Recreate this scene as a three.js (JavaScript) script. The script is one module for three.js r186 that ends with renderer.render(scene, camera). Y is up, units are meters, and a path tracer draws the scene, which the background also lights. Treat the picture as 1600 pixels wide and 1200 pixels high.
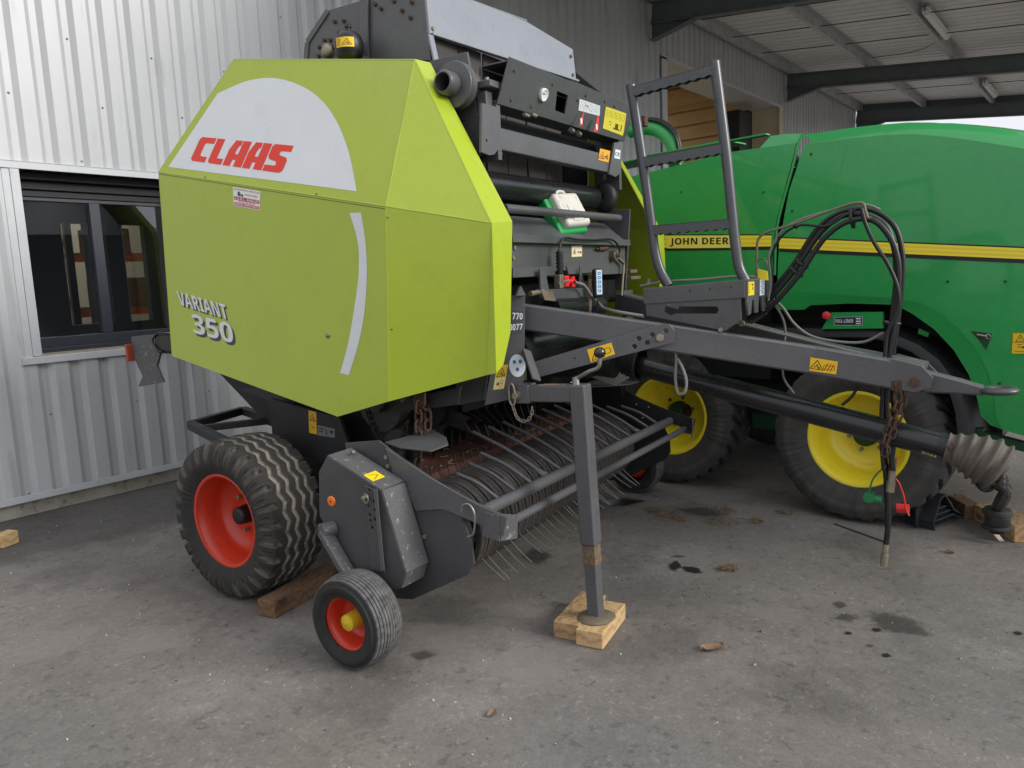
import * as THREE from 'three';
import { RoundedBoxGeometry } from 'three/addons/geometries/RoundedBoxGeometry.js';
import { mergeGeometries } from 'three/addons/utils/BufferGeometryUtils.js';
import { FontLoader } from 'three/addons/loaders/FontLoader.js';
import { TessellateModifier } from 'three/addons/modifiers/TessellateModifier.js';
import { ImprovedNoise } from 'three/addons/math/ImprovedNoise.js';

// ---------------------------------------------------------------- camera, sky, sun, exposure
const scene = new THREE.Scene();
const camera = new THREE.PerspectiveCamera(53.9, 4 / 3, 0.05, 900);
camera.position.set(0, 1.6, 0);
camera.up.set(0.134, 0.989, -0.055);
camera.lookAt(0.770, 1.6 - 0.1386, -0.623);
scene.add(camera);

const SUN = new THREE.Vector3(0.30, 0.52, 1.0).normalize();
function overcastSky() {                       // even cloud cover, a little brighter towards the hidden sun and overhead
  const w = 512, h = 256, d = new Float32Array(w * h * 4), v = new THREE.Vector3();
  const n = new ImprovedNoise();
  for (let j = 0; j < h; j++) for (let i = 0; i < w; i++) {
    const el = (j + 0.5) / h * Math.PI - Math.PI / 2, az = ((i + 0.5) / w - 0.5) * Math.PI * 2;
    v.set(Math.cos(el) * Math.cos(az), Math.sin(el), Math.cos(el) * Math.sin(az));
    let L = 0.46 * (1 + 0.4 * Math.max(0, v.y));
    const c = n.noise(v.x * 2.2, v.y * 4, v.z * 2.2) * 0.10 + n.noise(v.x * 5, v.y * 9, v.z * 5) * 0.05;
    L *= 1 + c + 0.55 * Math.pow(Math.max(0, v.dot(SUN)), 5);
    const o = (j * w + i) * 4;
    d[o] = L * 0.965; d[o + 1] = L * 0.99; d[o + 2] = L * 1.06; d[o + 3] = 1;
  }
  const t = new THREE.DataTexture(d, w, h, THREE.RGBAFormat, THREE.FloatType);
  t.mapping = THREE.EquirectangularReflectionMapping;
  t.magFilter = t.minFilter = THREE.LinearFilter; t.needsUpdate = true;
  return t;
}
scene.background = overcastSky();
scene.environment = scene.background;
scene.backgroundIntensity = 1.0; scene.environmentIntensity = 1.0;

const sun = new THREE.DirectionalLight(new THREE.Color(1.0, 0.97, 0.92), 1.5);
sun.position.copy(SUN).multiplyScalar(40).add(new THREE.Vector3(5, 0, -3));
sun.target.position.set(5, 0, -3);
sun.castShadow = true; sun.shadow.radius = 42; sun.shadow.mapSize.set(2048, 2048);
Object.assign(sun.shadow.camera, { left: -22, right: 22, top: 18, bottom: -18, near: 1, far: 90 });
scene.add(sun, sun.target);

const renderer = new THREE.WebGLRenderer({ antialias: true });
renderer.setSize(1024, 768);
renderer.toneMapping = THREE.LinearToneMapping;
renderer.toneMappingExposure = 1.84;
renderer.shadowMap.enabled = true;

// ---------------------------------------------------------------- helpers
let seed = 20240611;
const rnd = () => { seed = (seed * 1664525 + 1013904223) >>> 0; return seed / 4294967296; };
const rr = (a, b) => a + (b - a) * rnd();
const NZ = new ImprovedNoise();
const V = (x, y, z) => new THREE.Vector3(x, y, z);
const v3 = a => (a.isVector3 ? a.clone() : new THREE.Vector3(a[0], a[1], a[2]));
const lin = (r, g, b) => new THREE.Color().setRGB(r, g, b);
const taken = {};
function numbered(n) { const k = taken[n] = (taken[n] ?? -1) + 1; return k ? n + '_' + String(k).padStart(3, '0') : n; }
function thing(name, label, category, pos = [0, 0, 0], turn = 0, group) {
  const o = new THREE.Group(); o.name = numbered(name); o.position.set(...pos); o.rotation.y = turn;
  o.userData = { label, category }; if (group) o.userData.group = group; scene.add(o); return o;
}
function M(name, geo, mat, parent, label) {
  const m = new THREE.Mesh(geo, mat); m.name = name; m.castShadow = m.receiveShadow = true;
  if (label) m.userData.label = label; if (parent) parent.add(m); return m;
}
function part(name, parent, pos) { const g = new THREE.Group(); g.name = name; if (pos) g.position.set(...pos); parent.add(g); return g; }
function single(name, geo, mat, label, category, pos = [0, 0, 0], turn = 0, group) {
  const m = M(numbered(name), geo, mat, scene); m.position.set(...pos); m.rotation.y = turn; m.userData = { label, category }; if (group) m.userData.group = group; return m;
}
function struct(name, geo, mat) { const m = M(name, geo, mat, scene); m.userData.kind = 'structure'; return m; }
function triUV(g) {                             // uv in metres, by the way each face points
  if (g.index) g = g.toNonIndexed();
  if (!g.attributes.normal) g.computeVertexNormals();
  const p = g.attributes.position, n = g.attributes.normal, uv = new Float32Array(p.count * 2);
  for (let i = 0; i < p.count; i++) {
    const ax = Math.abs(n.getX(i)), ay = Math.abs(n.getY(i)), az = Math.abs(n.getZ(i));
    if (ax >= ay && ax >= az) { uv[2 * i] = p.getZ(i); uv[2 * i + 1] = p.getY(i); }
    else if (ay >= az) { uv[2 * i] = p.getX(i); uv[2 * i + 1] = p.getZ(i); }
    else { uv[2 * i] = p.getX(i); uv[2 * i + 1] = p.getY(i); }
  }
  g.setAttribute('uv', new THREE.BufferAttribute(uv, 2));
  for (const k of Object.keys(g.attributes)) if (!['position', 'normal', 'uv', 'color'].includes(k)) g.deleteAttribute(k);
  return g;
}
const merge = list => mergeGeometries(list.map(g => triUV(g)));
function at(g, x = 0, y = 0, z = 0) { g.translate(x, y, z); return g; }
function box(w, h, d, x = 0, y = 0, z = 0) { return triUV(new THREE.BoxGeometry(w, h, d).translate(x, y, z)); }
function rbox(w, h, d, r = 0.006, x = 0, y = 0, z = 0, s = 2) { return triUV(new RoundedBoxGeometry(w, h, d, s, Math.min(r, w / 2.1, h / 2.1, d / 2.1)).translate(x, y, z)); }
function span(x0, x1, y0, y1, z0, z1, r = 0) { const a = [x1 - x0, y1 - y0, z1 - z0], c = [(x0 + x1) / 2, (y0 + y1) / 2, (z0 + z1) / 2]; return r ? rbox(...a, r, ...c) : box(...a, ...c); }
function basis(u, v, n, o) { return new THREE.Matrix4().makeBasis(u, v, n).setPosition(o); }
function along(g, a, b, up = [0, 1, 0]) {       // geometry built along +z, moved to run from a to b
  a = v3(a); b = v3(b); const n = b.clone().sub(a).normalize(); let u = v3(up).cross(n); if (u.length() < 1e-4) u = V(1, 0, 0).cross(n); u.normalize();
  const v = n.clone().cross(u); g.applyMatrix4(basis(u, v, n, a.clone().add(b).multiplyScalar(0.5))); return g;
}
const dist = (a, b) => v3(a).distanceTo(v3(b));
function bar(a, b, w, h, r = 0.005, up) { const L = dist(a, b); return along(r ? rbox(w, h, L, r) : box(w, h, L), a, b, up); }
function rod(a, b, r0, r1 = r0, n = 14) { const g = new THREE.CylinderGeometry(r1, r0, dist(a, b), n).rotateX(Math.PI / 2); return along(g, a, b); }
function pipe(a, b, ro, ri, n = 28) {           // open tube with wall
  const L = dist(a, b); const g = new THREE.LatheGeometry([[ri, -L / 2], [ro, -L / 2], [ro, L / 2], [ri, L / 2], [ri, -L / 2]].map(p => new THREE.Vector2(...p)), n);
  return along(crease(g).rotateX(Math.PI / 2), a, b);
}
function crease(g) { g = g.toNonIndexed(); g.computeVertexNormals(); return g; }
function lathe(pts, n = 40) { return new THREE.LatheGeometry(pts.map(p => new THREE.Vector2(p[0], p[1])), n); }   // about y
function latheX(pts, n = 48) { return lathe(pts, n).rotateZ(-Math.PI / 2); }    // [radius, x], about x
function hose(pts, r, n = 0, rad = 10, closed = false) {
  const c = new THREE.CatmullRomCurve3(pts.map(v3), closed, 'centripetal');
  return new THREE.TubeGeometry(c, n || Math.max(12, pts.length * 7), r, rad, closed);
}
function newell(P) { const n = V(0, 0, 0); for (let i = 0; i < P.length; i++) { const a = P[i], b = P[(i + 1) % P.length]; n.x += (a.y - b.y) * (a.z + b.z); n.y += (a.z - b.z) * (a.x + b.x); n.z += (a.x - b.x) * (a.y + b.y); } return n.normalize(); }
function plate(pts, th, holes = [], bev = 0.0012) {     // flat sheet with thickness, cut to a 3-D outline; holes: [centre, radius] or outlines
  const P = pts.map(v3), n = newell(P), o = P[0].clone(), u = P[1].clone().sub(o).normalize(), v = n.clone().cross(u);
  const to = q => { const d = v3(q).sub(o); return new THREE.Vector2(d.dot(u), d.dot(v)); };
  const s = new THREE.Shape(P.map(to));
  for (const h of holes) {
    if (typeof h[1] === 'number') { const c = to(h[0]); const p = new THREE.Path(); p.absarc(c.x, c.y, h[1], 0, Math.PI * 2, true); s.holes.push(p); }
    else s.holes.push(new THREE.Path(h.map(to)));
  }
  const g = new THREE.ExtrudeGeometry(s, { depth: th, steps: 1, curveSegments: 10, bevelEnabled: bev > 0, bevelSize: bev, bevelThickness: bev, bevelOffset: -bev, bevelSegments: 1 });
  g.translate(0, 0, -th / 2); g.applyMatrix4(basis(u, v, n, o)); return triUV(g);
}
function shell(verts, faces, th) {              // folded sheet metal: outer face, inner face, edges
  const P = verts.map(v3), N = P.map(() => V(0, 0, 0)), fn = faces.map(f => newell(f.map(i => P[i])));
  faces.forEach((f, k) => f.forEach(i => N[i].add(fn[k]))); N.forEach(n => n.normalize());
  const Q = P.map((p, i) => p.clone().addScaledVector(N[i], -th)); const pos = [];
  const tri = (a, b, c) => pos.push(a.x, a.y, a.z, b.x, b.y, b.z, c.x, c.y, c.z);
  const edges = {};
  for (const f of faces) {
    for (let i = 1; i < f.length - 1; i++) { tri(P[f[0]], P[f[i]], P[f[i + 1]]); tri(Q[f[0]], Q[f[i + 1]], Q[f[i]]); }
    for (let i = 0; i < f.length; i++) { const a = f[i], b = f[(i + 1) % f.length]; if (edges[b + '_' + a]) delete edges[b + '_' + a]; else edges[a + '_' + b] = [a, b]; }
  }
  for (const [a, b] of Object.values(edges)) { tri(P[a], Q[a], Q[b]); tri(P[a], Q[b], P[b]); }
  const g = new THREE.BufferGeometry(); g.setAttribute('position', new THREE.Float32BufferAttribute(pos, 3)); g.computeVertexNormals(); return triUV(g);
}
function quad(bl, br, tr, tl, off = 0.0015) {   // a flat print lying on a surface
  const P = [bl, br, tr, tl].map(v3), n = newell(P); P.forEach(p => p.addScaledVector(n, off));
  const g = new THREE.BufferGeometry(); const f = [0, 1, 2, 0, 2, 3], uvs = [[0, 0], [1, 0], [1, 1], [0, 1]];
  g.setAttribute('position', new THREE.Float32BufferAttribute(f.flatMap(i => P[i].toArray()), 3));
  g.setAttribute('uv', new THREE.Float32BufferAttribute(f.flatMap(i => uvs[i]), 2)); g.computeVertexNormals(); return g;
}
const hexBolt = (r, h) => new THREE.CylinderGeometry(r, r, h, 6);
function boltAt(p, dir, r = 0.011, h = 0.012) { const d = v3(dir).normalize(); const a = v3(p); return triUV(along(hexBolt(r, h).rotateX(Math.PI / 2), a.clone().addScaledVector(d, -h / 4), a.clone().addScaledVector(d, h * 0.75))); }

// ---------------------------------------------------------------- textures
function noiseGrid(n, cells, sd) {              // tileable value noise, n x n
  let s = sd >>> 0; const R = () => { s = (s * 1664525 + 1013904223) >>> 0; return s / 4294967296; };
  const g = new Float32Array(cells * cells); for (let i = 0; i < g.length; i++) g[i] = R();
  const out = new Float32Array(n * n);
  for (let y = 0; y < n; y++) { const fy = y / n * cells, y0 = Math.floor(fy), ty = fy - y0, sy = ty * ty * (3 - 2 * ty), y1 = (y0 + 1) % cells;
    for (let x = 0; x < n; x++) { const fx = x / n * cells, x0 = Math.floor(fx), tx = fx - x0, sx = tx * tx * (3 - 2 * tx), x1 = (x0 + 1) % cells;
      const a = g[y0 * cells + x0], b = g[y0 * cells + x1], c = g[y1 * cells + x0], d = g[y1 * cells + x1];
      out[y * n + x] = a + (b - a) * sx + (c - a) * sy + (a - b - c + d) * sx * sy; } }
  return out;
}
function fbm(n, c0, oct, sd, gain = 0.55) { const o = new Float32Array(n * n); let amp = 1, tot = 0; for (let k = 0; k < oct; k++) { const g = noiseGrid(n, Math.min(n, c0 << k), sd + k * 77); for (let i = 0; i < o.length; i++) o[i] += g[i] * amp; tot += amp; amp *= gain; } for (let i = 0; i < o.length; i++) o[i] /= tot; return o; }
function tex(n, fn, srgb = true, rep = 1) {
  const d = new Uint8Array(n * n * 4); for (let i = 0; i < n * n; i++) { const c = fn(i, i % n, (i / n) | 0); d[4 * i] = Math.max(0, Math.min(255, c[0] * 255)); d[4 * i + 1] = Math.max(0, Math.min(255, c[1] * 255)); d[4 * i + 2] = Math.max(0, Math.min(255, c[2] * 255)); d[4 * i + 3] = 255; }
  const t = new THREE.DataTexture(d, n, n); t.wrapS = t.wrapT = THREE.RepeatWrapping; t.magFilter = THREE.LinearFilter; t.minFilter = THREE.LinearMipmapLinearFilter; t.generateMipmaps = true;
  if (srgb) t.colorSpace = THREE.SRGBColorSpace; t.repeat.set(rep, rep); t.needsUpdate = true; return t;
}
const N1 = fbm(512, 4, 7, 11), N2 = fbm(512, 16, 5, 23), N3 = fbm(512, 64, 3, 37), N4 = fbm(512, 8, 6, 57);
const ss = (a, b, x) => { const t = Math.max(0, Math.min(1, (x - a) / (b - a))); return t * t * (3 - 2 * t); };
const sc = c => (c <= 0.0031308 ? c * 12.92 : 1.055 * Math.pow(c, 1 / 2.4) - 0.055);
function paintTex(amount, dust, rep, sd = 0) {   // near-white multiplier: blotches and fine dust
  return tex(512, i => { const k = (i + sd * 7919) % (512 * 512); const a = 1 - amount * (N1[k] * 0.6 + N3[k] * 0.4), s = dust * ss(0.62, 0.78, N2[k]); return [a - s * 0.35, a - s * 0.38, a - s * 0.42]; }, true, rep);
}
const roughTex = (lo, hi, rep) => tex(512, i => { const v = lo + (hi - lo) * (0.5 * N4[i] + 0.5 * N3[i]); return [v, v, v]; }, false, rep);
const bumpFine = tex(512, i => { const v = N3[i]; return [v, v, v]; }, false, 3);
const bumpWavy = tex(512, i => { const v = N1[i]; return [v, v, v]; }, false, 0.7);
const P = o => new THREE.MeshPhysicalMaterial(o), S = o => new THREE.MeshStandardMaterial(o);
const mat = {};
mat.lime = P({ color: lin(0.40, 0.50, 0.026), roughness: 0.42, clearcoat: 0.45, clearcoatRoughness: 0.16, map: paintTex(0.07, 0.04, 0.9), roughnessMap: roughTex(0.6, 1, 1.3), bumpMap: bumpWavy, bumpScale: 0.0028 });
mat.green = P({ color: lin(0.015, 0.345, 0.072), roughness: 0.45, clearcoat: 0.55, clearcoatRoughness: 0.08, map: paintTex(0.12, 0.05, 0.7, 3), bumpMap: bumpWavy, bumpScale: 0.0012 });
mat.greenDark = P({ color: lin(0.008, 0.075, 0.02), roughness: 0.6, map: paintTex(0.35, 0.3, 1.5, 5) });
mat.grey = P({ color: lin(0.112, 0.112, 0.118), roughness: 0.48, clearcoat: 0.2, clearcoatRoughness: 0.3, map: paintTex(0.22, 0.12, 1.6, 1), roughnessMap: roughTex(0.7, 1, 2) });
mat.railGrey = P({ color: lin(0.075, 0.08, 0.088), roughness: 0.42, clearcoat: 0.25, clearcoatRoughness: 0.25, map: paintTex(0.25, 0.2, 2.2, 4), roughnessMap: roughTex(0.6, 1, 3) });
mat.greyLight = P({ color: lin(0.28, 0.298, 0.34), roughness: 0.45, clearcoat: 0.3, clearcoatRoughness: 0.25, map: paintTex(0.12, 0.08, 1.2, 2) });
mat.dark = S({ color: lin(0.022, 0.023, 0.026), roughness: 0.6, map: paintTex(0.4, 0.25, 1.6, 9) });
mat.black = S({ color: lin(0.012, 0.012, 0.014), roughness: 0.45, map: paintTex(0.3, 0.2, 2, 4) });
mat.tube = P({ color: lin(0.02, 0.021, 0.023), roughness: 0.33, map: paintTex(0.3, 0.2, 1.2, 6), roughnessMap: roughTex(0.55, 1, 1.7) });
mat.flaked = S({ color: lin(1, 1, 1), roughness: 0.6, map: tex(512, (i) => { const f = ss(0.56, 0.60, N2[i]) * ss(0.40, 0.56, N1[(i * 3 + 7777) % (512 * 512)]); const b = sc(0.085) * (0.85 + 0.3 * N3[i]); const k = b + (0.60 - b) * f * 0.7 * ss(0.42, 0.62, N4[(i + 4321) % (512 * 512)]); return [k, k, k * (1 + 0.01)]; }, true, 4.5), bumpMap: bumpFine, bumpScale: 0.0006 });
mat.scratched = S({ color: lin(1, 1, 1), roughness: 0.5, map: tex(512, (i, x, y) => { const b = sc(0.062) * (0.85 + 0.3 * N1[i]); const l = ss(0.80, 0.86, N2[(((y * 3 + x) % 512) * 512 + ((x * 11 + y * 2) >> 3) % 512)]); const k = b + 0.16 * l * N4[i]; return [k, k, k * 1.02]; }, true, 1.4) });
mat.red = P({ color: lin(0.70, 0.042, 0.012), roughness: 0.45, clearcoat: 0.35, clearcoatRoughness: 0.25, map: paintTex(0.22, 0.25, 3.2, 2) });
mat.yellow = P({ color: lin(0.95, 0.77, 0.03), roughness: 0.4, clearcoat: 0.4, clearcoatRoughness: 0.2, map: paintTex(0.1, 0.12, 1.5, 8) });
mat.yellowCap = S({ color: lin(0.62, 0.43, 0.015), roughness: 0.55 });
mat.orange = P({ color: lin(0.85, 0.17, 0.005), roughness: 0.3, clearcoat: 0.6 });
mat.steel = S({ color: lin(0.42, 0.40, 0.37), roughness: 0.42, metalness: 0.85, map: paintTex(0.3, 0.4, 4, 3) });
mat.zinc = S({ color: lin(0.50, 0.44, 0.33), roughness: 0.45, metalness: 0.6, map: paintTex(0.4, 0.5, 9, 3) });
mat.rust = S({ color: lin(0.17, 0.085, 0.055), roughness: 0.85, map: paintTex(0.6, 0.5, 9, 1), bumpMap: bumpFine, bumpScale: 0.001 });
mat.rustBrown = S({ color: lin(0.17, 0.062, 0.038), roughness: 0.75, map: paintTex(0.6, 0.6, 2.4, 7), bumpMap: bumpFine, bumpScale: 0.0012 });
mat.band = P({ color: lin(0.14, 0.122, 0.114), roughness: 0.42, metalness: 0.3, map: paintTex(0.4, 0.4, 3, 5), roughnessMap: roughTex(0.6, 1, 3) });
mat.rubber = S({ color: lin(0.02, 0.0205, 0.022), roughness: 0.78, map: paintTex(0.3, 0.4, 5, 2) });
mat.hose = P({ color: lin(0.014, 0.0145, 0.016), roughness: 0.42, map: paintTex(0.3, 0.4, 6, 2) });
mat.hoseGrey = S({ color: lin(0.20, 0.19, 0.175), roughness: 0.6 });
mat.tan = S({ color: lin(0.27, 0.22, 0.155), roughness: 0.55, metalness: 0.25, map: paintTex(0.3, 0.4, 6, 3) });
mat.bellows = S({ color: lin(0.145, 0.122, 0.10), roughness: 0.75, map: paintTex(0.35, 0.3, 6, 6), side: THREE.DoubleSide });
mat.grease = P({ color: lin(0.035, 0.031, 0.027), roughness: 0.45, map: paintTex(0.6, 0.6, 5, 6), bumpMap: bumpFine, bumpScale: 0.0025 });
mat.tyre = S({ vertexColors: true, roughness: 0.82, bumpMap: bumpFine, bumpScale: 0.0006 });
mat.white = S({ color: lin(0.74, 0.74, 0.71), roughness: 0.45 });
mat.offwhite = P({ color: lin(0.72, 0.70, 0.62), roughness: 0.4, map: paintTex(0.12, 0.3, 3, 3) });
mat.decalWhite = S({ color: lin(0.72, 0.745, 0.755), roughness: 0.4, map: paintTex(0.05, 0.05, 1, 3) });
mat.decalRed = S({ color: lin(0.72, 0.032, 0.014), roughness: 0.4 });
mat.decalDark = S({ color: lin(0.035, 0.043, 0.055), roughness: 0.45 });
mat.decalBlack = S({ color: lin(0.012, 0.012, 0.012), roughness: 0.45 });
mat.redPlastic = S({ color: lin(0.70, 0.02, 0.02), roughness: 0.4 });
mat.greenPlastic = S({ color: lin(0.01, 0.16, 0.05), roughness: 0.4 });
mat.clad = P({ color: lin(0.535, 0.55, 0.568), roughness: 0.42, clearcoat: 0.25, clearcoatRoughness: 0.3, map: paintTex(0.06, 0.05, 0.6, 2), bumpMap: bumpWavy, bumpScale: 0.0015, side: THREE.DoubleSide });
function streakTex(rep, sd) {                    // rain streaks and splash marks on cladding, near-white multiplier
  return tex(512, (i, x, y) => { const col = N1[((sd * 37) % 512) * 512 + x], st = N2[(((y >> 4) + sd * 11) % 512) * 512 + x], run = ss(0.52, 0.72, N3[(((y >> 5) + 40) % 512) * 512 + x]) * ss(0.45, 0.65, N1[(((y + sd * 90) % 512) * 512) + ((x * 2) % 512)]); const v = 1 - 0.05 * col - 0.05 * st - 0.08 * run - 0.03 * N4[i]; return [v, v * 0.995, v * 0.985]; }, true, rep);
}
mat.cladSheets = [0, 1, 2].map(k => { const m = mat.clad.clone(); m.map = streakTex(0.35 + 0.06 * k, k + 1); m.color.multiplyScalar([1, 0.965, 1.02][k]); return m; });
mat.trim = P({ color: lin(0.56, 0.575, 0.59), roughness: 0.4, clearcoat: 0.25, map: paintTex(0.08, 0.08, 1.3, 2) });
mat.concrete = S({ color: lin(0.56, 0.53, 0.43), roughness: 0.9, map: paintTex(0.35, 0.35, 1.5, 6), bumpMap: bumpFine, bumpScale: 0.002 });
mat.anthracite = P({ color: lin(0.03, 0.036, 0.05), roughness: 0.4, clearcoat: 0.2, map: paintTex(0.15, 0.1, 2, 1) });
mat.beam = P({ color: lin(0.15, 0.172, 0.176), roughness: 0.6, map: paintTex(0.2, 0.15, 0.8, 1) });
mat.galv = S({ color: lin(0.66, 0.665, 0.67), roughness: 0.5, metalness: 0.25, map: paintTex(0.35, 0.25, 1.4, 6), side: THREE.DoubleSide });
mat.roof = S({ color: lin(0.86, 0.84, 0.83), roughness: 0.6, map: paintTex(0.15, 0.1, 0.6, 2), side: THREE.DoubleSide });
mat.glass = P({ color: lin(0.80, 0.83, 0.86), roughness: 0.02, transmission: 1, thickness: 0, ior: 1.75 });
mat.inside = S({ color: lin(0.40, 0.40, 0.39), roughness: 0.9 });
mat.insideLampTint = S({ color: lin(0.74, 0.50, 0.24), roughness: 0.7, map: paintTex(0.12, 0.1, 0.8, 4) });  // cream boards with the glow of a warm lamp mixed into the colour
mat.insideRed = S({ color: lin(0.42, 0.12, 0.04), roughness: 0.8 });
mat.cream = S({ color: lin(0.62, 0.52, 0.36), roughness: 0.8 });
mat.card = S({ color: lin(0.42, 0.26, 0.13), roughness: 0.9 });
function woodTex(base, dark, rep, sd) {
  return tex(512, (i, x, y) => { const r = N1[((y >> 3) % 512) * 512 + ((x + sd * 60) % 512)]; const g = 0.5 + 0.5 * Math.sin((y * 0.10 + r * 26 + N4[i] * 3)); const f = N3[(y * 512 + (x >> 3)) % (512 * 512)]; const k = Math.min(1, 0.55 * g * g + 0.45 * f); const st = ss(0.60, 0.8, N1[(i + sd * 9001) % (512 * 512)]) * 0.45; return base.map((b, j) => (b + (dark[j] - b) * k * 0.55) * (1 - st)); }, true, rep);
}
mat.wood = S({ roughness: 0.8, map: woodTex([0.80, 0.68, 0.50], [0.52, 0.38, 0.23], 2.2, 1), bumpMap: bumpFine, bumpScale: 0.001 });
mat.woodOld = S({ roughness: 0.88, map: woodTex([0.48, 0.36, 0.26], [0.24, 0.17, 0.12], 2.4, 3), bumpMap: bumpFine, bumpScale: 0.0018 });
mat.woodGrey = S({ roughness: 0.88, map: woodTex([0.70, 0.58, 0.42], [0.36, 0.26, 0.17], 2.4, 5), bumpMap: bumpFine, bumpScale: 0.0014 });
function sticker(w, h, draw) { const c = document.createElement('canvas'); c.width = w; c.height = h; const x = c.getContext('2d'); draw(x, w, h); const t = new THREE.CanvasTexture(c); t.colorSpace = THREE.SRGBColorSpace; return S({ map: t, roughness: 0.45 }); }
function warn(x, cx, cy, r, glyph) {            // black-rimmed triangle with a mark
  x.strokeStyle = '#15130c'; x.lineWidth = r * 0.13; x.lineJoin = 'round'; x.beginPath(); x.moveTo(cx, cy - r); x.lineTo(cx + r * 0.95, cy + r * 0.72); x.lineTo(cx - r * 0.95, cy + r * 0.72); x.closePath(); x.stroke();
  x.fillStyle = '#15130c';
  if (glyph === '!') { x.fillRect(cx - r * 0.07, cy - r * 0.45, r * 0.14, r * 0.6); x.beginPath(); x.arc(cx, cy + r * 0.4, r * 0.1, 0, 7); x.fill(); }
  else { x.lineWidth = r * 0.14; x.beginPath(); x.moveTo(cx - r * 0.45, cy + r * 0.5); x.lineTo(cx - r * 0.05, cy + r * 0.05); x.lineTo(cx + r * 0.3, cy + r * 0.2); x.moveTo(cx - r * 0.05, cy + r * 0.05); x.lineTo(cx + r * 0.12, cy - r * 0.3); x.stroke(); x.beginPath(); x.arc(cx + r * 0.3, cy + r * 0.42, r * 0.16, 0, 7); x.stroke(); }
}
const font = await new FontLoader().loadAsync('fonts/droid/droid_sans_bold.typeface.json');
const fontR = await new FontLoader().loadAsync('fonts/droid/droid_sans_regular.typeface.json');
function textGeo(str, size, f = font) { const g = new THREE.ShapeGeometry(f.generateShapes(str, size), 8); g.computeBoundingBox(); return g; }
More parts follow.
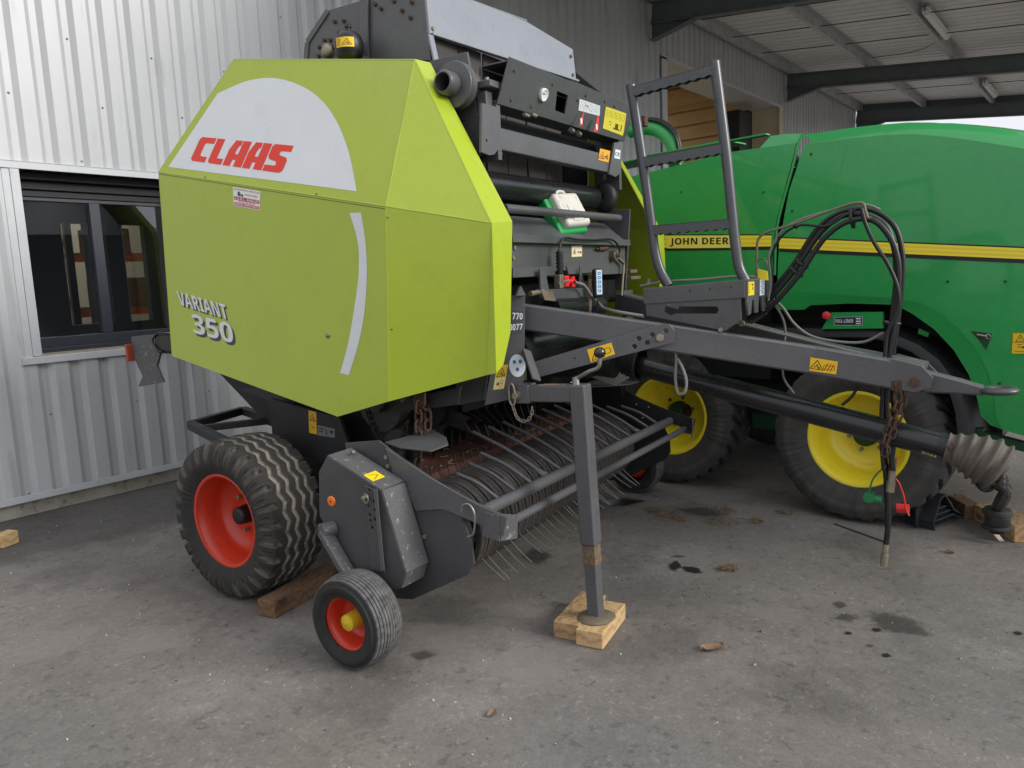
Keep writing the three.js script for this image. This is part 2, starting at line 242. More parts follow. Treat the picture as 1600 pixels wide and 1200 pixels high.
// ---------------------------------------------------------------- ground
{
  const ax = (lo, hi, st, far) => { const a = []; for (let v = lo; v <= hi + 1e-6; v += st) a.push(v); let s = st; let v = hi; while (v < far) { s *= 1.35; v += s; a.push(v); } s = st; v = lo; while (v > -far) { s *= 1.35; v -= s; a.unshift(v); } return a; };
  const X = ax(-1, 8.5, 0.05, 420), Z = ax(-6.3, 1.2, 0.05, 420), nx = X.length, nz = Z.length;
  const pos = [], col = [], uv = [], idx = [];
  // [x, z, radius, strength] pale dried patches and dark damp ones, where the yard shows them
  const spots = [...[[1.5001,0,-3.4438],[1.8409,0,-3.1086],[2.306,0,-1.893],[3.4849,0,-2.4831],[2.659,0,-2.2495],[3.3784,0,-1.2267],[3.4526,0,-0.4444],[1.4243,0,-2.7789],[4.4523,0,-0.7723],[1.8745,0,-1.8913]].map(p => [p[0], p[2], 0.20, 0.16]),
    ...[[1.579,0,-4.7219],[2.135,0,-5.059],[5.4652,0,-2.3426],[5.067,0,-1.8445],[4.4962,-0,-1.0774],[2.4589,0,-2.4874],[1.7681,0,-2.2802],[2.7266,0,-1.5187],[4.5325,0,-2.1681],[2.7265,0,-0.8899],[3.5576,0,-2.1778]].map(p => [p[0], p[2], 0.26, -0.24]), ...[[5.2529,0,-3.7798],[2.5805,0,-3.9123],[2.0246,0,-4.033],[4.0669,0,-3.2187]].map(p => [p[0], p[2], 0.42, -0.20])];
  for (let j = 0; j < nz; j++) for (let i = 0; i < nx; i++) {
    const x = X[i], z = Z[j]; pos.push(x, 0, z); uv.push(x / 2.4, z / 2.4);
    let k = 1 + 0.16 * NZ.noise(x * 0.55, 3.1, z * 0.55) + 0.13 * NZ.noise(x * 1.7, 7.7, z * 1.7) + 0.08 * NZ.noise(x * 5.1, 1.3, z * 5.1) + 0.04 * NZ.noise(x * 11, 5.3, z * 11);
    for (const [sx, sz, r, a] of spots) { const dx = x - sx, dz = z - sz, q = Math.hypot(dx, dz) / r + 0.7 * NZ.noise(x * 6, sx, z * 6) + 0.35 * NZ.noise(x * 15, sz, z * 15); k += a * (1 - ss(0.55, 1.05, q)); }
    const tarmacShade = z + 5.15 + 0.25 * NZ.noise(x * 1.2, 4, z * 0.6) + 0.12 * NZ.noise(x * 5, 9, z * 5) + 0.05 * NZ.noise(x * 14, 9, z * 14); k *= 1 - 0.42 * (1 - ss(-0.12, 0.12, tarmacShade));  // darker tarmac along the wall, with some of the shade there painted in
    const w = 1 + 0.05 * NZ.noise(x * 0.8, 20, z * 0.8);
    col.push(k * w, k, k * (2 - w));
  }
  for (let j = 0; j < nz - 1; j++) for (let i = 0; i < nx - 1; i++) { const a = j * nx + i; idx.push(a, a + nx, a + 1, a + 1, a + nx, a + nx + 1); }
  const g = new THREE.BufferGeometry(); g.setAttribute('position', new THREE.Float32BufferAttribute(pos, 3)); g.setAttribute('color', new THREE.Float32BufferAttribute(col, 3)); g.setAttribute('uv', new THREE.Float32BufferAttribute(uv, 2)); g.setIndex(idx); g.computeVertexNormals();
  const A = fbm(1024, 256, 2, 91, 0.8), B = fbm(1024, 64, 4, 92), C = fbm(1024, 8, 5, 93), D = fbm(1024, 128, 3, 94);
  const map = tex(1024, i => { let v = 0.62 + 0.10 * (A[i] - 0.5) + 0.08 * (B[i] - 0.5) + 0.10 * (C[i] - 0.5); v += 0.10 * ss(0.70, 0.80, D[i]); v -= 0.08 * ss(0.66, 0.78, B[(i + 333333) % (1024 * 1024)]); return [v, v * 0.985, v * 0.965]; });
  const bump = tex(1024, i => { const v = 0.6 * A[i] + 0.4 * B[i]; return [v, v, v]; }, false);
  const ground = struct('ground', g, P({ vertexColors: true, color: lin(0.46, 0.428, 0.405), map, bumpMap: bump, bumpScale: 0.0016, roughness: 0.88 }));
  // oil and damp stains lying in the tarmac
  const soft = tex(256, (i, x, y) => { const u = x / 128 - 1, v = y / 128 - 1, r = Math.hypot(u, v), k = (y * 2 % 512) * 512 + (x * 2 % 512); const e = 1 - ss(0.42, 0.86, r + 0.75 * (N1[k] - 0.5) + 0.35 * (N2[k] - 0.5)); return [e, e, e]; }, false); soft.wrapS = soft.wrapT = THREE.ClampToEdgeWrapping;
  const soak = (c, r, o) => S({ color: c, roughness: r, alphaMap: soft, transparent: true, opacity: o });
  const stain = soak(lin(0.02, 0.019, 0.02), 0.35, 0.95), damp = soak(lin(0.05, 0.045, 0.042), 0.7, 0.55), pale = soak(lin(0.30, 0.275, 0.255), 0.95, 0.4);
  const patch = (name, c, rx, rz, turn, m) => { const o = M(name, new THREE.PlaneGeometry(2 * rx, 2 * rz).rotateX(-Math.PI / 2).rotateY(turn), m, ground); o.position.set(c[0], 0.004, c[2]); };
  const L1 = [[4.4516,0,-2.7252]][0], L2 = [[3.6122,0,-1.8253],[3.6126,0,-1.7236],[3.4774,0,-0.8937],[3.5952,-0,-0.9624],[3.5267,0,-0.7039],[2.1148,0,-2.271],[3.2011,0,-0.671],[3.4164,0,-0.7576],[3.7506,-0,-1.8746],[3.7098,0,-0.2665],[3.3173,0,-0.8511],[3.7087,-0,-1.5909],[3.2502,0,-0.7439],[3.3211,0,-2.5493],[4.5759,-0,-2.0966]], L3 = [[1.5262,0,-3.4049],[2.3002,0,-1.8545],[2.659,0,-2.2495],[3.4573,0,-2.2434],[3.3281,0,-1.1782],[1.1996,0,-3.7783],[2.268,0,-2.3036],[4.2353,0,-0.6151],[2.0363,-0,-3.8485]];
  patch('oil_stain', [L1[0] + 0.02, 0, L1[2] + 0.03], 0.21, 0.12, -0.9, stain);
  const R2 = [[0.09, 0.04], [0.08, 0.05], [0.07, 0.05], [0.05, 0.04], [0.17, 0.12], [0.07, 0.05], [0.025, 0.022], [0.025, 0.025], [0.05, 0.025], [0.025, 0.022], [0.02, 0.02], [0.07, 0.04], [0.02, 0.02], [0.16, 0.1], [0.2, 0.12]];
  L2.forEach((p, i) => patch(i < 2 || i === 6 || i === 7 ? 'oil_stain' : 'damp_stain', p, R2[i][0], R2[i][1], 0.4 + i, i < 2 || i === 6 || i === 7 || i > 8 && i < 11 ? stain : damp));
  L3.forEach((p, i) => patch('dried_patch', p, [0.3, 0.3, 0.14, 0.12, 0.2, 0.35, 0.3, 0.25, 0.3][i], [0.18, 0.2, 0.10, 0.09, 0.14, 0.2, 0.2, 0.16, 0.2][i], i * 1.3, pale));
  // loose chippings and flecks
  const chip = new THREE.IcosahedronGeometry(1, 0); const n = 1500; const im = new THREE.InstancedMesh(chip, S({ roughness: 0.95 }), n); im.name = 'loose_chippings';
  const m4 = new THREE.Matrix4(), q = new THREE.Quaternion(), e = new THREE.Euler(), c = new THREE.Color();
  for (let i = 0; i < n; i++) { const x = rr(0.4, 9), z = rr(-6.1, 1.0), r = rr(0.0015, 0.0048) * (rnd() < 0.05 ? 1.9 : 1); q.setFromEuler(e.set(rr(0, 6), rr(0, 6), rr(0, 6))); m4.compose(V(x, r * 0.4, z), q, V(r * rr(0.8, 1.8), r * 0.6, r)); im.setMatrixAt(i, m4); const k = rnd() < 0.6 ? rr(0.25, 0.5) : rr(0.05, 0.15); im.setColorAt(i, c.setRGB(k, k * 0.96, k * 0.9)); }
  im.userData = { kind: 'stuff', label: 'small pale chippings scattered over the yard', category: 'gravel' }; im.castShadow = im.receiveShadow = true; scene.add(im);
}

// ---------------------------------------------------------------- warehouse (wall face at world z = -6.22)
const house = thing('warehouse_building', 'pale ribbed metal warehouse with dark sliding window and tall open doorway', 'building', [0, 0, -6.22]);
const PITCH = 0.2135, PH = 2.336;
function ribbed(x0, x1, y0, y1) {               // trapezoid cladding: crown 95, slope 36, valley 46, slope 36 mm; 30 mm deep
  const xs = [x0]; const off = [0, 0.036, 0.0825, 0.1185]; const k0 = Math.floor((x0 - PH) / PITCH) - 1;
  for (let k = k0; k < k0 + 400; k++) for (const o of off) { const x = PH + k * PITCH + o; if (x > x0 + 1e-4 && x < x1 - 1e-4) xs.push(x); } xs.push(x1);
  const zf = x => { let t = (((x - PH) % PITCH) + PITCH) % PITCH; return t < 0.036 ? -0.03 * t / 0.036 : t < 0.0825 ? -0.03 : t < 0.1185 ? -0.03 * (1 - (t - 0.0825) / 0.036) : 0; };
  const pos = []; for (let i = 0; i < xs.length - 1; i++) { const a = xs[i], b = xs[i + 1], za = zf(a), zb = zf(b); pos.push(a, y0, za, b, y0, zb, b, y1, zb, a, y0, za, b, y1, zb, a, y1, za); }
  const g = new THREE.BufferGeometry(); g.setAttribute('position', new THREE.Float32BufferAttribute(pos, 3)); g.computeVertexNormals(); return triUV(g);
}
const SHEET = PITCH * 5;
{
  const regions = [[-7.27, 2.1, 0.13, 6.25], [2.1, 3.42, 0.13, 1.135], [2.1, 3.42, 2.572, 6.25], [3.42, 12.06, 0.13, 6.25], [12.06, 17.72, 5.2, 6.25], [17.72, 23.9, 0.13, 6.25]];
  for (const [x0, x1, y0, y1] of regions) { let a = x0; while (a < x1 - 0.01) { let b = Math.min(x1, PH + (Math.floor((a - PH) / SHEET + 1e-3) + 1) * SHEET); if (x1 - b < 0.15) b = x1; M('cladding_sheet', ribbed(a, b, y0, y1), mat.cladSheets[Math.abs(Math.round(a * 7)) % 3], house); a = b; } }
  // fixing screws in the valleys
  const head = lathe([[0, 0.006], [0.005, 0.005], [0.006, 0.002], [0.009, 0.0015], [0.009, 0]], 8).rotateX(Math.PI / 2), list = [];
  for (let k = -12; k < 48; k++) { const x = PH + k * PITCH + 0.06; for (const y of [0.17, 0.72, 1.09, 2.62, 3.05, 3.5, 4.1, 4.7, 5.3, 5.9]) { if (y > 1 && y < 1.2 && (x < 2.1 || x > 3.42)) continue; if (y === 2.62 && (x < 2.1 || x > 3.42)) continue; if ((k * 7 + Math.round(y * 10)) % 3) continue; if (x > 12.06 && x < 17.72 && y < 5.2) continue; list.push(at(head.clone(), x + rr(-0.01, 0.01), y + rr(-0.015, 0.015), -0.03)); } }
  const sc_ = M('fixing_screws', merge(list), mat.steel, house); sc_.userData.kind = 'stuff';
  // plinth, drip trim, core wall
  M('plinth', merge([span(-7.27, 12.06, -0.3, 0.118, -0.32, -0.045), span(17.72, 23.9, -0.3, 0.118, -0.32, -0.045)]), mat.concrete, house);
  M('drip_trim', merge([plate([[-7.27, 0.115, 0.012], [12.05, 0.115, 0.012], [12.05, 0.165, 0.012], [-7.27, 0.165, 0.012]], 0.004), span(-7.27, 12.05, 0.117, 0.121, -0.045, 0.012), plate([[17.74, 0.115, 0.012], [23.9, 0.115, 0.012], [23.9, 0.165, 0.012], [17.74, 0.165, 0.012]], 0.004)]), mat.trim, house);
  const core = []; for (const [x0, x1, y0, y1] of regions) core.push(span(x0, x1, y0 - 0.005, y1, -0.30, -0.045));
  M('core_wall', merge(core), mat.inside, house);
  // window flashings
  M('flashing', merge([span(2.03, 3.47, 2.522, 2.574, 0, 0.016, 0.003), span(2.04, 3.46, 2.574, 2.578, -0.03, 0.02)]), mat.trim, house);
  M('flashing', merge([span(2.105, 2.165, 1.175, 2.52, -0.27, 0.014, 0.003), span(2.055, 2.103, 1.14, 2.52, 0.001, 0.006)]), mat.trim, house);
  M('flashing', span(3.37, 3.43, 1.175, 2.52, -0.27, 0.014, 0.003), mat.trim, house);
  M('window_sill', merge([span(2.03, 3.47, 1.118, 1.172, 0.001, 0.024, 0.004), ]), mat.trim, house);
  M('sill_board', span(2.165, 3.37, 1.150, 1.180, -0.27, 0.0005), S({ color: lin(0.46, 0.40, 0.32), roughness: 0.7, map: paintTex(0.3, 0.3, 3, 2) }), house);
  // window: shutter box, frame, two panes
  const win = part('window', house, [0, 0.01, -0.23]);
  M('shutter_box', merge([span(2.165, 3.37, 2.46, 2.509, 0.0, 0.12, 0.004), span(2.165, 3.37, 2.395, 2.455, -0.01, 0.06, 0.004), span(2.165, 3.37, 2.345, 2.392, -0.02, 0.035, 0.004)]), mat.dark, win);
  M('frame', merge([span(2.165, 2.215, 1.205, 2.345, -0.04, 0.02, 0.004), span(3.32, 3.37, 1.205, 2.345, -0.04, 0.02, 0.004), span(2.2151, 3.3199, 1.205, 1.285, -0.04, 0.022, 0.004), span(2.2151, 3.3199, 2.315, 2.345, -0.04, 0.02, 0.004), span(2.705, 2.785, 1.2851, 2.3149, -0.045, 0.028, 0.004), span(2.165, 3.37, 1.1715, 1.205, -0.04, 0.03, 0.003)]), mat.anthracite, win);
  M('pane', span(2.2155, 2.7045, 1.2855, 2.3145, -0.014, -0.012), mat.glass, win); M('pane', span(2.7855, 3.3195, 1.2855, 2.3145, -0.004, -0.002), mat.glass, win);
  // doorway lining
  const door = part('doorway', house);
  M('lintel_lining', merge([span(12.06, 17.72, 5.17, 5.2, -0.75, 0.004), span(12.0, 17.78, 5.14, 5.2, 0.004, 0.02)]), mat.trim, door);
  M('jamb_lining', merge([span(17.66, 17.72, 0, 5.17, -0.75, 0.004), span(17.6, 17.78, 0, 5.17, 0.004, 0.018)]), mat.cream, door);
  M('jamb_lining', merge([span(12.06, 12.12, 0, 5.17, -0.75, 0.004), span(12.0, 12.18, 0, 5.17, 0.004, 0.02)]), mat.trim, door);
  M('guide_rail', merge([span(17.25, 17.31, 0, 5.1, -0.62, -0.5), span(17.1, 17.16, 0, 5.1, -0.62, -0.5), span(17.45, 17.55, 0, 5.12, -0.7, -0.6)]), mat.dark, door);
  M('drive_housing', merge([span(16.35, 17.0, 4.05, 5.0, -0.72, -0.4, 0.02), plate([[16.3, 4.05, -0.56], [17.0, 4.05, -0.56], [17.0, 3.3, -0.56]], 0.3)]), mat.black, door);
}
// building volume: floor, partition walls, roof with added roof lights that bring daylight into the rooms
{
  const w = (n, g, m) => M(n, g, m, house);
  w('back_wall', span(-7.2, 23.8, 0, 6.2, -12.2, -12), mat.cream);
  w('side_wall', span(-7.27, -7.2, 0, 6.3, -12, -0.3), mat.clad); w('side_wall', span(23.8, 23.88, 0, 6.3, -12.2, -0.301), mat.clad);
  w('interior_floor', span(-7.2, 23.8, -0.1, 0.01, -12, -0.32), mat.concrete);
  // horizontal-ribbed partition seen through the doorway, warm lamp light in its colour
  const rib = []; for (let k = 0; k < 17; k++) rib.push(span(17.84, 17.9, 0.05 + k * 0.34, 0.05 + k * 0.34 + 0.30, -12, -0.8, 0.01)); for (const g of rib) M('interior_board', g, mat.insideLampTint, house);
  w('interior_backing', span(17.905, 18.0, 0, 5.95, -12, -0.302), mat.insideLampTint);
  w('interior_ceiling', span(14.2, 17.9, 5.92, 5.96, -3.1, -0.78), mat.insideRed);
  w('interior_joist', span(17.3, 17.83, 5.62, 5.90, -3.1, -0.8), mat.insideLampTint);
  w('partition', span(11.1, 11.2, 0, 6.2, -12, -0.305), mat.inside);
  // office behind the window: dark room with two glazed openings into the store
  const pz = -2.38, O = [[3.32, 3.76, 1.30, 2.36], [3.93, 4.18, 1.30, 2.36]];
  const part_ = [span(1.4, O[0][0], 0, 2.9, pz - 0.1, pz), span(O[0][1], O[1][0], 0, 2.9, pz - 0.1, pz), span(O[1][1], 5.6, 0, 2.9, pz - 0.1, pz)];
  for (const o of O) part_.push(span(o[0], o[1], 0, o[2], pz - 0.1, pz), span(o[0], o[1], o[3], 2.9, pz - 0.1, pz));
  w('office_partition', merge(part_), mat.inside); w('office_ceiling', span(1.4, 5.6, 2.9, 3.0, pz - 0.1, -0.301), mat.inside);
  w('office_wall', span(1.3, 1.4, 0, 3, pz - 0.1, -0.301), mat.inside); w('office_wall', span(5.6, 5.7, 0, 3, pz - 0.1, -0.301), mat.inside);
  // roof with two unseen roof lights, added to brighten the rooms below
  const holes = [[2.5, 9.5, -10.5, -3.0], [12, 17.7, -11.2, -3.15]];
  w('roof_deck', merge([span(-7.27, 2.5, 6.26, 6.4, -12.2, 0), span(9.5, 12, 6.26, 6.4, -12.2, 0), span(17.7, 23.9, 6.26, 6.4, -12.2, 0), ...holes.flatMap(h => [span(h[0], h[1], 6.26, 6.4, -12.2, h[2]), span(h[0], h[1], 6.26, 6.4, h[3], 0)])]), mat.roof);
  for (const h of holes) w('added_roof_light', span(h[0] - 0.05, h[1] + 0.05, 6.401, 6.41, h[2] - 0.05, h[3] + 0.05), P({ color: lin(0.95, 0.95, 0.93), roughness: 0.0, transmission: 1, thickness: 0 }));
  w('eaves_trim', merge([span(-7.3, 23.95, 6.2, 6.42, 0.002, 0.03, 0.004)]), mat.trim);
}
// things standing in the store, seen through the office window
{
  const r = thing('storage_rack', 'dark steel storage rack standing in the store behind the window', 'rack', [4.35, 0.01, -11.1]);
  for (const [x, z] of [[0, 0], [0, -0.9], [2.2, 0], [2.2, -0.9]]) M('upright', box(0.09, 4.0, 0.07, x, 2, z), mat.anthracite, r);
  for (const y of [0.5, 1.35, 2.1, 2.9]) { M('shelf_beam', box(2.1, 0.1, 0.05, 1.1, y, 0), mat.orange, r); M('shelf_board', box(2.1, 0.03, 0.85, 1.1, y + 0.06, -0.45), mat.woodGrey, r); }
  for (const y of [0.9, 1.7, 2.5]) M('brace', bar([0, y - 0.3, -0.02], [0, y + 0.3, -0.88], 0.04, 0.02), mat.anthracite, r);
  const lab = ['flat cardboard box on the rack behind the window', 'squat brown carton on the lower shelf behind the window', 'tall tan carton beside the rack behind the right pane'];
  single('cardboard_box', rbox(0.5, 0.35, 0.5, 0.01, 0, 0.176, 0), mat.card, lab[0], 'box', [5.0, 2.186, -11.5]);
  single('cardboard_box', rbox(0.6, 0.4, 0.55, 0.01, 0, 0.201, 0), mat.card, lab[1], 'box', [5.1, 1.436, -11.5]);
  single('cardboard_box', rbox(0.9, 2.0, 0.6, 0.01, 0, 1.0, 0), mat.card, lab[2], 'box', [7.0, 0.01, -11.6]);
  for (let k = 0; k < 4; k++) single('steel_post', merge([rod([0, 0, 0], [0, 2.6 - (k % 3) * 0.28, 0], 0.05), rod([0, 1.2, 0], [0, 1.26, 0], 0.058)]), mat.greyLight, ['leftmost', 'second', 'third', 'rightmost'][k] + ' of four grey posts leaning together behind the window', 'post', [4.18 + k * 0.13, 0.01, -10.1], 0, 'grey posts in the store');
}
// ---------------------------------------------------------------- canopy
{
  const cp = thing('canopy_roof', 'steel lean-to canopy with dark beams and grey ribbed roof over the doorway', 'canopy', [5.3, 0, -6.2]);
  const X0 = 5.3, SL = -0.105, topY = z => 5.92 + SL * (z + 6.2), ZE = -0.3;
  for (const x of [5.3, 11.65, 18.05, 23.8]) {
    const a = -6.19, b = ZE - 0.05, c = Math.cos(Math.atan(SL)); const f = [];
    const beamBox = (w, h, up) => bar([x - X0, topY(a) - up, a + 6.2], [x - X0, topY(b) - up, b + 6.2], w, h, 0);
    f.push(beamBox(0.15, 0.016, 0.008), beamBox(0.15, 0.016, 0.332), beamBox(0.012, 0.308, 0.17));
    M('beam', merge(f), mat.beam, cp);
    const y1 = topY(-6.19) - 0.341, y0 = y1 - 0.24, zo = 0.72;
    M('haunch', merge([plate([[x - X0, y1, 0.01], [x - X0, topY(-6.2 + zo) - 0.341, zo], [x - X0, y0, 0.01]], 0.012), bar([x - X0, y0 - 0.006, 0.01], [x - X0, topY(-6.2 + zo) - 0.35, zo + 0.03], 0.15, 0.014, 0)]), mat.beam, cp);
  }
  for (const z of [-6.08, -4.45, -2.85, -1.25, -0.4]) {
    const y = topY(z); for (let k = 0; k < 3; k++) { const a = [5.1, 11.5, 17.9][k] - X0, b = [11.9, 18.3, 24.1][k] - X0, dy = k % 2 ? 0.003 : 0; const zz = z + 6.2 + dy;
      M('purlin', merge([span(a, b, y + 0.002 + dy, y + 0.20 + dy, zz - 0.002, zz + 0.002), span(a, b, y + 0.002 + dy, y + 0.006 + dy, zz - 0.07, zz - 0.0021), span(a, b, y + 0.196 + dy, y + 0.2 + dy, zz + 0.0021, zz + 0.07), span(a, b, y + 0.006 + dy, y + 0.024 + dy, zz - 0.07, zz - 0.067)]), mat.galv, cp); }
  }
  // roof sheets, ribs running down the fall
  const sheet = () => { const p = 0.2667, pr = [[0, 0], [0.20, 0], [0.215, 0.035], [0.25, 0.035], [0.2667, 0]], pos = []; const za = -0.02, zb = -6.2 * -1 + ZE + 0.1;
    for (let k = 0; k < 4; k++) for (let i = 0; i < 4; i++) { const [xa, ha] = pr[i], [xb, hb] = pr[i + 1]; const A = k * p + xa, B = k * p + xb, y = (z, h) => topY(z - 6.2) + 0.212 + h; pos.push(A, y(za, ha), za, B, y(za, hb), za, B, y(zb, hb), zb, A, y(za, ha), za, B, y(zb, hb), zb, A, y(zb, ha), zb); }
    const g = new THREE.BufferGeometry(); g.setAttribute('position', new THREE.Float32BufferAttribute(pos, 3)); g.computeVertexNormals(); return triUV(g); };
  const sg = sheet(); for (let k = 0; k < 18; k++) { const m = M('roof_sheet', sg, mat.roof, cp); m.position.set(-0.25 + k * 1.067, 0, 0); }
  const rods = []; for (const x of [7.4, 9.5, 13.2, 14.6, 16.1, 19.6, 21.3]) for (let i = 0; i < 3; i++) { const za = [-6.05, -4.42, -2.82][i], zb = [-4.47, -2.87, -1.27][i]; M('tie_rod', rod([x - X0, topY(za) + 0.07, za + 6.2], [x - X0 + 0.05, topY(zb) + 0.09, zb + 6.2], 0.008, 0.008, 6), mat.dark, cp); }
  M('end_fascia', plate([[18.75, topY(-6.15) - 0.02, 0.05], [18.75, topY(ZE) - 0.02, 6.2 + ZE], [18.75, topY(ZE) + 0.27, 6.2 + ZE], [18.75, topY(-6.15) + 0.27, 0.05]], 0.02), mat.beam, cp);
  M('gutter', merge([span(-0.2, 19, topY(ZE) + 0.02, topY(ZE) + 0.2, 6.2 + ZE + 0.12, 6.2 + ZE + 0.14), span(-0.2, 19, topY(ZE) + 0.02, topY(ZE) + 0.04, 6.2 + ZE + 0.0, 6.2 + ZE + 0.12)]), mat.beam, cp);
  const lamps = [[14.5, 16.4], [21.3, 23.1]]; const ll = ['nearer of the two white tube lamps fixed along a canopy purlin', 'farther of the two white tube lamps fixed along a canopy purlin'];
  lamps.forEach(([a, b], i) => { const t = thing('tube_lamp', ll[i], 'lamp', [(a + b) / 2, topY(-2.74) + 0.05, -2.74], 0, 'tube lamps under the canopy'); const L = (b - a) / 2;
    M('lamp_body', rbox(2 * L, 0.06, 0.11, 0.02, 0, 0.06, 0), mat.white, t); M('diffuser', rod([-L + 0.03, 0.01, 0], [L - 0.03, 0.01, 0], 0.05), P({ color: lin(0.75, 0.75, 0.73), roughness: 0.35 }), t);
    M('end_cap', rbox(0.04, 0.09, 0.12, 0.01, -L, 0.04, 0), mat.white, t); M('end_cap', rbox(0.04, 0.09, 0.12, 0.01, L, 0.04, 0), mat.white, t);
    M('hanger', merge([box(0.03, 0.04, 0.12, -L * 0.6, 0.1, -0.05), box(0.03, 0.04, 0.12, L * 0.6, 0.1, -0.05)]), mat.steel, t);
    M('cable', hose([[-L, 0.06, 0], [-L - 0.1, 0.02, 0.0], [-L - 0.12, 0.1, 0.02], [-L, 0.13, 0.05]], 0.006), mat.black, t);
    M('feed_cable', hose([[L, 0.03, 0], [L + 0.5, 0.0, -0.6], [L + 0.55, 0.05, -1.4]], 0.006), mat.black, t); });
}
// pale shed beyond the end of the canopy
{
  const f = thing('far_shed', 'pale ribbed shed far off between the canopy beam and the green baler', 'building', [52, 0, -6]);
  M('wall', merge([span(-0.1, 0.1, 0, 8.3, -8, 3.6), span(0.1, 22, 0, 8.3, 3.5, 3.6)]), mat.clad, f);
  for (let k = 0; k < 12; k++) M('wall_panel', span(-0.16, -0.1, 0, 8.2, -8 + k * 0.96, -8 + k * 0.96 + 0.90), mat.trim, f);
  M('roof', merge([bar([-0.4, 8.35, -2.2], [22, 8.35, -2.2], 12, 0.12, 0)]), mat.roof, f);
}
// ---------------------------------------------------------------- wheels (axle along x, outer face towards -x)
function tyre({ R, W, rr: rb, nT, nS, disp, base = 0.02, dustCol = [0.20, 0.165, 0.12] }) {
  const sect = [], half = Math.round(nS / 2), wt = W * 0.42;
  const side = [[wt, R - 0.012], [W * 0.465, R - 0.035], [W * 0.5, R - (R - rb) * 0.45], [W * 0.485, R - (R - rb) * 0.7], [W * 0.43, rb + 0.012], [W * 0.40, rb - 0.004]];
  const c = new THREE.CatmullRomCurve3(side.map(p => V(p[0], p[1], 0)));
  const ns = 16; for (let k = ns; k >= 1; k--) { const p = c.getPoint(k / ns); sect.push([-p.x, p.y, -1 - 0.6 * k / ns]); }
  for (let k = 0; k <= nS; k++) { const t = -1 + 2 * k / nS; sect.push([t * wt, R - 0.012 * t * t, t]); }
  for (let k = 1; k <= ns; k++) { const p = c.getPoint(k / ns); sect.push([p.x, p.y, 1 + 0.6 * k / ns]); }
  const n = sect.length, pos = new Float32Array(n * nT * 3), col = new Float32Array(n * nT * 3), idx = [];
  for (let i = 0; i < nT; i++) { const th = i / nT * Math.PI * 2, ct = Math.cos(th), st = Math.sin(th);
    for (let j = 0; j < n; j++) {
      const a = sect[Math.max(0, j - 1)], b = sect[Math.min(n - 1, j + 1)], tx = b[0] - a[0], tr = b[1] - a[1], L = Math.hypot(tx, tr); const nx = -tr / L, nr = tx / L;
      const [d, dust] = disp(th, sect[j][2], sect[j][0]); const x = sect[j][0] + nx * d, r = sect[j][1] + nr * d; const o = (i * n + j) * 3;
      pos[o] = x; pos[o + 1] = r * ct; pos[o + 2] = r * st;
      const nz = 0.75 + 0.5 * NZ.noise(x * 22, ct * 9, st * 9 + R * 10) + 0.35 * NZ.noise(x * 70 + 3, ct * 30, st * 30); const m = Math.max(0, Math.min(1, dust * nz + 0.03 * nz));
      for (let k = 0; k < 3; k++) col[o + k] = base * (1 - m) + dustCol[k] * m;
    } }
  for (let i = 0; i < nT; i++) for (let j = 0; j < n - 1; j++) { const a = i * n + j, b = ((i + 1) % nT) * n + j; idx.push(a, a + 1, b, b, a + 1, b + 1); }
  const g = new THREE.BufferGeometry(); g.setAttribute('position', new THREE.BufferAttribute(pos, 3)); g.setAttribute('color', new THREE.BufferAttribute(col, 3)); g.setIndex(idx); g.computeVertexNormals();
  const uv = new Float32Array(n * nT * 2); for (let i = 0; i < n * nT; i++) { uv[2 * i] = Math.floor(i / n) / nT * 2 * Math.PI * R; uv[2 * i + 1] = pos[3 * i] * 1 + (i % n) * 0.01; } g.setAttribute('uv', new THREE.BufferAttribute(uv, 2)); return g;
}
const tri = (t) => { const f = t - Math.floor(t); return f < 0.5 ? 4 * f - 1 : 3 - 4 * f; };
const TAU = Math.PI * 2;
function zigTread(th, t) {                      // implement tyre: zigzag grooves and shoulder blocks
  const u = th / TAU * 27, z = tri(u); const at_ = Math.abs(t);
  let d = 0, dust = 0.04;
  for (const g of [-0.55, -0.2, 0.2, 0.55]) { const q = Math.abs(t - g - 0.065 * z); if (q < 0.075) { const k = 1 - ss(0.038, 0.075, q); d = Math.min(d, -0.011 * k); dust = Math.max(dust, 1.0 * ss(0.0, 0.4, k)); } }
  if (at_ > 0.78 && at_ < 1.32) { const f = u - Math.floor(u); const w = 0.32 + 0.1 * (at_ - 0.78); const q = Math.abs(f - 0.5) / (w / 2); if (q < 1) { const k = (1 - ss(0.68, 1, q)) * ss(0.78, 0.82, at_) * (1 - ss(1.2, 1.32, at_)); d = Math.min(d, -0.02 * k); dust = Math.max(dust, (0.35 + 0.45 * ss(0.5, 0.9, q)) * k); } else { if (q < 1.35) dust = Math.max(dust, 0.28); if (at_ > 1.08 && at_ < 1.2 && Math.abs(f - 0.08) < 0.05) d -= 0.005; if (at_ > 1.0) dust = Math.max(dust, 0.05); } }
  if (at_ > 1.33 && at_ < 1.5) { d += 0.0015 * (Math.sin(th * 60) > 0.3 && Math.sin(th * 3 + t) > 0 ? 1 : 0); dust = 0.03; }
  return [d, dust];
}
function ribTread(th, t) { const at_ = Math.abs(t); if (at_ > 1.0) return [at_ > 1.15 && at_ < 1.2 ? 0.002 : 0, 0.03]; const f = (t * 4.5 + 10.25) % 1; const q = Math.abs(f - 0.5); const k = q < 0.11 ? 1 - ss(0.05, 0.11, q) : 0; return [-0.005 * k, (1 - k) * 0.62 + 0.05]; }
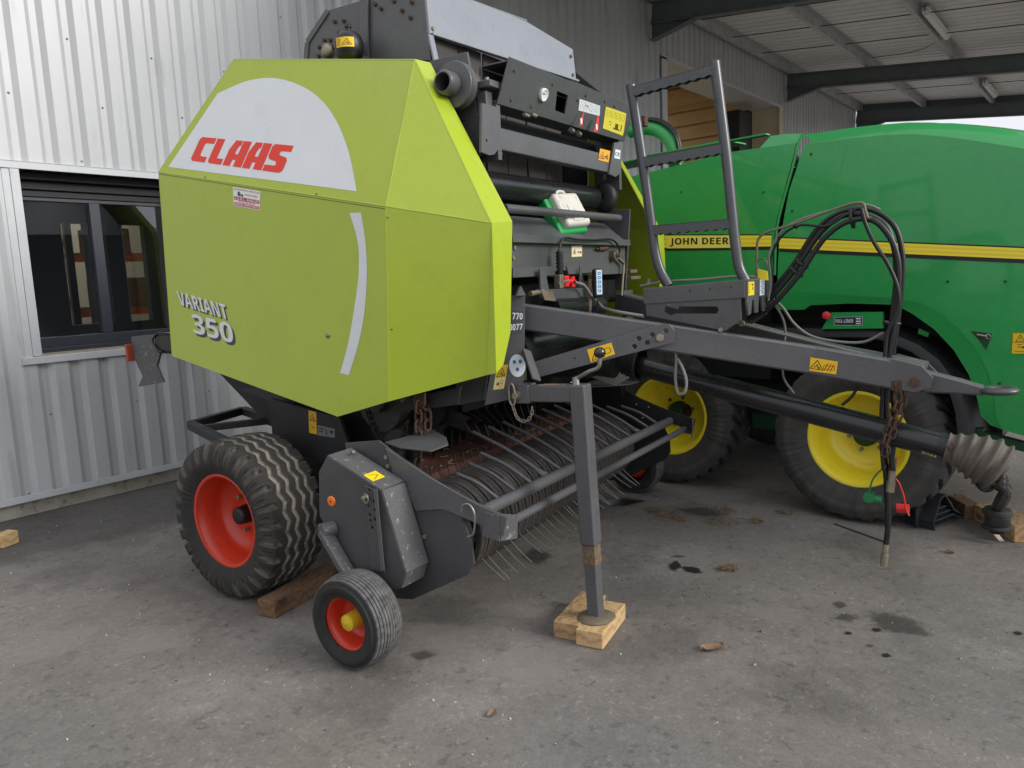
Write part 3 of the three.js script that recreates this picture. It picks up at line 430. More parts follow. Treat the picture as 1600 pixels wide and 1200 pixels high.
function lugTread(th, t) {                      // flotation tyre: oblique shoulder lugs over a worn centre
  const at_ = Math.abs(t), u = th / TAU * 28 + (t > 0 ? 0.5 : 0) + at_ * 1.1; const f = u - Math.floor(u); let d = 0, dust = 0.14;
  if (at_ > 0.16 && at_ < 1.1) { const q = Math.abs(f - 0.5) / 0.2; if (q < 1) { const k = (1 - ss(0.7, 1, q)) * ss(0.16, 0.2, at_) * (1 - ss(1.02, 1.1, at_)); d = -0.018 * k; dust = 0.30 - 0.22 * k; } else dust = 0.24; }
  if (Math.abs(t) < 0.03) { d = -0.008; }
  if (at_ > 1.1) { dust = 0.2 + 0.16 * (Math.abs(at_ - 1.24) < 0.05 ? 1 : 0); d += 0.003 * (Math.abs(at_ - 1.22) < 0.02 ? 1 : 0) - 0.002 * (Math.abs(at_ - 1.45) < 0.02 ? 1 : 0); d += 0.0015 * (Math.sin(th * 70) > 0.2 && Math.sin(th * 2.2 + 1) > 0 && at_ < 1.42 ? 1 : 0); }
  return [d, dust];
}
const rearTyre = tyre({ R: 0.42, W: 0.375, rr: 0.245, nT: 640, nS: 84, disp: zigTread, base: 0.012, dustCol: [0.30, 0.26, 0.21] });
const gaugeTyre = tyre({ R: 0.203, W: 0.172, rr: 0.118, nT: 160, nS: 100, disp: ribTread, base: 0.011, dustCol: [0.175, 0.17, 0.165] });
const bigTyre = tyre({ R: 0.525, W: 0.48, rr: 0.303, nT: 760, nS: 72, disp: lugTread, base: 0.024, dustCol: [0.17, 0.155, 0.135] });
const rearRim = latheX([[0.233, -0.152], [0.247, -0.158], [0.252, -0.15], [0.247, -0.146], [0.238, -0.142], [0.232, -0.12], [0.223, -0.105], [0.216, -0.06], [0.214, -0.03], [0.205, 0.0], [0.17, 0.02], [0.13, 0.028], [0.10, 0.02], [0.055, 0.02], [0.0, 0.02]].map(p => p), 64);
function rearWheel(parent, x, turnOut) {
  const w = part('wheel', parent, [x, 0.42, 0]); if (turnOut) w.rotation.y = Math.PI; const tm = M('tyre', rearTyre, mat.tyre, w); tm.rotation.x = 0.2;
  M('rim', rearRim, mat.red, w); M('hub', latheX([[0, -0.075], [0.03, -0.075], [0.044, -0.07], [0.047, -0.055], [0.047, -0.03], [0.05, -0.028], [0.05, 0.02]], 32), mat.black, w);
  for (let k = 0; k < 6; k++) { const a = k / 6 * TAU + 0.35; M('wheel_nut', boltAt([0.008, Math.cos(a) * 0.105, Math.sin(a) * 0.105], [-1, 0, 0], 0.012, 0.026), mat.zinc, w); }
  M('valve', rod([-0.06, 0.19, 0.02], [-0.11, 0.196, 0.021], 0.005), mat.rubber, w); return w;
}
const gaugeRim = latheX([[0.108, -0.056], [0.118, -0.062], [0.122, -0.056], [0.117, -0.05], [0.108, -0.045], [0.101, -0.02], [0.098, 0.012], [0.085, 0.03], [0.05, 0.035], [0, 0.035]], 48);
function gaugeWheel(parent, pos, flip) {
  const w = part('gauge_wheel', parent, pos); if (flip) w.rotation.y = Math.PI;
  M('tyre', gaugeTyre, mat.tyre, w); M('rim', gaugeRim, mat.red, w);
  M('hub_cap', latheX([[0, -0.066], [0.026, -0.058], [0.031, -0.055], [0.036, -0.056], [0.036, -0.02], [0.038, -0.018], [0.038, 0.03]], 32), mat.yellowCap, w);
  return w;
}
// chain: alternating stadium links along a path
const linkGeo = (r, L, W) => { const pts = []; for (let k = 0; k < 16; k++) { const a = k / 16 * TAU; pts.push([W / 2 * Math.cos(a) * 1, 0, (L / 2 - W / 2) * Math.sign(Math.sin(a)) * (Math.abs(Math.sin(a)) > 0.05 ? 1 : 0) + W / 2 * Math.sin(a)]); } return hose(pts, r, 22, 6, true); };
function chain(parent, pts, r, L, W, m, name = 'chain') {
  const c = part(name, parent), cur = new THREE.CatmullRomCurve3(pts.map(v3)), g = linkGeo(r, L, W), n = Math.max(1, Math.round(cur.getLength() / (L - 2.4 * r)));
  for (let k = 0; k < n; k++) { const p = cur.getPointAt((k + 0.5) / n), d = cur.getTangentAt((k + 0.5) / n); const o = M('link', g, m, c); o.position.copy(p); const q = new THREE.Quaternion().setFromUnitVectors(V(0, 0, 1), d); const q2 = new THREE.Quaternion().setFromAxisAngle(V(0, 0, 1), k % 2 ? Math.PI / 2 : 0.15); o.quaternion.copy(q).multiply(q2); }
  return c;
}

// ---------------------------------------------------------------- lime round baler: x across (near side negative), y up, z towards the hitch
const bal = thing('round_baler', 'lime green and grey round baler with red wheels standing in front of the window wall', 'baler', [3.283, 0, -3.678], THREE.MathUtils.degToRad(5.5));
const B = (n, g, m, l) => M(n, g, m, bal, l);
rearWheel(bal, -1.155, false); rearWheel(bal, 1.155, true);
B('axle', merge([rbox(2.1, 0.11, 0.11, 0.01, 0, 0.43, 0), rod([-1.13, 0.43, 0], [1.13, 0.43, 0], 0.035)]), mat.dark);
// --- side panels
const A_ = [-1.10, 2.258, -0.583], B_ = [-1.10, 1.933, 1.063], T2 = [-0.90, 2.576, 1.106], T1 = [[-0.9052,2.8001,-0.1141]][0];
const Cc = [[-1.1,1.0695,1.0083]][0], D_ = [[-1.1,0.9758,0.6669]][0], E_ = [[-1.1,1.2418,-0.6366]][0], F_ = [[-0.95,1.8344,1.5126]][0], G_ = [[-0.955,1.1868,1.4535]][0];
const S1 = [...[[-0.8171,2.5735,1.125]], ...[[-0.8106,1.8442,1.525],[-0.8466,1.5026,1.525],[-0.8621,1.3639,1.525],[-0.9278,1.2306,1.525],[-0.9842,1.2014,1.525]]];
{
  const vs = [A_, B_, Cc, D_, E_, T1, T2, F_, G_, S1[0], S1[1], S1[2], S1[5], [-1.0, 2.26, -0.66], [-0.82, 2.80, -0.19], [-1.0, 1.245, -0.71], [-0.8, 2.80, -0.12], [-0.8, 2.585, 1.09], [-1.0, 0.955, 0.66], [-1.0, 1.05, 0.98], S1[3], S1[4]];
  const fs = [[0, 4, 3, 2, 1], [0, 1, 6, 5], [1, 7, 6], [1, 2, 8, 7], [6, 7, 10, 9], [7, 8, 12, 21, 20, 11, 10], [0, 5, 14, 13], [0, 13, 15, 4], [5, 6, 17, 16]];
  // orient outwards
  const ctr = V(-0.6, 1.7, 0.3); for (const f of fs) { const p = f.map(i => v3(vs[i])); const c = p.reduce((a, b) => a.add(b.clone().multiplyScalar(1 / p.length)), V(0, 0, 0)); if (newell(p).dot(c.sub(ctr)) < 0) f.reverse(); }
  const near = shell(vs, fs, 0.004);
  const mir = near.clone().scale(-1, 1, 1); { const p = mir.attributes.position, n = p.count; for (let i = 0; i < n; i += 3) { for (const k of ['position', 'normal', 'uv']) { const a = mir.attributes[k], s = a.itemSize; for (let q = 0; q < s; q++) { const t = a.array[(i + 1) * s + q]; a.array[(i + 1) * s + q] = a.array[(i + 2) * s + q]; a.array[(i + 2) * s + q] = t; } } } mir.computeVertexNormals(); }
  const sp = B('side_panel', near, mat.lime, 'lime side panel with white decal and red lettering'); B('side_panel', mir, mat.lime);
  // pressed folds: a small rounded roll along each crease, and the lapped seam under the upper facet
  { const E = [[A_, B_], [B_, Cc], [B_, T2], [B_, F_], [F_, G_], [F_, T2], [T1, T2], [A_, T1], [A_, E_]]; for (const [a, b] of E) M('pressed_fold', rod(v3(a).lerp(V(-0.6, 1.7, 0.3), 0.004), v3(b).lerp(V(-0.6, 1.7, 0.3), 0.004), 0.004, 0.004, 10), mat.lime, sp);
    const q = v3(A_).add(V(0.001, -0.012, 0)), e = v3(B_).add(V(0.001, -0.012, -0.006)); M('seam_gap', bar(q, e, 0.004, 0.0022, 0, [0, 1, 0]), mat.dark, sp); }
  // folded seam under the upper facet (a dark joint line and small fixings)
  const nU = newell([A_, B_, T2, T1].map(v3)); const outU = nU.x > 0 ? nU.clone().negate() : nU.clone();
  // basis on the upper facet: u runs forward along the seam, v up the slope
  const uU = v3(B_).sub(v3(A_)).normalize(), vU = outU.clone().cross(uU).normalize(); if (vU.y < 0) vU.negate();
  const onU = (g, o, off) => { g.applyMatrix4(basis(uU, vU, uU.clone().cross(vU), v3(o).addScaledVector(outU, off))); return g; };
  const arc = [[-1.0902,2.2736,-0.5002],[-0.9625,2.6292,-0.195],[-0.9509,2.6464,-0.0908],[-0.9406,2.6588,0.0166],[-0.9343,2.6515,0.1578],[-0.9353,2.6249,0.2763],[-0.942,2.5794,0.3953],[-0.9543,2.5161,0.5144],[-0.9736,2.4317,0.622],[-0.9999,2.3279,0.7148],[-1.0318,2.2083,0.7931],[-1.0618,2.1005,0.8448],[-1.0863,2.0136,0.8807]];
  const o2 = q => { const d = v3(q).sub(v3(A_)); return new THREE.Vector2(d.dot(uU), d.dot(vU)); };
  { const s = new THREE.Shape(); const q = arc.map(o2); s.moveTo(q[0].x, q[0].y); s.lineTo(q[1].x, q[1].y); s.splineThru(q.slice(2)); s.closePath(); M('white_decal', onU(new THREE.ShapeGeometry(s, 10), A_, 0.0012), mat.decalWhite, sp); }
  const glyph = { C: [[0, 0.1], [0, 0.9], [0.1, 1], [0.86, 1], [0.86, 0.77], [0.46, 0.77], [0.4, 0.71], [0.4, 0.29], [0.46, 0.23], [0.80, 0.23], [0.80, 0], [0.1, 0]], L: [[0, 0.1], [0, 1], [0.40, 1], [0.40, 0.23], [0.74, 0.23], [0.74, 0], [0.1, 0]],
    A: [[0, 0], [0, 0.62], [0.16, 1], [0.50, 1], [0.50, 0.80], [0.44, 0.80], [0.38, 0.66], [0.38, 0.47], [0.54, 0.47], [0.54, 1], [0.95, 1], [0.95, 0], [0.54, 0], [0.54, 0.25], [0.38, 0.25], [0.38, 0]], S: [[0, 0], [0, 0.23], [0.46, 0.23], [0.5, 0.28], [0.46, 0.38], [0.1, 0.44], [0, 0.55], [0, 0.9], [0.1, 1], [0.95, 1], [0.95, 0.77], [0.5, 0.77], [0.46, 0.7], [0.5, 0.62], [0.84, 0.56], [0.92, 0.46], [0.92, 0.1], [0.8, 0]] };
  const LT = [[-1.075,2.2884,-0.3248],[-1.0756,2.1455,0.3884],[-1.0336,2.2728,0.4369],[-1.035,2.4077,-0.2691]].map(o2);   // lettering corners
  const word = 'CLAAS', wd = [0.93, 0.82, 1.0, 1.0, 0.95], tot = wd.reduce((a, b) => a + b, 0); let cx = 0; const shapes = [];
  for (let k = 0; k < 5; k++) { const pts = glyph[word[k]].map(([gx, gy]) => { const u = (cx + gx) / tot, v = gy; const b = LT[0].clone().lerp(LT[1], u), t = LT[3].clone().lerp(LT[2], u); return b.lerp(t, v); }); shapes.push(new THREE.Shape(pts)); cx += wd[k]; }
  M('lettering', onU(new THREE.ShapeGeometry(shapes), A_, 0.0022), mat.decalRed, sp, 'red lettering reading CLAAS on white decal');
  // model lettering on the flat face
  const flatText = (str, bl, br, hgt, dz, dy, name, m, off, skew = 0) => { const g = textGeo(str, 1); const b = g.boundingBox, w = b.max.x - b.min.x, h = b.max.y - b.min.y; g.translate(-b.min.x, -b.min.y, 0); g.scale(1 / w, 1 / h, 1); const a = v3(bl), e = v3(br), d = e.clone().sub(a); const p = g.attributes.position; for (let i = 0; i < p.count; i++) { const u = p.getX(i), v = p.getY(i); const q = a.clone().addScaledVector(d, u); q.y += v * hgt + dy; q.z += dz + v * skew; p.setXYZ(i, -1.1 - off, q.y, q.z); } const n = g.attributes.normal; for (let i = 0; i < n.count; i++) n.setXYZ(i, -1, 0, 0); return M(name, g, m, sp); };
  const V1 = [[-1.1,1.5306,-0.5076],[-1.1,1.4468,-0.0921]], V2 = [[-1.1,1.3744,-0.4043],[-1.1,1.3186,-0.0629]];
  for (const [m, n, off, dz, dy] of [[mat.decalDark, 'lettering_shadow', 0.0012, 0.012, -0.011], [mat.decalWhite, 'lettering', 0.0022, 0, 0]]) { flatText('VARIANT', V1[0], V1[1], 0.078, dz, dy, n, m, off, -0.02); flatText('350', V2[0], V2[1], 0.108, dz * 1.4, dy * 1.5, n, m, off, -0.01); }
  // dealer sticker, curved stripe, key lock, seam
  const dl = sticker(256, 180, (x, w, h) => { x.fillStyle = '#e8e6e2'; x.fillRect(0, 0, w, h); x.fillStyle = '#a5223a'; x.fillRect(6, 88, w - 12, 34); x.fillRect(6, 144, w - 12, 30); x.fillStyle = '#77324a'; x.font = 'bold 22px sans-serif'; x.textAlign = 'center'; x.fillText('EQUIPEMENTS AGRICOLES', w / 2, 26, w - 14); x.font = 'bold 24px sans-serif'; x.fillText('TRACTEURS', 168, 66, 120); x.fillText('01 55 52 04 25', w / 2, 139, w - 70); x.fillStyle = '#46424a'; x.fillRect(42, 46, 26, 34); x.fillRect(70, 58, 26, 22); x.beginPath(); x.moveTo(38, 48); x.lineTo(55, 32); x.lineTo(72, 48); x.fill(); x.fillStyle = '#efdcdc'; x.font = 'bold 30px sans-serif'; x.fillText('S.A.R.L. GUILLET', w / 2, 116, w - 24); x.font = 'bold 26px sans-serif'; x.fillText('SERVICE APRES-VENTE', w / 2, 168, w - 24); });
  const q = [[-1.1,2.0235,0.0341],[-1.1,1.9819,0.2321],[-1.1,2.0728,0.249],[-1.1,2.1145,0.0422]]; M('dealer_sticker', quad(q[0], q[1], q[2], q[3]), dl, sp);
  { const o = [[-1.1,1.9206,0.8414],[-1.1,1.7847,0.8802],[-1.1,1.6422,0.8705],[-1.1,1.4687,0.8215],[-1.1,1.3201,0.7697],[-1.1,1.1882,0.7059]], i = [[-1.1,1.1811,0.7643],[-1.1,1.321,0.8358],[-1.1,1.4681,0.8901],[-1.1,1.6403,0.922],[-1.1,1.7819,0.9273],[-1.1,1.9177,0.9126]]; const s = new THREE.Shape(); const f = p => new THREE.Vector2(p[2], p[1]); s.moveTo(o[0][2], o[0][1]); s.splineThru(o.slice(1).map(f)); s.lineTo(i[0][2], i[0][1]); s.splineThru(i.slice(1).map(f)); s.closePath(); const g = new THREE.ShapeGeometry(s, 8); g.applyMatrix4(basis(V(0, 0, 1), V(0, 1, 0), V(-1, 0, 0), V(-1.1012, 0, 0))); M('curved_stripe', g, mat.decalWhite, sp); }
  const k = [[-1.1,1.3672,0.643]][0]; M('lock', merge([latheX([[0, -0.008], [0.008, -0.008], [0.009, -0.004], [0.013, -0.004], [0.015, 0], [0.015, 0.004]], 20)]).translate(-1.1, k[1], k[2]), mat.zinc, sp);
  M('panel_rivet', merge([[-1.1,2.1849,-0.1781],[-1.1,2.0242,0.637],[-1.1,1.8835,1.0664],[-1.1,1.3955,1.0513],[-1.1,2.2373,1.4959]].slice(0, 4).map(p => boltAt([p[0] - 0.001, p[1], p[2]], [-1, 0, 0], 0.0035, 0.003))), mat.dark, sp);
}
// --- bale chamber: side plates, belts, rollers
function beamPath(pts, w, h) {                  // rectangular tube through points, mitred
  const C = pts.map(v3), S_ = []; const n = C.length;
  for (let i = 0; i < n; i++) { const d = (i < n - 1 ? C[i + 1].clone().sub(C[i]).normalize() : V(0, 0, 0)).add(i > 0 ? C[i].clone().sub(C[i - 1]).normalize() : V(0, 0, 0)).normalize(); const s = V(0, 1, 0).cross(d).normalize(), u = d.clone().cross(s); const b = 0.008; const ww = w / 2, hh = h / 2;
    S_.push([[ww, hh - b], [ww - b, hh], [-ww + b, hh], [-ww, hh - b], [-ww, -hh + b], [-ww + b, -hh], [ww - b, -hh], [ww, -hh + b]].map(([a, c]) => C[i].clone().addScaledVector(s, a).addScaledVector(u, c))); }
  const pos = [], tri_ = (a, b, c) => pos.push(...a.toArray(), ...b.toArray(), ...c.toArray());
  for (let i = 0; i < n - 1; i++) for (let k = 0; k < 8; k++) { const a = S_[i][k], b = S_[i][(k + 1) % 8], c = S_[i + 1][(k + 1) % 8], d = S_[i + 1][k]; tri_(a, c, b); tri_(a, d, c); }
  for (let k = 1; k < 7; k++) { tri_(S_[0][0], S_[0][k], S_[0][k + 1]); tri_(S_[n - 1][0], S_[n - 1][k + 1], S_[n - 1][k]); }
  const g = new THREE.BufferGeometry(); g.setAttribute('position', new THREE.Float32BufferAttribute(pos, 3)); g.computeVertexNormals(); return triUV(g);
}
const mirX = g => { const m = g.clone().scale(-1, 1, 1); const p = m.attributes.position.count; for (const k of Object.keys(m.attributes)) { const a = m.attributes[k], s = a.itemSize; for (let i = 0; i < p; i += 3) for (let q = 0; q < s; q++) { const t = a.array[(i + 1) * s + q]; a.array[(i + 1) * s + q] = a.array[(i + 2) * s + q]; a.array[(i + 2) * s + q] = t; } } return m; };
const both = (name, g, m) => { B(name, g, m); return B(name, mirX(triUV(g)), m); };
const RV = [0, 1, 0];
{
  const side = plate([[-0.66, 0.78, -0.4], [-0.66, 0.78, 0.65], [-0.66, 1.3, 1.12], [-0.66, 2.5, 1.15], [-0.66, 2.74, 0.9], [-0.66, 2.74, 0.12], [-0.66, 2.2, -0.95], [-0.66, 1.2, -1.0]], 0.012);
  both('chamber_side', side, mat.dark);
  // raised tailgate cheek with bolts, seen above the near panel
  const ck = [[-0.68,2.7821,0.1836],[-0.68,2.8715,0.2037],[-0.68,2.9915,0.3695],[-0.68,2.9852,0.6202],[-0.68,3.0347,0.9222],[-0.68,2.9162,1.0069],[-0.68,2.6282,1.0246]];
  both('chamber_cheek', plate(ck, 0.014), mat.grey);
  const fl = [[-0.7,2.9836,0.6438],[-0.7,2.6979,0.6214]]; B('cheek_flange', bar(fl[0], fl[1], 0.05, 0.012, 0.002, [1, 0, 0]), mat.grey);
  const fe = [[-0.69,2.9868,0.3796],[-0.69,2.8672,0.2144],[-0.69,2.7781,0.1944]]; B('cheek_flange', merge([bar(fe[0], fe[1], 0.03, 0.012, 0.002, [1, 0, 0]), bar(fe[1], fe[2], 0.03, 0.012, 0.002, [1, 0, 0])]), mat.grey);
  for (const p of [[-0.69,2.9251,0.4239],[-0.69,2.9151,0.4865],[-0.69,2.8644,0.4496],[-0.69,2.8517,0.3418],[-0.69,2.8436,0.383],[-0.69,2.825,0.3011],[-0.69,2.8047,0.4067],[-0.69,2.7825,0.2916],[-0.69,2.9465,0.7032],[-0.69,2.9182,0.7386],[-0.69,2.9347,0.8226],[-0.69,2.8809,0.8708],[-0.69,2.9047,0.9325],[-0.69,2.8389,0.9195]]) B('bolt', boltAt(p, [-1, 0, 0], 0.010, 0.012), mat.rust);
  const ph = [[-0.69,2.7942,0.3638]][0]; B('bearing_hub', merge([latheX([[0, -0.03], [0.02, -0.03], [0.026, -0.02], [0.036, -0.018], [0.036, 0]], 24)]).translate(ph[0], ph[1], ph[2]), mat.zinc);
  // gas accumulator
  const ac = [[-0.8,2.7463,0.6166]][0]; const acc = part('gas_accumulator', bal, ac);
  M('vessel', lathe([[0, -0.075], [0.04, -0.07], [0.062, -0.05], [0.071, -0.02], [0.071, 0.01], [0.062, 0.04], [0.045, 0.058], [0.018, 0.064], [0.0, 0.064]], 36), mat.black, acc); M('valve_cap', lathe([[0, 0.1], [0.016, 0.098], [0.018, 0.085], [0.013, 0.082], [0.013, 0.074], [0.018, 0.072], [0.018, 0.062]], 16), mat.black, acc);
  const ws = sticker(128, 96, (x, w, h) => { x.fillStyle = '#e9c21c'; x.fillRect(0, 0, w, h); warn(x, 80, 50, 34); x.fillStyle = '#3a3208'; for (let k = 0; k < 5; k++) x.fillRect(8, 14 + k * 15, 26, 6); });
  { const g = new THREE.CylinderGeometry(0.0722, 0.0722, 0.045, 20, 1, true, -1.75, 1.3); M('warning_sticker', g, ws, acc); }
  B('accumulator_bracket', rbox(0.12, 0.03, 0.06, 0.004, ac[0] + 0.06, ac[1] - 0.05, ac[2]), mat.grey);
  // pale sloping hood above the belts
  const h0 = [[-0.66,2.7582,0.9982]][0], h1 = [[0.66,2.78,1.0648]][0];
  const hood = plate([[-0.67, h0[1], h0[2]], [0.68, h1[1], h1[2]], [0.68, h1[1] + 0.19, h1[2] - 0.02], [0.2, h1[1] + 0.24, h1[2] - 0.04], [-0.67, h0[1] + 0.24, h0[2] - 0.04]], 0.006);
  const hd = B('hood', hood, mat.greyLight, 'pale grey sloping hood sheet'); M('hood_lip', bar([-0.66, h0[1] - 0.004, h0[2] + 0.016], [0.67, h1[1] - 0.004, h1[2] + 0.016], 0.03, 0.012, 0.003), mat.greyLight, hd);
  M('hood_top', plate([[-0.67, h0[1] + 0.243, h0[2] - 0.042], [0.2, h1[1] + 0.243, h1[2] - 0.042], [0.2, h1[1] + 0.40, h1[2] - 0.6], [-0.67, h0[1] + 0.40, h0[2] - 0.6]], 0.006), mat.greyLight, hd);
  for (const p of [[-0.63, h0[1] + 0.03, h0[2] + 0.004], [0.64, h1[1] + 0.03, h1[2] + 0.004], [0.64, h1[1] + 0.14, h1[2] - 0.006]]) M('bolt', boltAt(p, [0, 0, 1], 0.010, 0.01), mat.zinc, hd);
  B('cheek_strip', bar([[-0.67,2.7464,1.0172]][0], [[-0.67,2.624,1.0432]][0], 0.012, 0.035, 0.002, [1, 0, 0]), mat.greyLight);
  B('hood_end_plate', plate([[0.7,2.8428,1.0497],[0.7,2.7813,1.0566],[0.7,2.6853,1.229],[0.7,2.6992,1.2122]], 0.02), mat.dark);
  // belts behind the bar
  for (let k = 0; k < 6; k++) B('belt', rbox(0.195, 0.62, 0.012, 0.004, -0.52 + k * 0.208, 2.46, 0.985 - (k % 2) * 0.004), S({ color: lin(0.06, 0.052, 0.047), roughness: 0.85 }));
  // upper box bar: open near end, front face with cut-out
  const zf = 1.447; const cut = [[-0.166,2.4302,1.3876],[-0.0649,2.4271,1.3863],[-0.0877,2.5095,1.4206],[-0.2002,2.5115,1.4215]];
  const gb = part('control_bar', bal);
  M('front_face', plate([[-0.66, 2.385, 1.369], [0.69, 2.385, 1.369], [0.69, 2.572, 1.447], [-0.66, 2.572, 1.447]], 0.006, [cut]), mat.grey, gb);
  M('shell', merge([span(-0.64, 0.69, 2.562, 2.568, 1.27, 1.437), span(-0.66, 0.69, 2.386, 2.393, 1.25, 1.364), span(-0.62, 0.69, 2.41, 2.56, 1.265, 1.272), span(0.684, 0.69, 2.41, 2.56, 1.275, 1.37), plate([[-0.645, 2.404, 1.27], [-0.645, 2.562, 1.27], [-0.645, 2.562, 1.285], [-0.645, 2.404, 1.285]], 0.004)]), mat.grey, gb);
  M('warning_beacon', merge([rod([cut[0][0] + 0.006, 2.405, 1.338], [cut[0][0] + 0.008, 2.50, 1.362], 0.024, 0.022)]), mat.orange, gb);
  for (const p of [[-0.6011,2.5291,1.4288],[-0.5636,2.415,1.3812],[-0.2584,2.5329,1.4304],[-0.384,2.4152,1.3813],[0.0874,2.5374,1.4323],[0.0181,2.5054,1.4189],[0.3092,2.5442,1.4351],[0.4361,2.5377,1.4324],[0.6532,2.4224,1.3843]]) M('bolt', boltAt(p, [0, 0, 1], 0.0095, 0.01), mat.rust, gb);
  const gc = [[-0.3198,2.4753,1.4064]][0]; const ga = M('pressure_gauge', merge([lathe([[0, 0.012], [0.022, 0.012], [0.024, 0.016], [0.029, 0.016], [0.031, 0.012], [0.031, 0]], 28).rotateX(Math.PI / 2 + 0.39)]).translate(gc[0], gc[1], gc[2] + 0.004), mat.white, gb); M('needle', box(0.022, 0.003, 0.002, gc[0] - 0.006, gc[1], gc[2] + 0.018), mat.decalBlack, ga);
  const pr = sticker(256, 160, (x, w, h) => { x.fillStyle = '#dfe2e4'; x.fillRect(0, 0, w, h); x.fillStyle = '#555b60'; for (let k = 0; k < 6; k++) for (let j = 0; j < 12; j++) if ((j * 5 + k * 3) % 4) x.fillRect(14 + j * 19, 22 + k * 20, 12, 5); x.font = 'bold 34px sans-serif'; x.fillStyle = '#32373c'; x.fillText('247', 66, 78); });
  const q1 = [[0.0557,2.4626,1.4011],[0.2971,2.469,1.4037],[0.2686,2.5159,1.4233],[0.0332,2.5137,1.4224]]; M('data_sticker', quad(...q1, 0.006), pr, gb);
  const ys = sticker(256, 320, (x, w, h) => { x.fillStyle = '#e6d94a'; x.fillRect(0, 0, w, h); x.strokeStyle = '#5d5620'; x.lineWidth = 3; x.beginPath(); x.moveTo(10, 130); x.lineTo(w - 10, 130); x.stroke(); for (let k = 0; k < 4; k++) { x.strokeRect(20 + k * 58, 40, 44, 70); x.beginPath(); x.moveTo(26 + k * 58, 100); x.lineTo(58 + k * 58, 50); x.stroke(); } x.fillStyle = '#6b4a16'; x.fillRect(140, 190, 40, 70); x.fillRect(120, 255, 76, 22); x.fillRect(60, 190, 30, 12); x.fillRect(70, 230, 20, 10); x.fillRect(210, 180, 12, 90); });
  const q2 = [[0.3766,2.4179,1.3825],[0.6531,2.412,1.38],[0.6009,2.5253,1.4272],[0.3343,2.5225,1.4261]]; M('warning_sticker', quad(...q2, 0.006), ys, gb);
  // red and white ribbons hanging from the bar
  for (const [a, b, c, d] of [[[0.0725,2.4576,1.43],[0.0104,2.3742,1.43],[0.0461,2.3759,1.43],[0.0639,2.4336,1.43]], [[0.2366,2.4595,1.43],[0.1778,2.3642,1.43],[0.2319,2.3747,1.43],[0.2434,2.4437,1.43]]]) { const rb = M('marker_ribbon', plate([a, b, c, d], 0.003, [], 0), mat.redPlastic, gb); const m = v3(b).lerp(v3(c), 0.5); M('white_patch', box(0.018, 0.028, 0.002, m.x + 0.003, m.y + 0.024, 1.434), mat.white, rb); }
  for (const p of [[-0.4591,2.3509,1.4],[-0.3888,2.3613,1.4]]) M('fitting', rod([p[0] - 0.02, p[1] + 0.01, p[2]], [p[0] + 0.02, p[1] + 0.008, p[2]], 0.009), mat.zinc, gb);
  M('pipe_clip', merge([[-0.0124,2.3527,1.4],[0.0648,2.3467,1.4]].map(p => rod([p[0] - 0.015, p[1], p[2]], [p[0] + 0.012, p[1] - 0.006, p[2]], 0.013))), mat.steel, gb);
  // pulley and open shaft end beside the near panel
  const pc = [-0.78, 2.462, 1.235]; const pul = part('net_roll_shaft', bal, pc);
  M('open_tube', latheX([[0.040, -0.10], [0.047, -0.10], [0.052, -0.092], [0.052, -0.02], [0.040, -0.02], [0.040, -0.10]], 40), mat.grey, pul); M('tube_bottom', latheX([[0, 0.02], [0.041, 0.02]], 24), mat.black, pul);
  M('pulley_disc', latheX([[0.045, -0.03], [0.098, -0.028], [0.102, -0.022], [0.102, -0.012], [0.086, -0.004], [0.086, 0.006], [0.102, 0.014], [0.102, 0.024], [0.045, 0.03], [0.045, -0.03]], 48), mat.grey, pul);
  M('bearing_housing', merge([latheX([[0, 0.03], [0.075, 0.03], [0.075, 0.12], [0.06, 0.14], [0, 0.14]], 32), rbox(0.1, 0.03, 0.14, 0.004, 0.1, 0.0, 0.08), rbox(0.05, 0.11, 0.05, 0.004, 0.09, -0.08, 0.09), rbox(0.10, 0.16, 0.01, 0.003, -0.02, -0.02, -0.11)]), mat.grey, pul);
  M('bolt', merge([boltAt([0.07, 0.016, 0.12], [0, 1, 0], 0.011, 0.016), boltAt([0.06, -0.12, 0.12], [0, -1, 0], 0.011, 0.016)]), mat.zinc, pul);
  B('gusset_plate', plate([[-0.70, 2.62, 0.95], [-0.70, 2.62, 1.25], [-0.70, 2.2, 1.32], [-0.70, 1.9, 1.1], [-0.70, 1.9, 0.95]], 0.012), mat.grey);
  B('bolt', boltAt([[-0.71,2.3343,1.2203]][0], [-1, 0, 0], 0.013, 0.006), mat.steel);
  B('square_tube', merge([span(-0.69, -0.60, 2.238, 2.244, 1.28, 1.35), span(-0.69, -0.60, 2.17, 2.176, 1.28, 1.35), span(-0.69, -0.60, 2.176, 2.238, 1.28, 1.286), span(-0.69, -0.60, 2.176, 2.238, 1.344, 1.35)]), mat.grey);
  const nb = [[-0.7887,2.3657,1.372],[-0.6486,2.3661,1.372],[-0.6519,2.3237,1.372],[-0.6786,2.1799,1.372],[-0.7114,2.1538,1.372],[-0.7523,2.1465,1.372],[-0.8107,2.1539,1.372]]; B('hanger_plate', plate(nb, 0.012, [[[[-0.7672,2.2083,1.372]][0], 0.006]]), mat.grey);
  const fb = [[0.5447,2.3593,1.372],[0.6686,2.3781,1.372],[0.6473,2.309,1.372],[0.6147,2.1909,1.372],[0.5518,2.1633,1.372],[0.467,2.1741,1.372]]; B('hanger_plate', plate(fb, 0.012), mat.grey);
  B('hanger_web', merge([span(-0.66, -0.63, 2.14, 2.40, 1.20, 1.366), span(0.63, 0.66, 2.1, 2.40, 1.20, 1.366)]), mat.grey);
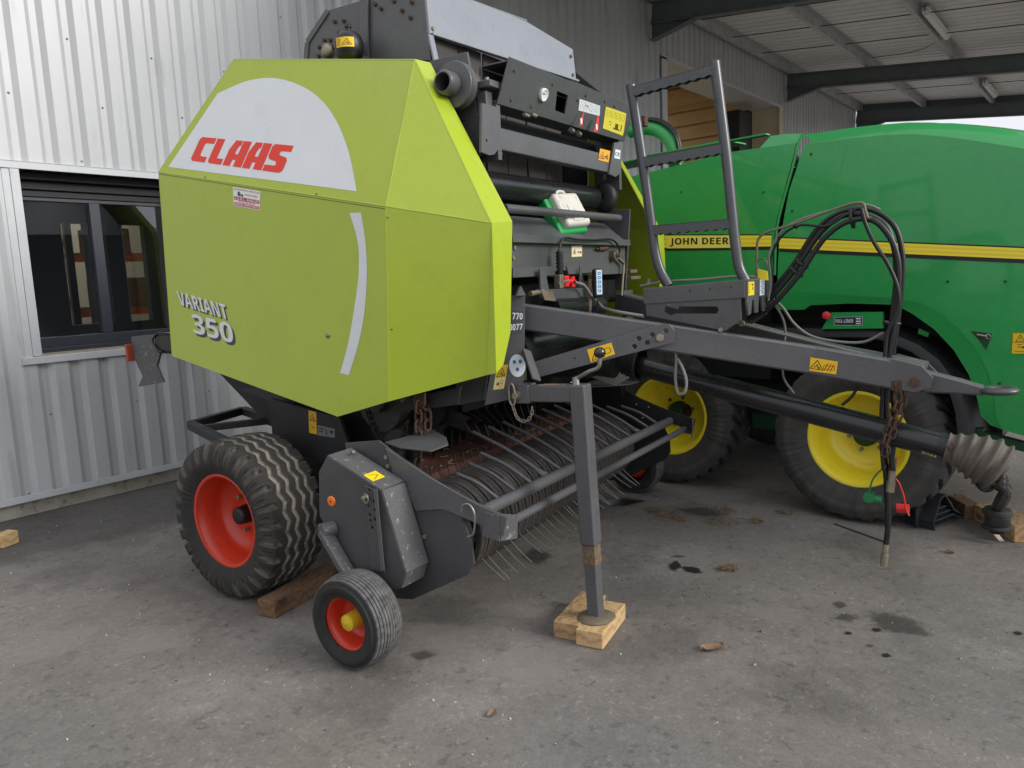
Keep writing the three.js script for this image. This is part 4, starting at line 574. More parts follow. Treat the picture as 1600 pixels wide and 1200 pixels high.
  const ce = sticker(64, 96, (x, w, h) => { x.fillStyle = '#d5dde2'; x.fillRect(0, 0, w, h); x.strokeStyle = '#15181b'; x.lineWidth = 7; x.beginPath(); x.arc(24, 48, 16, 1, 5.3); x.stroke(); x.beginPath(); x.arc(54, 48, 16, 1.1, 5.2); x.moveTo(40, 48); x.lineTo(52, 48); x.stroke(); });
  B('conformity_sticker', quad(...[[0.534,2.2703,1.379],[0.6126,2.2712,1.379],[0.6241,2.324,1.379],[0.554,2.3233,1.379]]), ce);
  B('cross_bar', rbox(1.28, 0.10, 0.06, 0.006, 0, 2.235, 1.335), mat.grey);
  const w2 = sticker(128, 96, (x, w, h) => { x.fillStyle = '#e9a423'; x.fillRect(0, 0, w, h); warn(x, 38, 54, 34); x.fillStyle = '#2b2008'; x.beginPath(); x.arc(84, 56, 10, 0, 7); x.fill(); x.fillRect(96, 36, 10, 38); x.fillRect(90, 66, 26, 8); });
  B('warning_sticker', quad(...[[0.3506,2.2419,1.3665],[0.4819,2.2411,1.3665],[0.5108,2.3091,1.3665],[0.3784,2.3082,1.3665]]), w2);
  // rollers
  B('feed_roller', merge([rod([-0.64, 2.045, 1.21], [0.60, 2.055, 1.21], 0.072, 0.072, 36), rod([-0.66, 2.045, 1.21], [0.64, 2.055, 1.21], 0.02)]), mat.tube);
  B('upper_roller', rod([-0.64, 2.34, 1.16], [0.62, 2.34, 1.16], 0.06, 0.06, 28), mat.dark);
  B('roller_end', merge([latheX([[0.02, -0.03], [0.07, -0.03], [0.085, 0], [0.085, 0.03], [0.02, 0.04]], 28)]).translate(0.60, 2.06, 1.27), mat.dark);
  B('spring_ring', new THREE.TorusGeometry(0.035, 0.006, 8, 24).rotateY(0.6).translate(0.56, 2.19, 1.30), mat.steel);
  B('chamber_front', merge([span(-0.655, 0.655, 1.55, 2.55, 0.94, 0.96), span(-0.655, 0.655, 0.95, 1.6, 1.08, 1.1)]), mat.black);
  B('guard_tube', merge([rod([-0.66, 1.92, 1.385], [0.60, 1.93, 1.37], 0.021, 0.021, 20), new THREE.SphereGeometry(0.021, 12, 8).translate(0.60, 1.93, 1.37)]), mat.grey);
  B('deflector_sheet', plate([[-0.65, 1.905, 1.25], [0.64, 1.905, 1.25], [0.64, 1.80, 1.38], [-0.65, 1.80, 1.38]], 0.006), mat.grey);
  B('end_plate', plate([[0.66, 1.50, 1.2], [0.66, 1.5, 1.38], [0.66, 1.98, 1.42], [0.66, 2.0, 1.2]], 0.012), mat.grey);
  B('net_plate', merge([span(-0.65, 0.645, 1.60, 1.79, 1.375, 1.385), span(-0.65, 0.65, 1.788, 1.80, 1.375, 1.42), span(-0.65, 0.65, 1.765, 1.7875, 1.412, 1.42), plate([[-0.6954,1.6455,1.44],[-0.3089,1.6505,1.44],[-0.3119,1.6062,1.44],[-0.6986,1.6021,1.44]], 0.006), plate([[-0.191,1.6494,1.44],[0.1719,1.6599,1.44],[0.1694,1.6145,1.44],[-0.1734,1.6068,1.44]], 0.006), span(-0.64, 0.3, 1.628, 1.634, 1.385, 1.437)]), mat.grey);
  const cs = sticker(96, 112, (x, w, h) => { x.fillStyle = '#e3d7bd'; x.fillRect(0, 0, w, h); x.strokeStyle = '#8c7a4a'; x.lineWidth = 3; x.strokeRect(2, 2, w - 4, h - 4); x.fillStyle = '#8d8f55'; x.beginPath(); x.moveTo(28, 22); x.lineTo(42, 84); x.lineTo(12, 84); x.fill(); x.fillStyle = '#7a3020'; x.beginPath(); x.arc(62, 66, 8, 0, 7); x.fill(); x.fillRect(72, 60, 16, 18); });
  B('warning_sticker', quad(...[[-0.035,1.6974,1.386],[0.0885,1.7008,1.386],[0.0922,1.7628,1.386],[-0.0312,1.7578,1.386]]), cs);
  B('bolt', merge([[-0.5888,1.7419,1.386],[-0.6034,1.6943,1.386]].map(p => boltAt(p, [0, 0, 1], 0.012, 0.008))), mat.zinc);
  // rubber boot and its cable
  { const b = [[-0.2409,1.7303,1.43],[-0.2556,1.6055,1.43]], r = []; for (let k = 0; k <= 14; k++) r.push([0.014 + (k % 2 ? 0.008 : 0), k / 14 * 0.12]); B('rubber_boot', lathe([[0, 0], ...r, [0, 0.12]], 18).translate(b[1][0], b[1][1], 1.44), mat.black); B('boot_cable', hose([[-0.2587,1.7265,1.44],[-0.2366,1.7649,1.44],[-0.1953,1.7912,1.44],[-0.0723,1.7872,1.44],[0.11,1.7873,1.44],[0.3898,1.7853,1.44],[0.4556,1.7315,1.44],[0.4451,1.6948,1.44]], 0.006), mat.hose); }
  B('shut_off_valve', merge([rbox(0.05, 0.06, 0.05, 0.008, ...[[-0.1871,1.5719,1.42]][0]), rod([[-0.1034,1.5963,1.42]][0], [[-0.0998,1.5429,1.42]][0], 0.02), rod([[-0.2447,1.5731,1.43]][0], [[-0.0814,1.5688,1.43]][0], 0.012)]), mat.redPlastic);
  B('valve_block', merge([rbox(0.04, 0.07, 0.04, 0.006, ...[[-0.2864,1.5735,1.45]][0]), rod([[-0.3112,1.5612,1.46]][0], [[-0.2047,1.5775,1.46]][0], 0.007)]), mat.zinc);
  B('lower_beam', rbox(1.3, 0.14, 0.10, 0.01, 0, 1.50, 1.27), mat.black);
  B('step_bracket', merge([plate([[-0.5078,1.639,1.47],[-0.4602,1.6385,1.47],[-0.4305,1.5397,1.47],[0.0898,1.532,1.47],[0.0792,1.4807,1.47],[-0.4582,1.4914,1.47],[-0.5053,1.5058,1.47]], 0.008), plate([[-0.0829,1.6475,1.46],[-0.0449,1.5669,1.46],[-0.0248,1.5394,1.46],[-0.0894,1.5414,1.46]], 0.006)]), mat.grey);
  { const d = [[0.4525,1.7079,1.4],[0.573,1.659,1.4],[0.5102,1.4712,1.4]]; B('lever_linkage', merge([rod([d[0][0], d[0][1], 1.385], [d[0][0], d[0][1], 1.42], 0.03, 0.03, 20), rod([d[0][0], d[0][1], 1.42], [d[0][0], d[0][1], 1.435], 0.014), bar([d[0][0], d[0][1], 1.41], [d[1][0], d[1][1], 1.41], 0.02, 0.015), rod([d[1][0], d[1][1], 1.41], [d[2][0], d[2][1], 1.42], 0.007)]), mat.tan); }
  B('tension_spring', merge([rod([[0.264,1.743,1.4]][0], [[0.3701,1.7476,1.4]][0], 0.011), rod([[0.2323,1.7427,1.4]][0], [[0.4036,1.7479,1.4]][0], 0.005)]), mat.rust);
  B('rusty_catch', merge([rbox(0.10, 0.02, 0.05, 0.003, ...[[0.74,1.6119,1.3776]][0]), rbox(0.14, 0.02, 0.05, 0.003, ...[[0.74,1.5722,1.3896]][0])]), mat.tan);
  B('rusty_bracket', rbox(0.05, 0.06, 0.04, 0.006, ...[[0.72,2.487,1.4873]][0]), mat.rust);
}
// --- front column, number plate, stickers
{
  const col = [[-0.7335,1.5223,1.4239],[-0.69,1.5189,1.5],[-0.6959,1.2911,1.4898],[-0.7001,1.1488,1.4824],[-0.7093,1.0534,1.4662],[-0.7931,1.0195,1.3196],[-0.7689,1.237,1.3619]];
  const fc = B('front_column', plate(col, 0.012), mat.grey); both('column_web', merge([plate([[-0.7301,1.5635,1.5],[-0.69,1.5189,1.5],[-0.7651,1.522,1.5]], 0.01), span(-0.694, -0.56, 1.11, 1.50, 1.40, 1.41)]), mat.grey);
  const np = sticker(192, 256, (x, w, h) => { x.fillStyle = '#4b4e54'; x.fillRect(0, 0, w, h); x.strokeStyle = '#7f8388'; x.lineWidth = 2; x.strokeRect(2, 2, w - 4, h - 4); x.fillStyle = '#e8eaec'; x.textAlign = 'right'; x.font = 'bold 84px sans-serif'; x.fillText('770', w - 14, 92, 130); x.fillText('0077', w - 10, 196, 172); });
  M('number_sticker', quad(...[[-0.733,1.3351,1.4247],[-0.6979,1.3384,1.4862],[-0.6927,1.4551,1.4953],[-0.7289,1.4609,1.4319]], 0.008), np, fc);
  const dots = sticker(128, 192, (x, w, h) => { x.fillStyle = '#eef1f3'; x.fillRect(0, 0, w, h); x.fillStyle = '#1f78bd'; for (const [a, b] of [[42, 64], [88, 62], [64, 128]]) { x.beginPath(); x.ellipse(a, b, 13, 17, 0, 0, 7); x.fill(); } });
  { const c = [[-0.7138,1.2004,1.4584]][0]; const s = new THREE.CircleGeometry(0.5, 32); const g = s; g.scale(0.075, 0.105, 1); g.applyMatrix4(basis(V(0.496, 0, 0.868), V(0, 1, 0), V(-0.868, 0, 0.496), V(c[0] - 0.868 * 0.008, c[1], c[2] + 0.496 * 0.008))); M('round_sticker', g, dots, fc); }
  const yw = sticker(96, 192, (x, w, h) => { x.fillStyle = '#e7c62a'; x.fillRect(0, 0, w, h); x.fillStyle = '#f0e3a0'; x.fillRect(4, 100, w - 8, h - 106); warn(x, 48, 60, 38); x.fillStyle = '#a8541c'; x.beginPath(); x.arc(34, 148, 14, 0, 7); x.fill(); x.strokeStyle = '#8a6a20'; x.lineWidth = 4; x.beginPath(); x.arc(66, 134, 13, 0.5, 6); x.arc(64, 162, 13, 0.5, 6); x.stroke(); });
  M('warning_sticker', quad(...[[-0.7722,1.0906,1.3562],[-0.7469,1.095,1.4004],[-0.7342,1.2078,1.4226],[-0.7609,1.2007,1.376]], 0.008), yw, fc);
  B('diagonal_strut', bar([[-0.7,1.271,1.5019]][0], [[-0.78,1.1463,1.6002]][0], 0.012, 0.05, 0.003, [1, 0, 0]), mat.grey);
  B('lower_flap', plate([[-0.74,1.0999,1.1154],[-0.74,1.1568,1.3083],[-0.74,1.0333,1.2829],[-0.74,0.9993,1.1207]], 0.008), mat.grey);
  B('drive_guard', merge([rod([-0.62, 1.26, 1.38], [-0.05, 1.27, 1.45], 0.085, 0.085, 36), rod([-0.05, 1.27, 1.45], [0.0, 1.27, 1.455], 0.10, 0.095, 36)]), mat.tube);
  B('gearbox', merge([rbox(0.3, 0.3, 0.4, 0.04, 0.08, 1.2, 1.3), rod([0, 1.16, 1.45], [0, 1.13, 1.62], 0.09, 0.08, 24)]), mat.dark);
  B('top_pipe', rod([[-0.3782,1.4409,1.45]][0], [[0.1469,1.4289,1.45]][0], 0.055, 0.055, 24), mat.tube);
  B('grease_pipe', merge([rod([[-0.5969,1.5246,1.47]][0], [[-0.4796,1.5322,1.47]][0], 0.012), plate([[-0.5252,1.5427,1.48],[-0.4115,1.5263,1.48],[-0.3772,1.4781,1.48],[-0.4873,1.4895,1.48]], 0.006)]), mat.tan);
}
// --- drawbar
{
  const p = [[[-0.6,1.427,1.367]][0], [[-0.34,1.3026,2.0342]][0], [[-0.09,1.1854,2.6255]][0], [[-0.048,1.1097,3.0524]][0]];
  const nearG = beamPath(p, 0.085, 0.122), db = part('drawbar', bal);
  M('beam', nearG, mat.grey, db); M('beam', beamPath(p.map(q => [-q[0] + 0.0, q[1], q[2] - 0.0]), 0.085, 0.122), mat.grey, db);
  const ck = [[-0.093,1.1988,2.939],[-0.093,1.1694,3.0545],[-0.093,1.1228,3.0979],[-0.093,1.0796,3.0877],[-0.093,1.058,3.0295],[-0.093,1.08,2.9126]]; const cg = plate(ck, 0.012); M('cheek_plate', cg, mat.grey, db); M('cheek_plate', mirX(triUV(cg)), mat.grey, db);
  const ey = [[0,1.1419,3.0569],[0,1.1085,3.1895],[0,1.0826,3.2742],[0,1.0454,3.2756],[0,1.0481,3.1685],[0,1.0479,3.0501]]; M('tongue', plate(ey, 0.05, [], 0.008), mat.grey, db);
  const ring = [[0,1.0664,3.3257]][0]; M('hitch_eye', new THREE.TorusGeometry(0.050, 0.024, 14, 36).rotateX(Math.PI / 2 - 0.06).scale(1, 0.62, 1.0).translate(ring[0], ring[1], ring[2]), S({ color: lin(0.16, 0.155, 0.15), roughness: 0.4, metalness: 0.4, map: paintTex(0.5, 0.8, 8, 4) }), db, 'worn bare steel hitch eye');
  M('bolt', boltAt([[-0.1,1.1023,3.0289]][0], [-1, 0, 0], 0.02, 0.022), mat.rust, db);
  M('rusty_slot', plate([[-0.101,1.1044,2.9424],[-0.101,1.1086,2.981],[-0.101,1.0597,2.9824],[-0.101,1.0633,2.9434]], 0.004), mat.rust, db);
  const dots = [[-0.094,1.1767,2.7171],[-0.094,1.1628,2.8232],[-0.094,1.1339,2.7073],[-0.094,1.1235,2.8138]]; 
  const ys = sticker(160, 104, (x, w, h) => { x.fillStyle = '#e9b91c'; x.fillRect(0, 0, w, h); warn(x, 42, 56, 40); x.strokeStyle = '#a5480f'; x.lineWidth = 7; for (let k = 0; k < 3; k++) { x.beginPath(); x.moveTo(86 + k * 18, 88); x.lineTo(104 + k * 18, 26); x.stroke(); } x.strokeStyle = '#3a2c08'; x.lineWidth = 3; x.strokeRect(82, 44, 64, 30); });
  const fb = [v3(p[1]), v3(p[2])]; const dirB = v3(p[2]).sub(v3(p[1])).normalize();
  M('warning_sticker', quad(...[[-0.1351,1.1419,2.6193],[-0.124,1.1272,2.7286],[-0.1233,1.1834,2.7353],[-0.1346,1.2017,2.6238]], 0.003), ys, db);
  // brace with adjusting holes
  const hs = [[-0.4493,1.2704,1.9266],[-0.4416,1.305,1.9459],[-0.4279,1.2866,1.9802],[-0.4192,1.3209,2.0019],[-0.397,1.3367,2.0574],[-0.5521,1.2201,1.6698]];
  const br = [[-0.625,1.2058,1.4874],[-0.4074,1.3663,2.0315],[-0.3916,1.368,2.0709],[-0.3824,1.3385,2.0941],[-0.3836,1.2838,2.0909],[-0.6193,1.1328,1.5018]];
  const bp = B('adjusting_brace', plate(br, 0.012, hs.map((h, i) => [h, i < 5 ? 0.011 : 0.004])), mat.grey);
  const nb = newell(br.map(v3)); if (nb.x > 0) nb.negate(); M('bolt', boltAt(v3([[-0.4066,1.3084,2.0334]][0]).addScaledVector(nb, 0.008), nb, 0.019, 0.016), mat.zinc, bp);
  const sk = sticker(160, 96, (x, w, h) => { x.fillStyle = '#e9b91c'; x.fillRect(0, 0, w, h); warn(x, 52, 56, 42); x.strokeStyle = '#15130c'; x.lineWidth = 4; x.beginPath(); x.arc(120, 50, 22, 0, 7); x.stroke(); });
  const stq = [[-0.5236,1.2008,1.7409],[-0.4819,1.2371,1.8453],[-0.4879,1.2904,1.8302],[-0.5296,1.2605,1.726]]; M('warning_sticker', quad(...stq, 0.009), sk, bp);
  B('brace_far', mirX(plate(br, 0.012)), mat.grey);
  // carrier box and step ladder
  const cb = part('hose_carrier', bal);
  const slot = [[-0.27,1.4546,2.0115],[-0.27,1.4392,2.0519],[-0.27,1.4363,2.2506],[-0.27,1.4219,2.2592],[-0.27,1.4048,2.2504],[-0.27,1.4066,2.0578],[-0.27,1.3979,2.0296],[-0.27,1.4161,2.0015]];
  M('side_plate', plate([[-0.27,1.4744,1.9064],[-0.27,1.4825,2.3594],[-0.27,1.3756,2.3595],[-0.27,1.3272,2.288],[-0.27,1.3989,1.9116]], 0.008, [slot]), mat.grey, cb); M('side_plate', plate([[-0.27,1.4744,1.9064],[-0.27,1.4825,2.3594],[-0.27,1.3756,2.3595],[-0.27,1.3272,2.288],[-0.27,1.3989,1.9116]].map(q => [q[0] + 0.42, q[1], q[2]]), 0.008), mat.grey, cb);
  const tl = [[-0.278,1.5229,1.901],[-0.278,1.5491,2.3784],[-0.278,1.4741,2.3785],[-0.278,1.4538,1.903]]; M('top_lip', plate(tl, 0.008, [[-0.278,1.5082,2.1291],[-0.278,1.5143,2.2243],[-0.278,1.5202,2.3194]].map(c => [c, 0.006])), mat.grey, cb);
  const zt = tl[1][2]; M('top_plate', plate([tl[0], tl[1], [0.15, tl[1][1], tl[1][2]], [0.15, tl[0][1], tl[0][2]]], 0.006), mat.grey, cb);
  const fp = [[-0.275, 0], [0.15, 0], [0.15, -0.10], [0.13, -0.145], [0.10, -0.15], [0.075, -0.10], [0.045, -0.10], [0.02, -0.15], [-0.02, -0.15], [-0.045, -0.08], [-0.085, -0.08], [-0.10, -0.15], [-0.15, -0.15], [-0.17, -0.09], [-0.2, -0.09], [-0.215, -0.15], [-0.25, -0.155], [-0.275, -0.10]].map(q => [q[0], tl[1][1] + q[1], zt + 0.003]);
  M('hose_hook_plate', plate(fp, 0.008), mat.grey, cb);
  const s1 = sticker(80, 64, (x, w, h) => { x.fillStyle = '#e5c935'; x.fillRect(0, 0, w, h); x.fillStyle = '#4b4213'; x.fillRect(44, 10, 22, 8); x.fillRect(52, 26, 14, 12); for (let k = 0; k < 4; k++) x.fillRect(8, 10 + k * 12, 16, 3); }); const s2 = sticker(80, 96, (x, w, h) => { x.fillStyle = '#d9e3ec'; x.fillRect(0, 0, w, h); x.fillStyle = '#5a6e84'; for (let k = 0; k < 6; k++) x.fillRect(12 + (k % 2) * 22, 12 + k * 13, 30, 5); });
  const sy = tl[1][1]; M('warning_sticker', quad([-0.262, sy - 0.068, zt + 0.0075], [-0.17, sy - 0.068, zt + 0.0075], [-0.17, sy - 0.008, zt + 0.0075], [-0.262, sy - 0.008, zt + 0.0075]), s1, cb); M('data_sticker', quad([-0.08, sy - 0.075, zt + 0.0075], [0.0, sy - 0.075, zt + 0.0075], [0.0, sy - 0.002, zt + 0.0075], [-0.08, sy - 0.002, zt + 0.0075]), s2, cb);
  M('bolt', merge([boltAt([[-0.28,1.3337,2.2709]][0], [-1, 0, 0], 0.011, 0.01), boltAt([[-0.15,1.3529,2.3271]][0], [-1, 0, 0], 0.014, 0.02)]), mat.zinc, cb);
  const ld = part('step_ladder', bal); const U1 = [[-0.2,2.5025,2.2201],[-0.2,2.329,2.2423],[-0.2,2.0791,2.2731],[-0.2,1.8552,2.2957],[-0.2,1.6997,2.3129],[-0.2,1.5999,2.3301],[-0.2,1.5421,2.3587]], U2 = [[-0.2,2.4695,1.8202],[-0.2,2.304,1.8461],[-0.2,2.0664,1.8805],[-0.2,1.8271,1.9119],[-0.2,1.6764,1.9321],[-0.2,1.6002,1.9568],[-0.2,1.5328,1.9943]];
  M('upright', merge([hose(U1, 0.0235, 40, 16), hose(U2, 0.0235, 40, 16), rod([U1[0][0], U1[0][1] - 0.001, U1[0][2]], [U1[0][0], U1[0][1] + 0.004, U1[0][2]], 0.0235, 0.0235, 16), rod([U2[0][0], U2[0][1] - 0.001, U2[0][2]], [U2[0][0], U2[0][1] + 0.004, U2[0][2]], 0.0235, 0.0235, 16)]), mat.railGrey, ld);
  for (const [a, b] of [[[-0.2,2.4382,1.8358],[-0.2,2.4676,2.2199]], [[-0.2,2.1128,1.8846],[-0.2,2.1276,2.2589]], [[-0.2,1.7962,1.9276],[-0.2,1.799,2.2986]]]) { const d = v3(b).sub(v3(a)), n = 17, up = d.clone().normalize().cross(V(1, 0, 0)).normalize(); if (up.y < 0) up.negate(); const pts = [v3(a).addScaledVector(up, 0.022), v3(b).addScaledVector(up, 0.022)]; for (let k = n; k >= 0; k--) { pts.push(v3(a).addScaledVector(d, k / n).addScaledVector(up, k % 2 ? -0.024 : -0.017)); } M('rung', merge([plate(pts, 0.004, [], 0).translate(-0.018, 0, 0), plate(pts, 0.004, [], 0).translate(0.018, 0, 0), bar(v3(a).addScaledVector(up, 0.021), v3(b).addScaledVector(up, 0.021), 0.04, 0.004, 0)]), mat.railGrey, ld); }
}
// --- parking jack
{
  const jk = part('parking_jack', bal); const f = [[-0.7566,0.085,1.8533]][0], jx = f[0], jz = f[2], ty = 1.135;
  M('outer_tube', rbox(0.074, ty - 0.42, 0.074, 0.009, jx, (ty + 0.42) / 2, jz, 3), mat.grey, jk);
  M('inner_tube', rbox(0.058, 0.42, 0.058, 0.006, jx, 0.09 + 0.20, jz, 3), mat.grey, jk);
  M('worn_sleeve', merge([box(0.0605, 0.085, 0.0605, jx, 0.375, jz)]), S({ roughness: 0.7, map: tex(256, (i, x, y) => { const k = ((y * 2) % 512) * 512 + (x * 2) % 512; const r = ss(0.42, 0.6, N1[k]); return [0.42 + 0.10 * r, 0.36 + 0.04 * r, 0.29 - 0.03 * r].map(v => v * (0.7 + 0.5 * N2[k])); }, true, 5) }), jk, 'worn rusty band of the inner tube');
  M('foot_plate', lathe([[0, 0.012], [0.055, 0.012], [0.058, 0.006], [0.085, 0.0], [0.088, 0.003], [0.06, 0.016], [0, 0.016]], 32).translate(jx, 0.078, jz), mat.tan, jk);
  M('arm', merge([rbox(0.062, 0.075, 0.33, 0.008, jx, 1.095, jz - 0.19), rbox(0.074, 0.088, 0.11, 0.006, jx, 1.095, jz - 0.30)]), mat.grey, jk);
  M('worn_patch', plate([[jx - 0.024, 1.133, jz - 0.20], [jx - 0.02, 1.133, jz - 0.05], [jx + 0.02, 1.133, jz - 0.06], [jx + 0.024, 1.133, jz - 0.19]], 0.002, [], 0), S({ roughness: 0.8, map: tex(256, (i, x, y) => { const k = ((y * 2) % 512) * 512 + (x * 2) % 512; const r = ss(0.38, 0.55, N1[k]); return [0.30 + 0.32 * r, 0.30 + 0.17 * r, 0.30 + 0.10 * r]; }, true, 5) }), jk, 'paint worn to bare pinkish primer on the jack arm');
  M('crank', merge([hose([[jx, ty, jz - 0.02], [jx, ty + 0.025, jz - 0.02], [jx, ty + 0.03, jz - 0.005], [jx - 0.01, ty + 0.055, jz + 0.05], [jx - 0.01, ty + 0.075, jz + 0.10], [jx - 0.01, ty + 0.12, jz + 0.11]], 0.009, 50, 10), rod([jx, ty - 0.002, jz - 0.02], [jx, ty + 0.03, jz - 0.02], 0.018, 0.015, 14)]), mat.steel, jk);
  M('crank_knob', new THREE.SphereGeometry(0.025, 24, 16).scale(1, 0.95, 1).translate(jx - 0.01, ty + 0.135, jz + 0.11), P({ color: lin(0.01, 0.01, 0.011), roughness: 0.25, clearcoat: 0.5 }), jk);
  const pz = jz - 0.325; M('locking_pin', merge([hose([[jx - 0.05, 1.13, pz - 0.012], [jx - 0.05, 1.145, pz], [jx - 0.05, 1.13, pz + 0.012], [jx - 0.05, 1.06, pz + 0.012], [jx - 0.05, 1.045, pz], [jx - 0.05, 1.06, pz - 0.012]], 0.0055, 40, 8, true), rod([jx - 0.05, 1.09, pz + 0.02], [jx - 0.062, 1.09, pz + 0.02], 0.014), rod([jx - 0.036, 1.09, pz + 0.02], [jx - 0.044, 1.09, pz + 0.02], 0.02)]), mat.zinc, jk);
  chain(jk, [[jx - 0.05, 1.04, pz], [jx - 0.058, 0.985, pz + 0.03], [jx - 0.055, 0.975, pz + 0.065], [jx - 0.05, 1.0, pz + 0.095], [jx - 0.045, 1.04, pz + 0.10]], 0.0022, 0.022, 0.012, mat.zinc, 'pin_chain');
  const a = -0.045, py = 0.08; jk.rotation.x = a; jk.position.set(0, py - (py * Math.cos(a) - jz * Math.sin(a)), jz - (py * Math.sin(a) + jz * Math.cos(a)));
}
// --- drive shaft
{
  const a = v3([0.03, 1.125, 1.70]), b = v3([[0,0.8113,3.1579]][0]), sh = part('drive_shaft', bal), d = b.clone().sub(a).normalize(), L = a.distanceTo(b);
  const mid = a.clone().lerp(b, 0.30);
  M('guard_tube', rod(a, mid, 0.052, 0.052, 32), mat.tube, sh); M('guard_tube', rod(mid, b, 0.056, 0.056, 32), mat.tube, sh); M('guard_collar', rod(b.clone().addScaledVector(d, -0.04), b.clone().addScaledVector(d, 0.03), 0.0585, 0.0585, 32), mat.black, sh);
  const prof = (r0, r1, Lc, n) => { const r = []; for (let k = 0; k <= n * 2; k++) r.push([r0 + (r1 - r0) * k / (2 * n) + (k % 2 ? 0.012 : -0.002), k / (2 * n) * Lc]); return r; };
  { // bellows: folds swept along an axis that droops from the tube towards the joint
    const ax = new THREE.CatmullRomCurve3([b.clone().addScaledVector(d, -0.01), b.clone().addScaledVector(d, 0.06), b.clone().addScaledVector(d, 0.13).add(V(0, -0.012, 0)), b.clone().addScaledVector(d, 0.20).add(V(0, -0.035, 0))]);
    const nA = 72, nR = 40, pos = [], idx = [];
    for (let i = 0; i <= nA; i++) { const t = i / nA, c = ax.getPoint(t), tg = ax.getTangent(t), sx = V(1, 0, 0), up = tg.clone().cross(sx).normalize().negate(); const fold = Math.pow(0.5 + 0.5 * Math.cos(t * TAU * 5.5), 1.6), r0 = 0.060 + 0.034 * ss(0.0, 0.75, t) - 0.012 * ss(0.8, 1, t), r = r0 + (0.006 + 0.016 * t) * fold * (1 - ss(0.93, 1, t));
      for (let k = 0; k < nR; k++) { const a = k / nR * TAU, q = 1 + 0.035 * NZ.noise(Math.cos(a) * 1.5, Math.sin(a) * 1.5 + 4, t * 2.2), rag = t > 0.98 ? 0.016 * NZ.noise(Math.cos(a) * 4, Math.sin(a) * 4, 1.7) : 0; const p = c.clone().addScaledVector(sx, Math.cos(a) * r * q).addScaledVector(up, Math.sin(a) * r * q).addScaledVector(tg, rag); pos.push(p.x, p.y, p.z); } }
    for (let i = 0; i < nA; i++) for (let k = 0; k < nR; k++) { const A = i * nR + k, Bq = i * nR + (k + 1) % nR; idx.push(A, Bq, A + nR, Bq, Bq + nR, A + nR); }
    const g = new THREE.BufferGeometry(); g.setAttribute('position', new THREE.Float32BufferAttribute(pos, 3)); g.setIndex(idx); g.computeVertexNormals(); M('bellows', triUV(g), mat.bellows, sh, 'dusty torn rubber bellows'); }
  const e = [[0,0.6843,3.3166],[0,0.6238,3.337],[0,0.5422,3.3425],[0,0.4955,3.3444]]; const c0 = v3(e[0]).add(V(0, 0, -0.02));
  M('universal_joint', merge([rod(b.clone().addScaledVector(d, 0.06), c0, 0.035, 0.045, 20), new THREE.SphereGeometry(0.045, 20, 14).scale(1, 1.1, 0.9).translate(c0.x, c0.y, c0.z), rbox(0.09, 0.035, 0.04, 0.012, c0.x, c0.y, c0.z), rod([c0.x - 0.06, c0.y - 0.01, c0.z], [c0.x + 0.06, c0.y - 0.01, c0.z], 0.018)]), mat.grease, sh);
  M('yoke', merge([hose([[e[0][0] - 0.04, e[0][1] + 0.0, e[0][2] + 0.03], [e[0][0] - 0.045, e[0][1] - 0.03, e[0][2] + 0.05], [e[0][0] - 0.035, e[1][1] - 0.035, e[1][2] + 0.01], [0, e[1][1] - 0.055, e[1][2]]], 0.021, 30, 12), hose([[e[0][0] + 0.04, e[0][1] + 0.0, e[0][2] + 0.03], [e[0][0] + 0.05, e[0][1] - 0.03, e[0][2] + 0.05], [e[0][0] + 0.04, e[1][1] - 0.035, e[1][2] + 0.01], [0, e[1][1] - 0.055, e[1][2]]], 0.021, 30, 12), ...[-0.04, 0.04].map(q => new THREE.SphereGeometry(0.03, 16, 12).scale(0.7, 1, 1).translate(q, e[0][1], e[0][2] + 0.03))]), mat.grease, sh);
  M('locking_collar', lathe([[0, 0.03], [0.047, 0.03], [0.055, 0.02], [0.055, 0.005], [0.046, 0], [0.044, -0.04], [0.05, -0.042], [0.058, -0.048], [0.058, -0.054], [0.03, -0.058], [0.027, -0.075], [0, -0.078]], 32).translate(0, e[2][1] + 0.0, e[2][2]), mat.grease, sh);
  M('rubber_ring', lathe([[0.046, 0.0], [0.0475, -0.004], [0.0475, -0.034], [0.045, -0.038]], 32).translate(0, e[2][1] - 0.001, e[2][2]), mat.black, sh);
  M('clip', hose([[-0.066,0.8482,3.1698],[-0.066,0.8357,3.1817],[-0.066,0.8184,3.1708],[-0.066,0.8336,3.1588],[-0.066,0.7939,3.1717],[-0.066,0.7817,3.1582]], 0.0035), mat.rust, sh);
  M('joint_guard', lathe(prof(0.06, 0.085, 0.10, 4), 28).rotateX(Math.PI / 2).rotateX(0.15).translate(0.0, 1.15, 1.66), mat.grease, sh);
  M('print_mark', quad(...[[-0.045,0.7894,3.057],[-0.045,0.769,3.1339],[-0.045,0.7858,3.1357],[-0.045,0.8064,3.0589]], 0.014), sticker(128, 24, (x, w, h) => { x.fillStyle = '#191a1c'; x.fillRect(0, 0, w, h); x.fillStyle = '#b9a93a'; x.font = 'bold 16px sans-serif'; x.fillText('231 11 46 28', 6, 18); }), sh);
  const ch = [[-0.1,1.0914,2.9621],[-0.1,1.0315,2.9685],[-0.1,0.9672,2.9531],[-0.1,0.8908,2.9329],[-0.1,0.8337,2.9195]], ch2 = [[-0.085,1.0764,2.9802],[-0.085,1.0218,2.9865],[-0.085,0.9378,2.9669],[-0.085,0.8666,2.9466],[-0.085,0.8228,2.9278]];
  chain(bal, ch, 0.0052, 0.048, 0.028, mat.rust, 'support_chain'); chain(bal, [...ch2], 0.0052, 0.048, 0.028, mat.rust, 'support_chain');
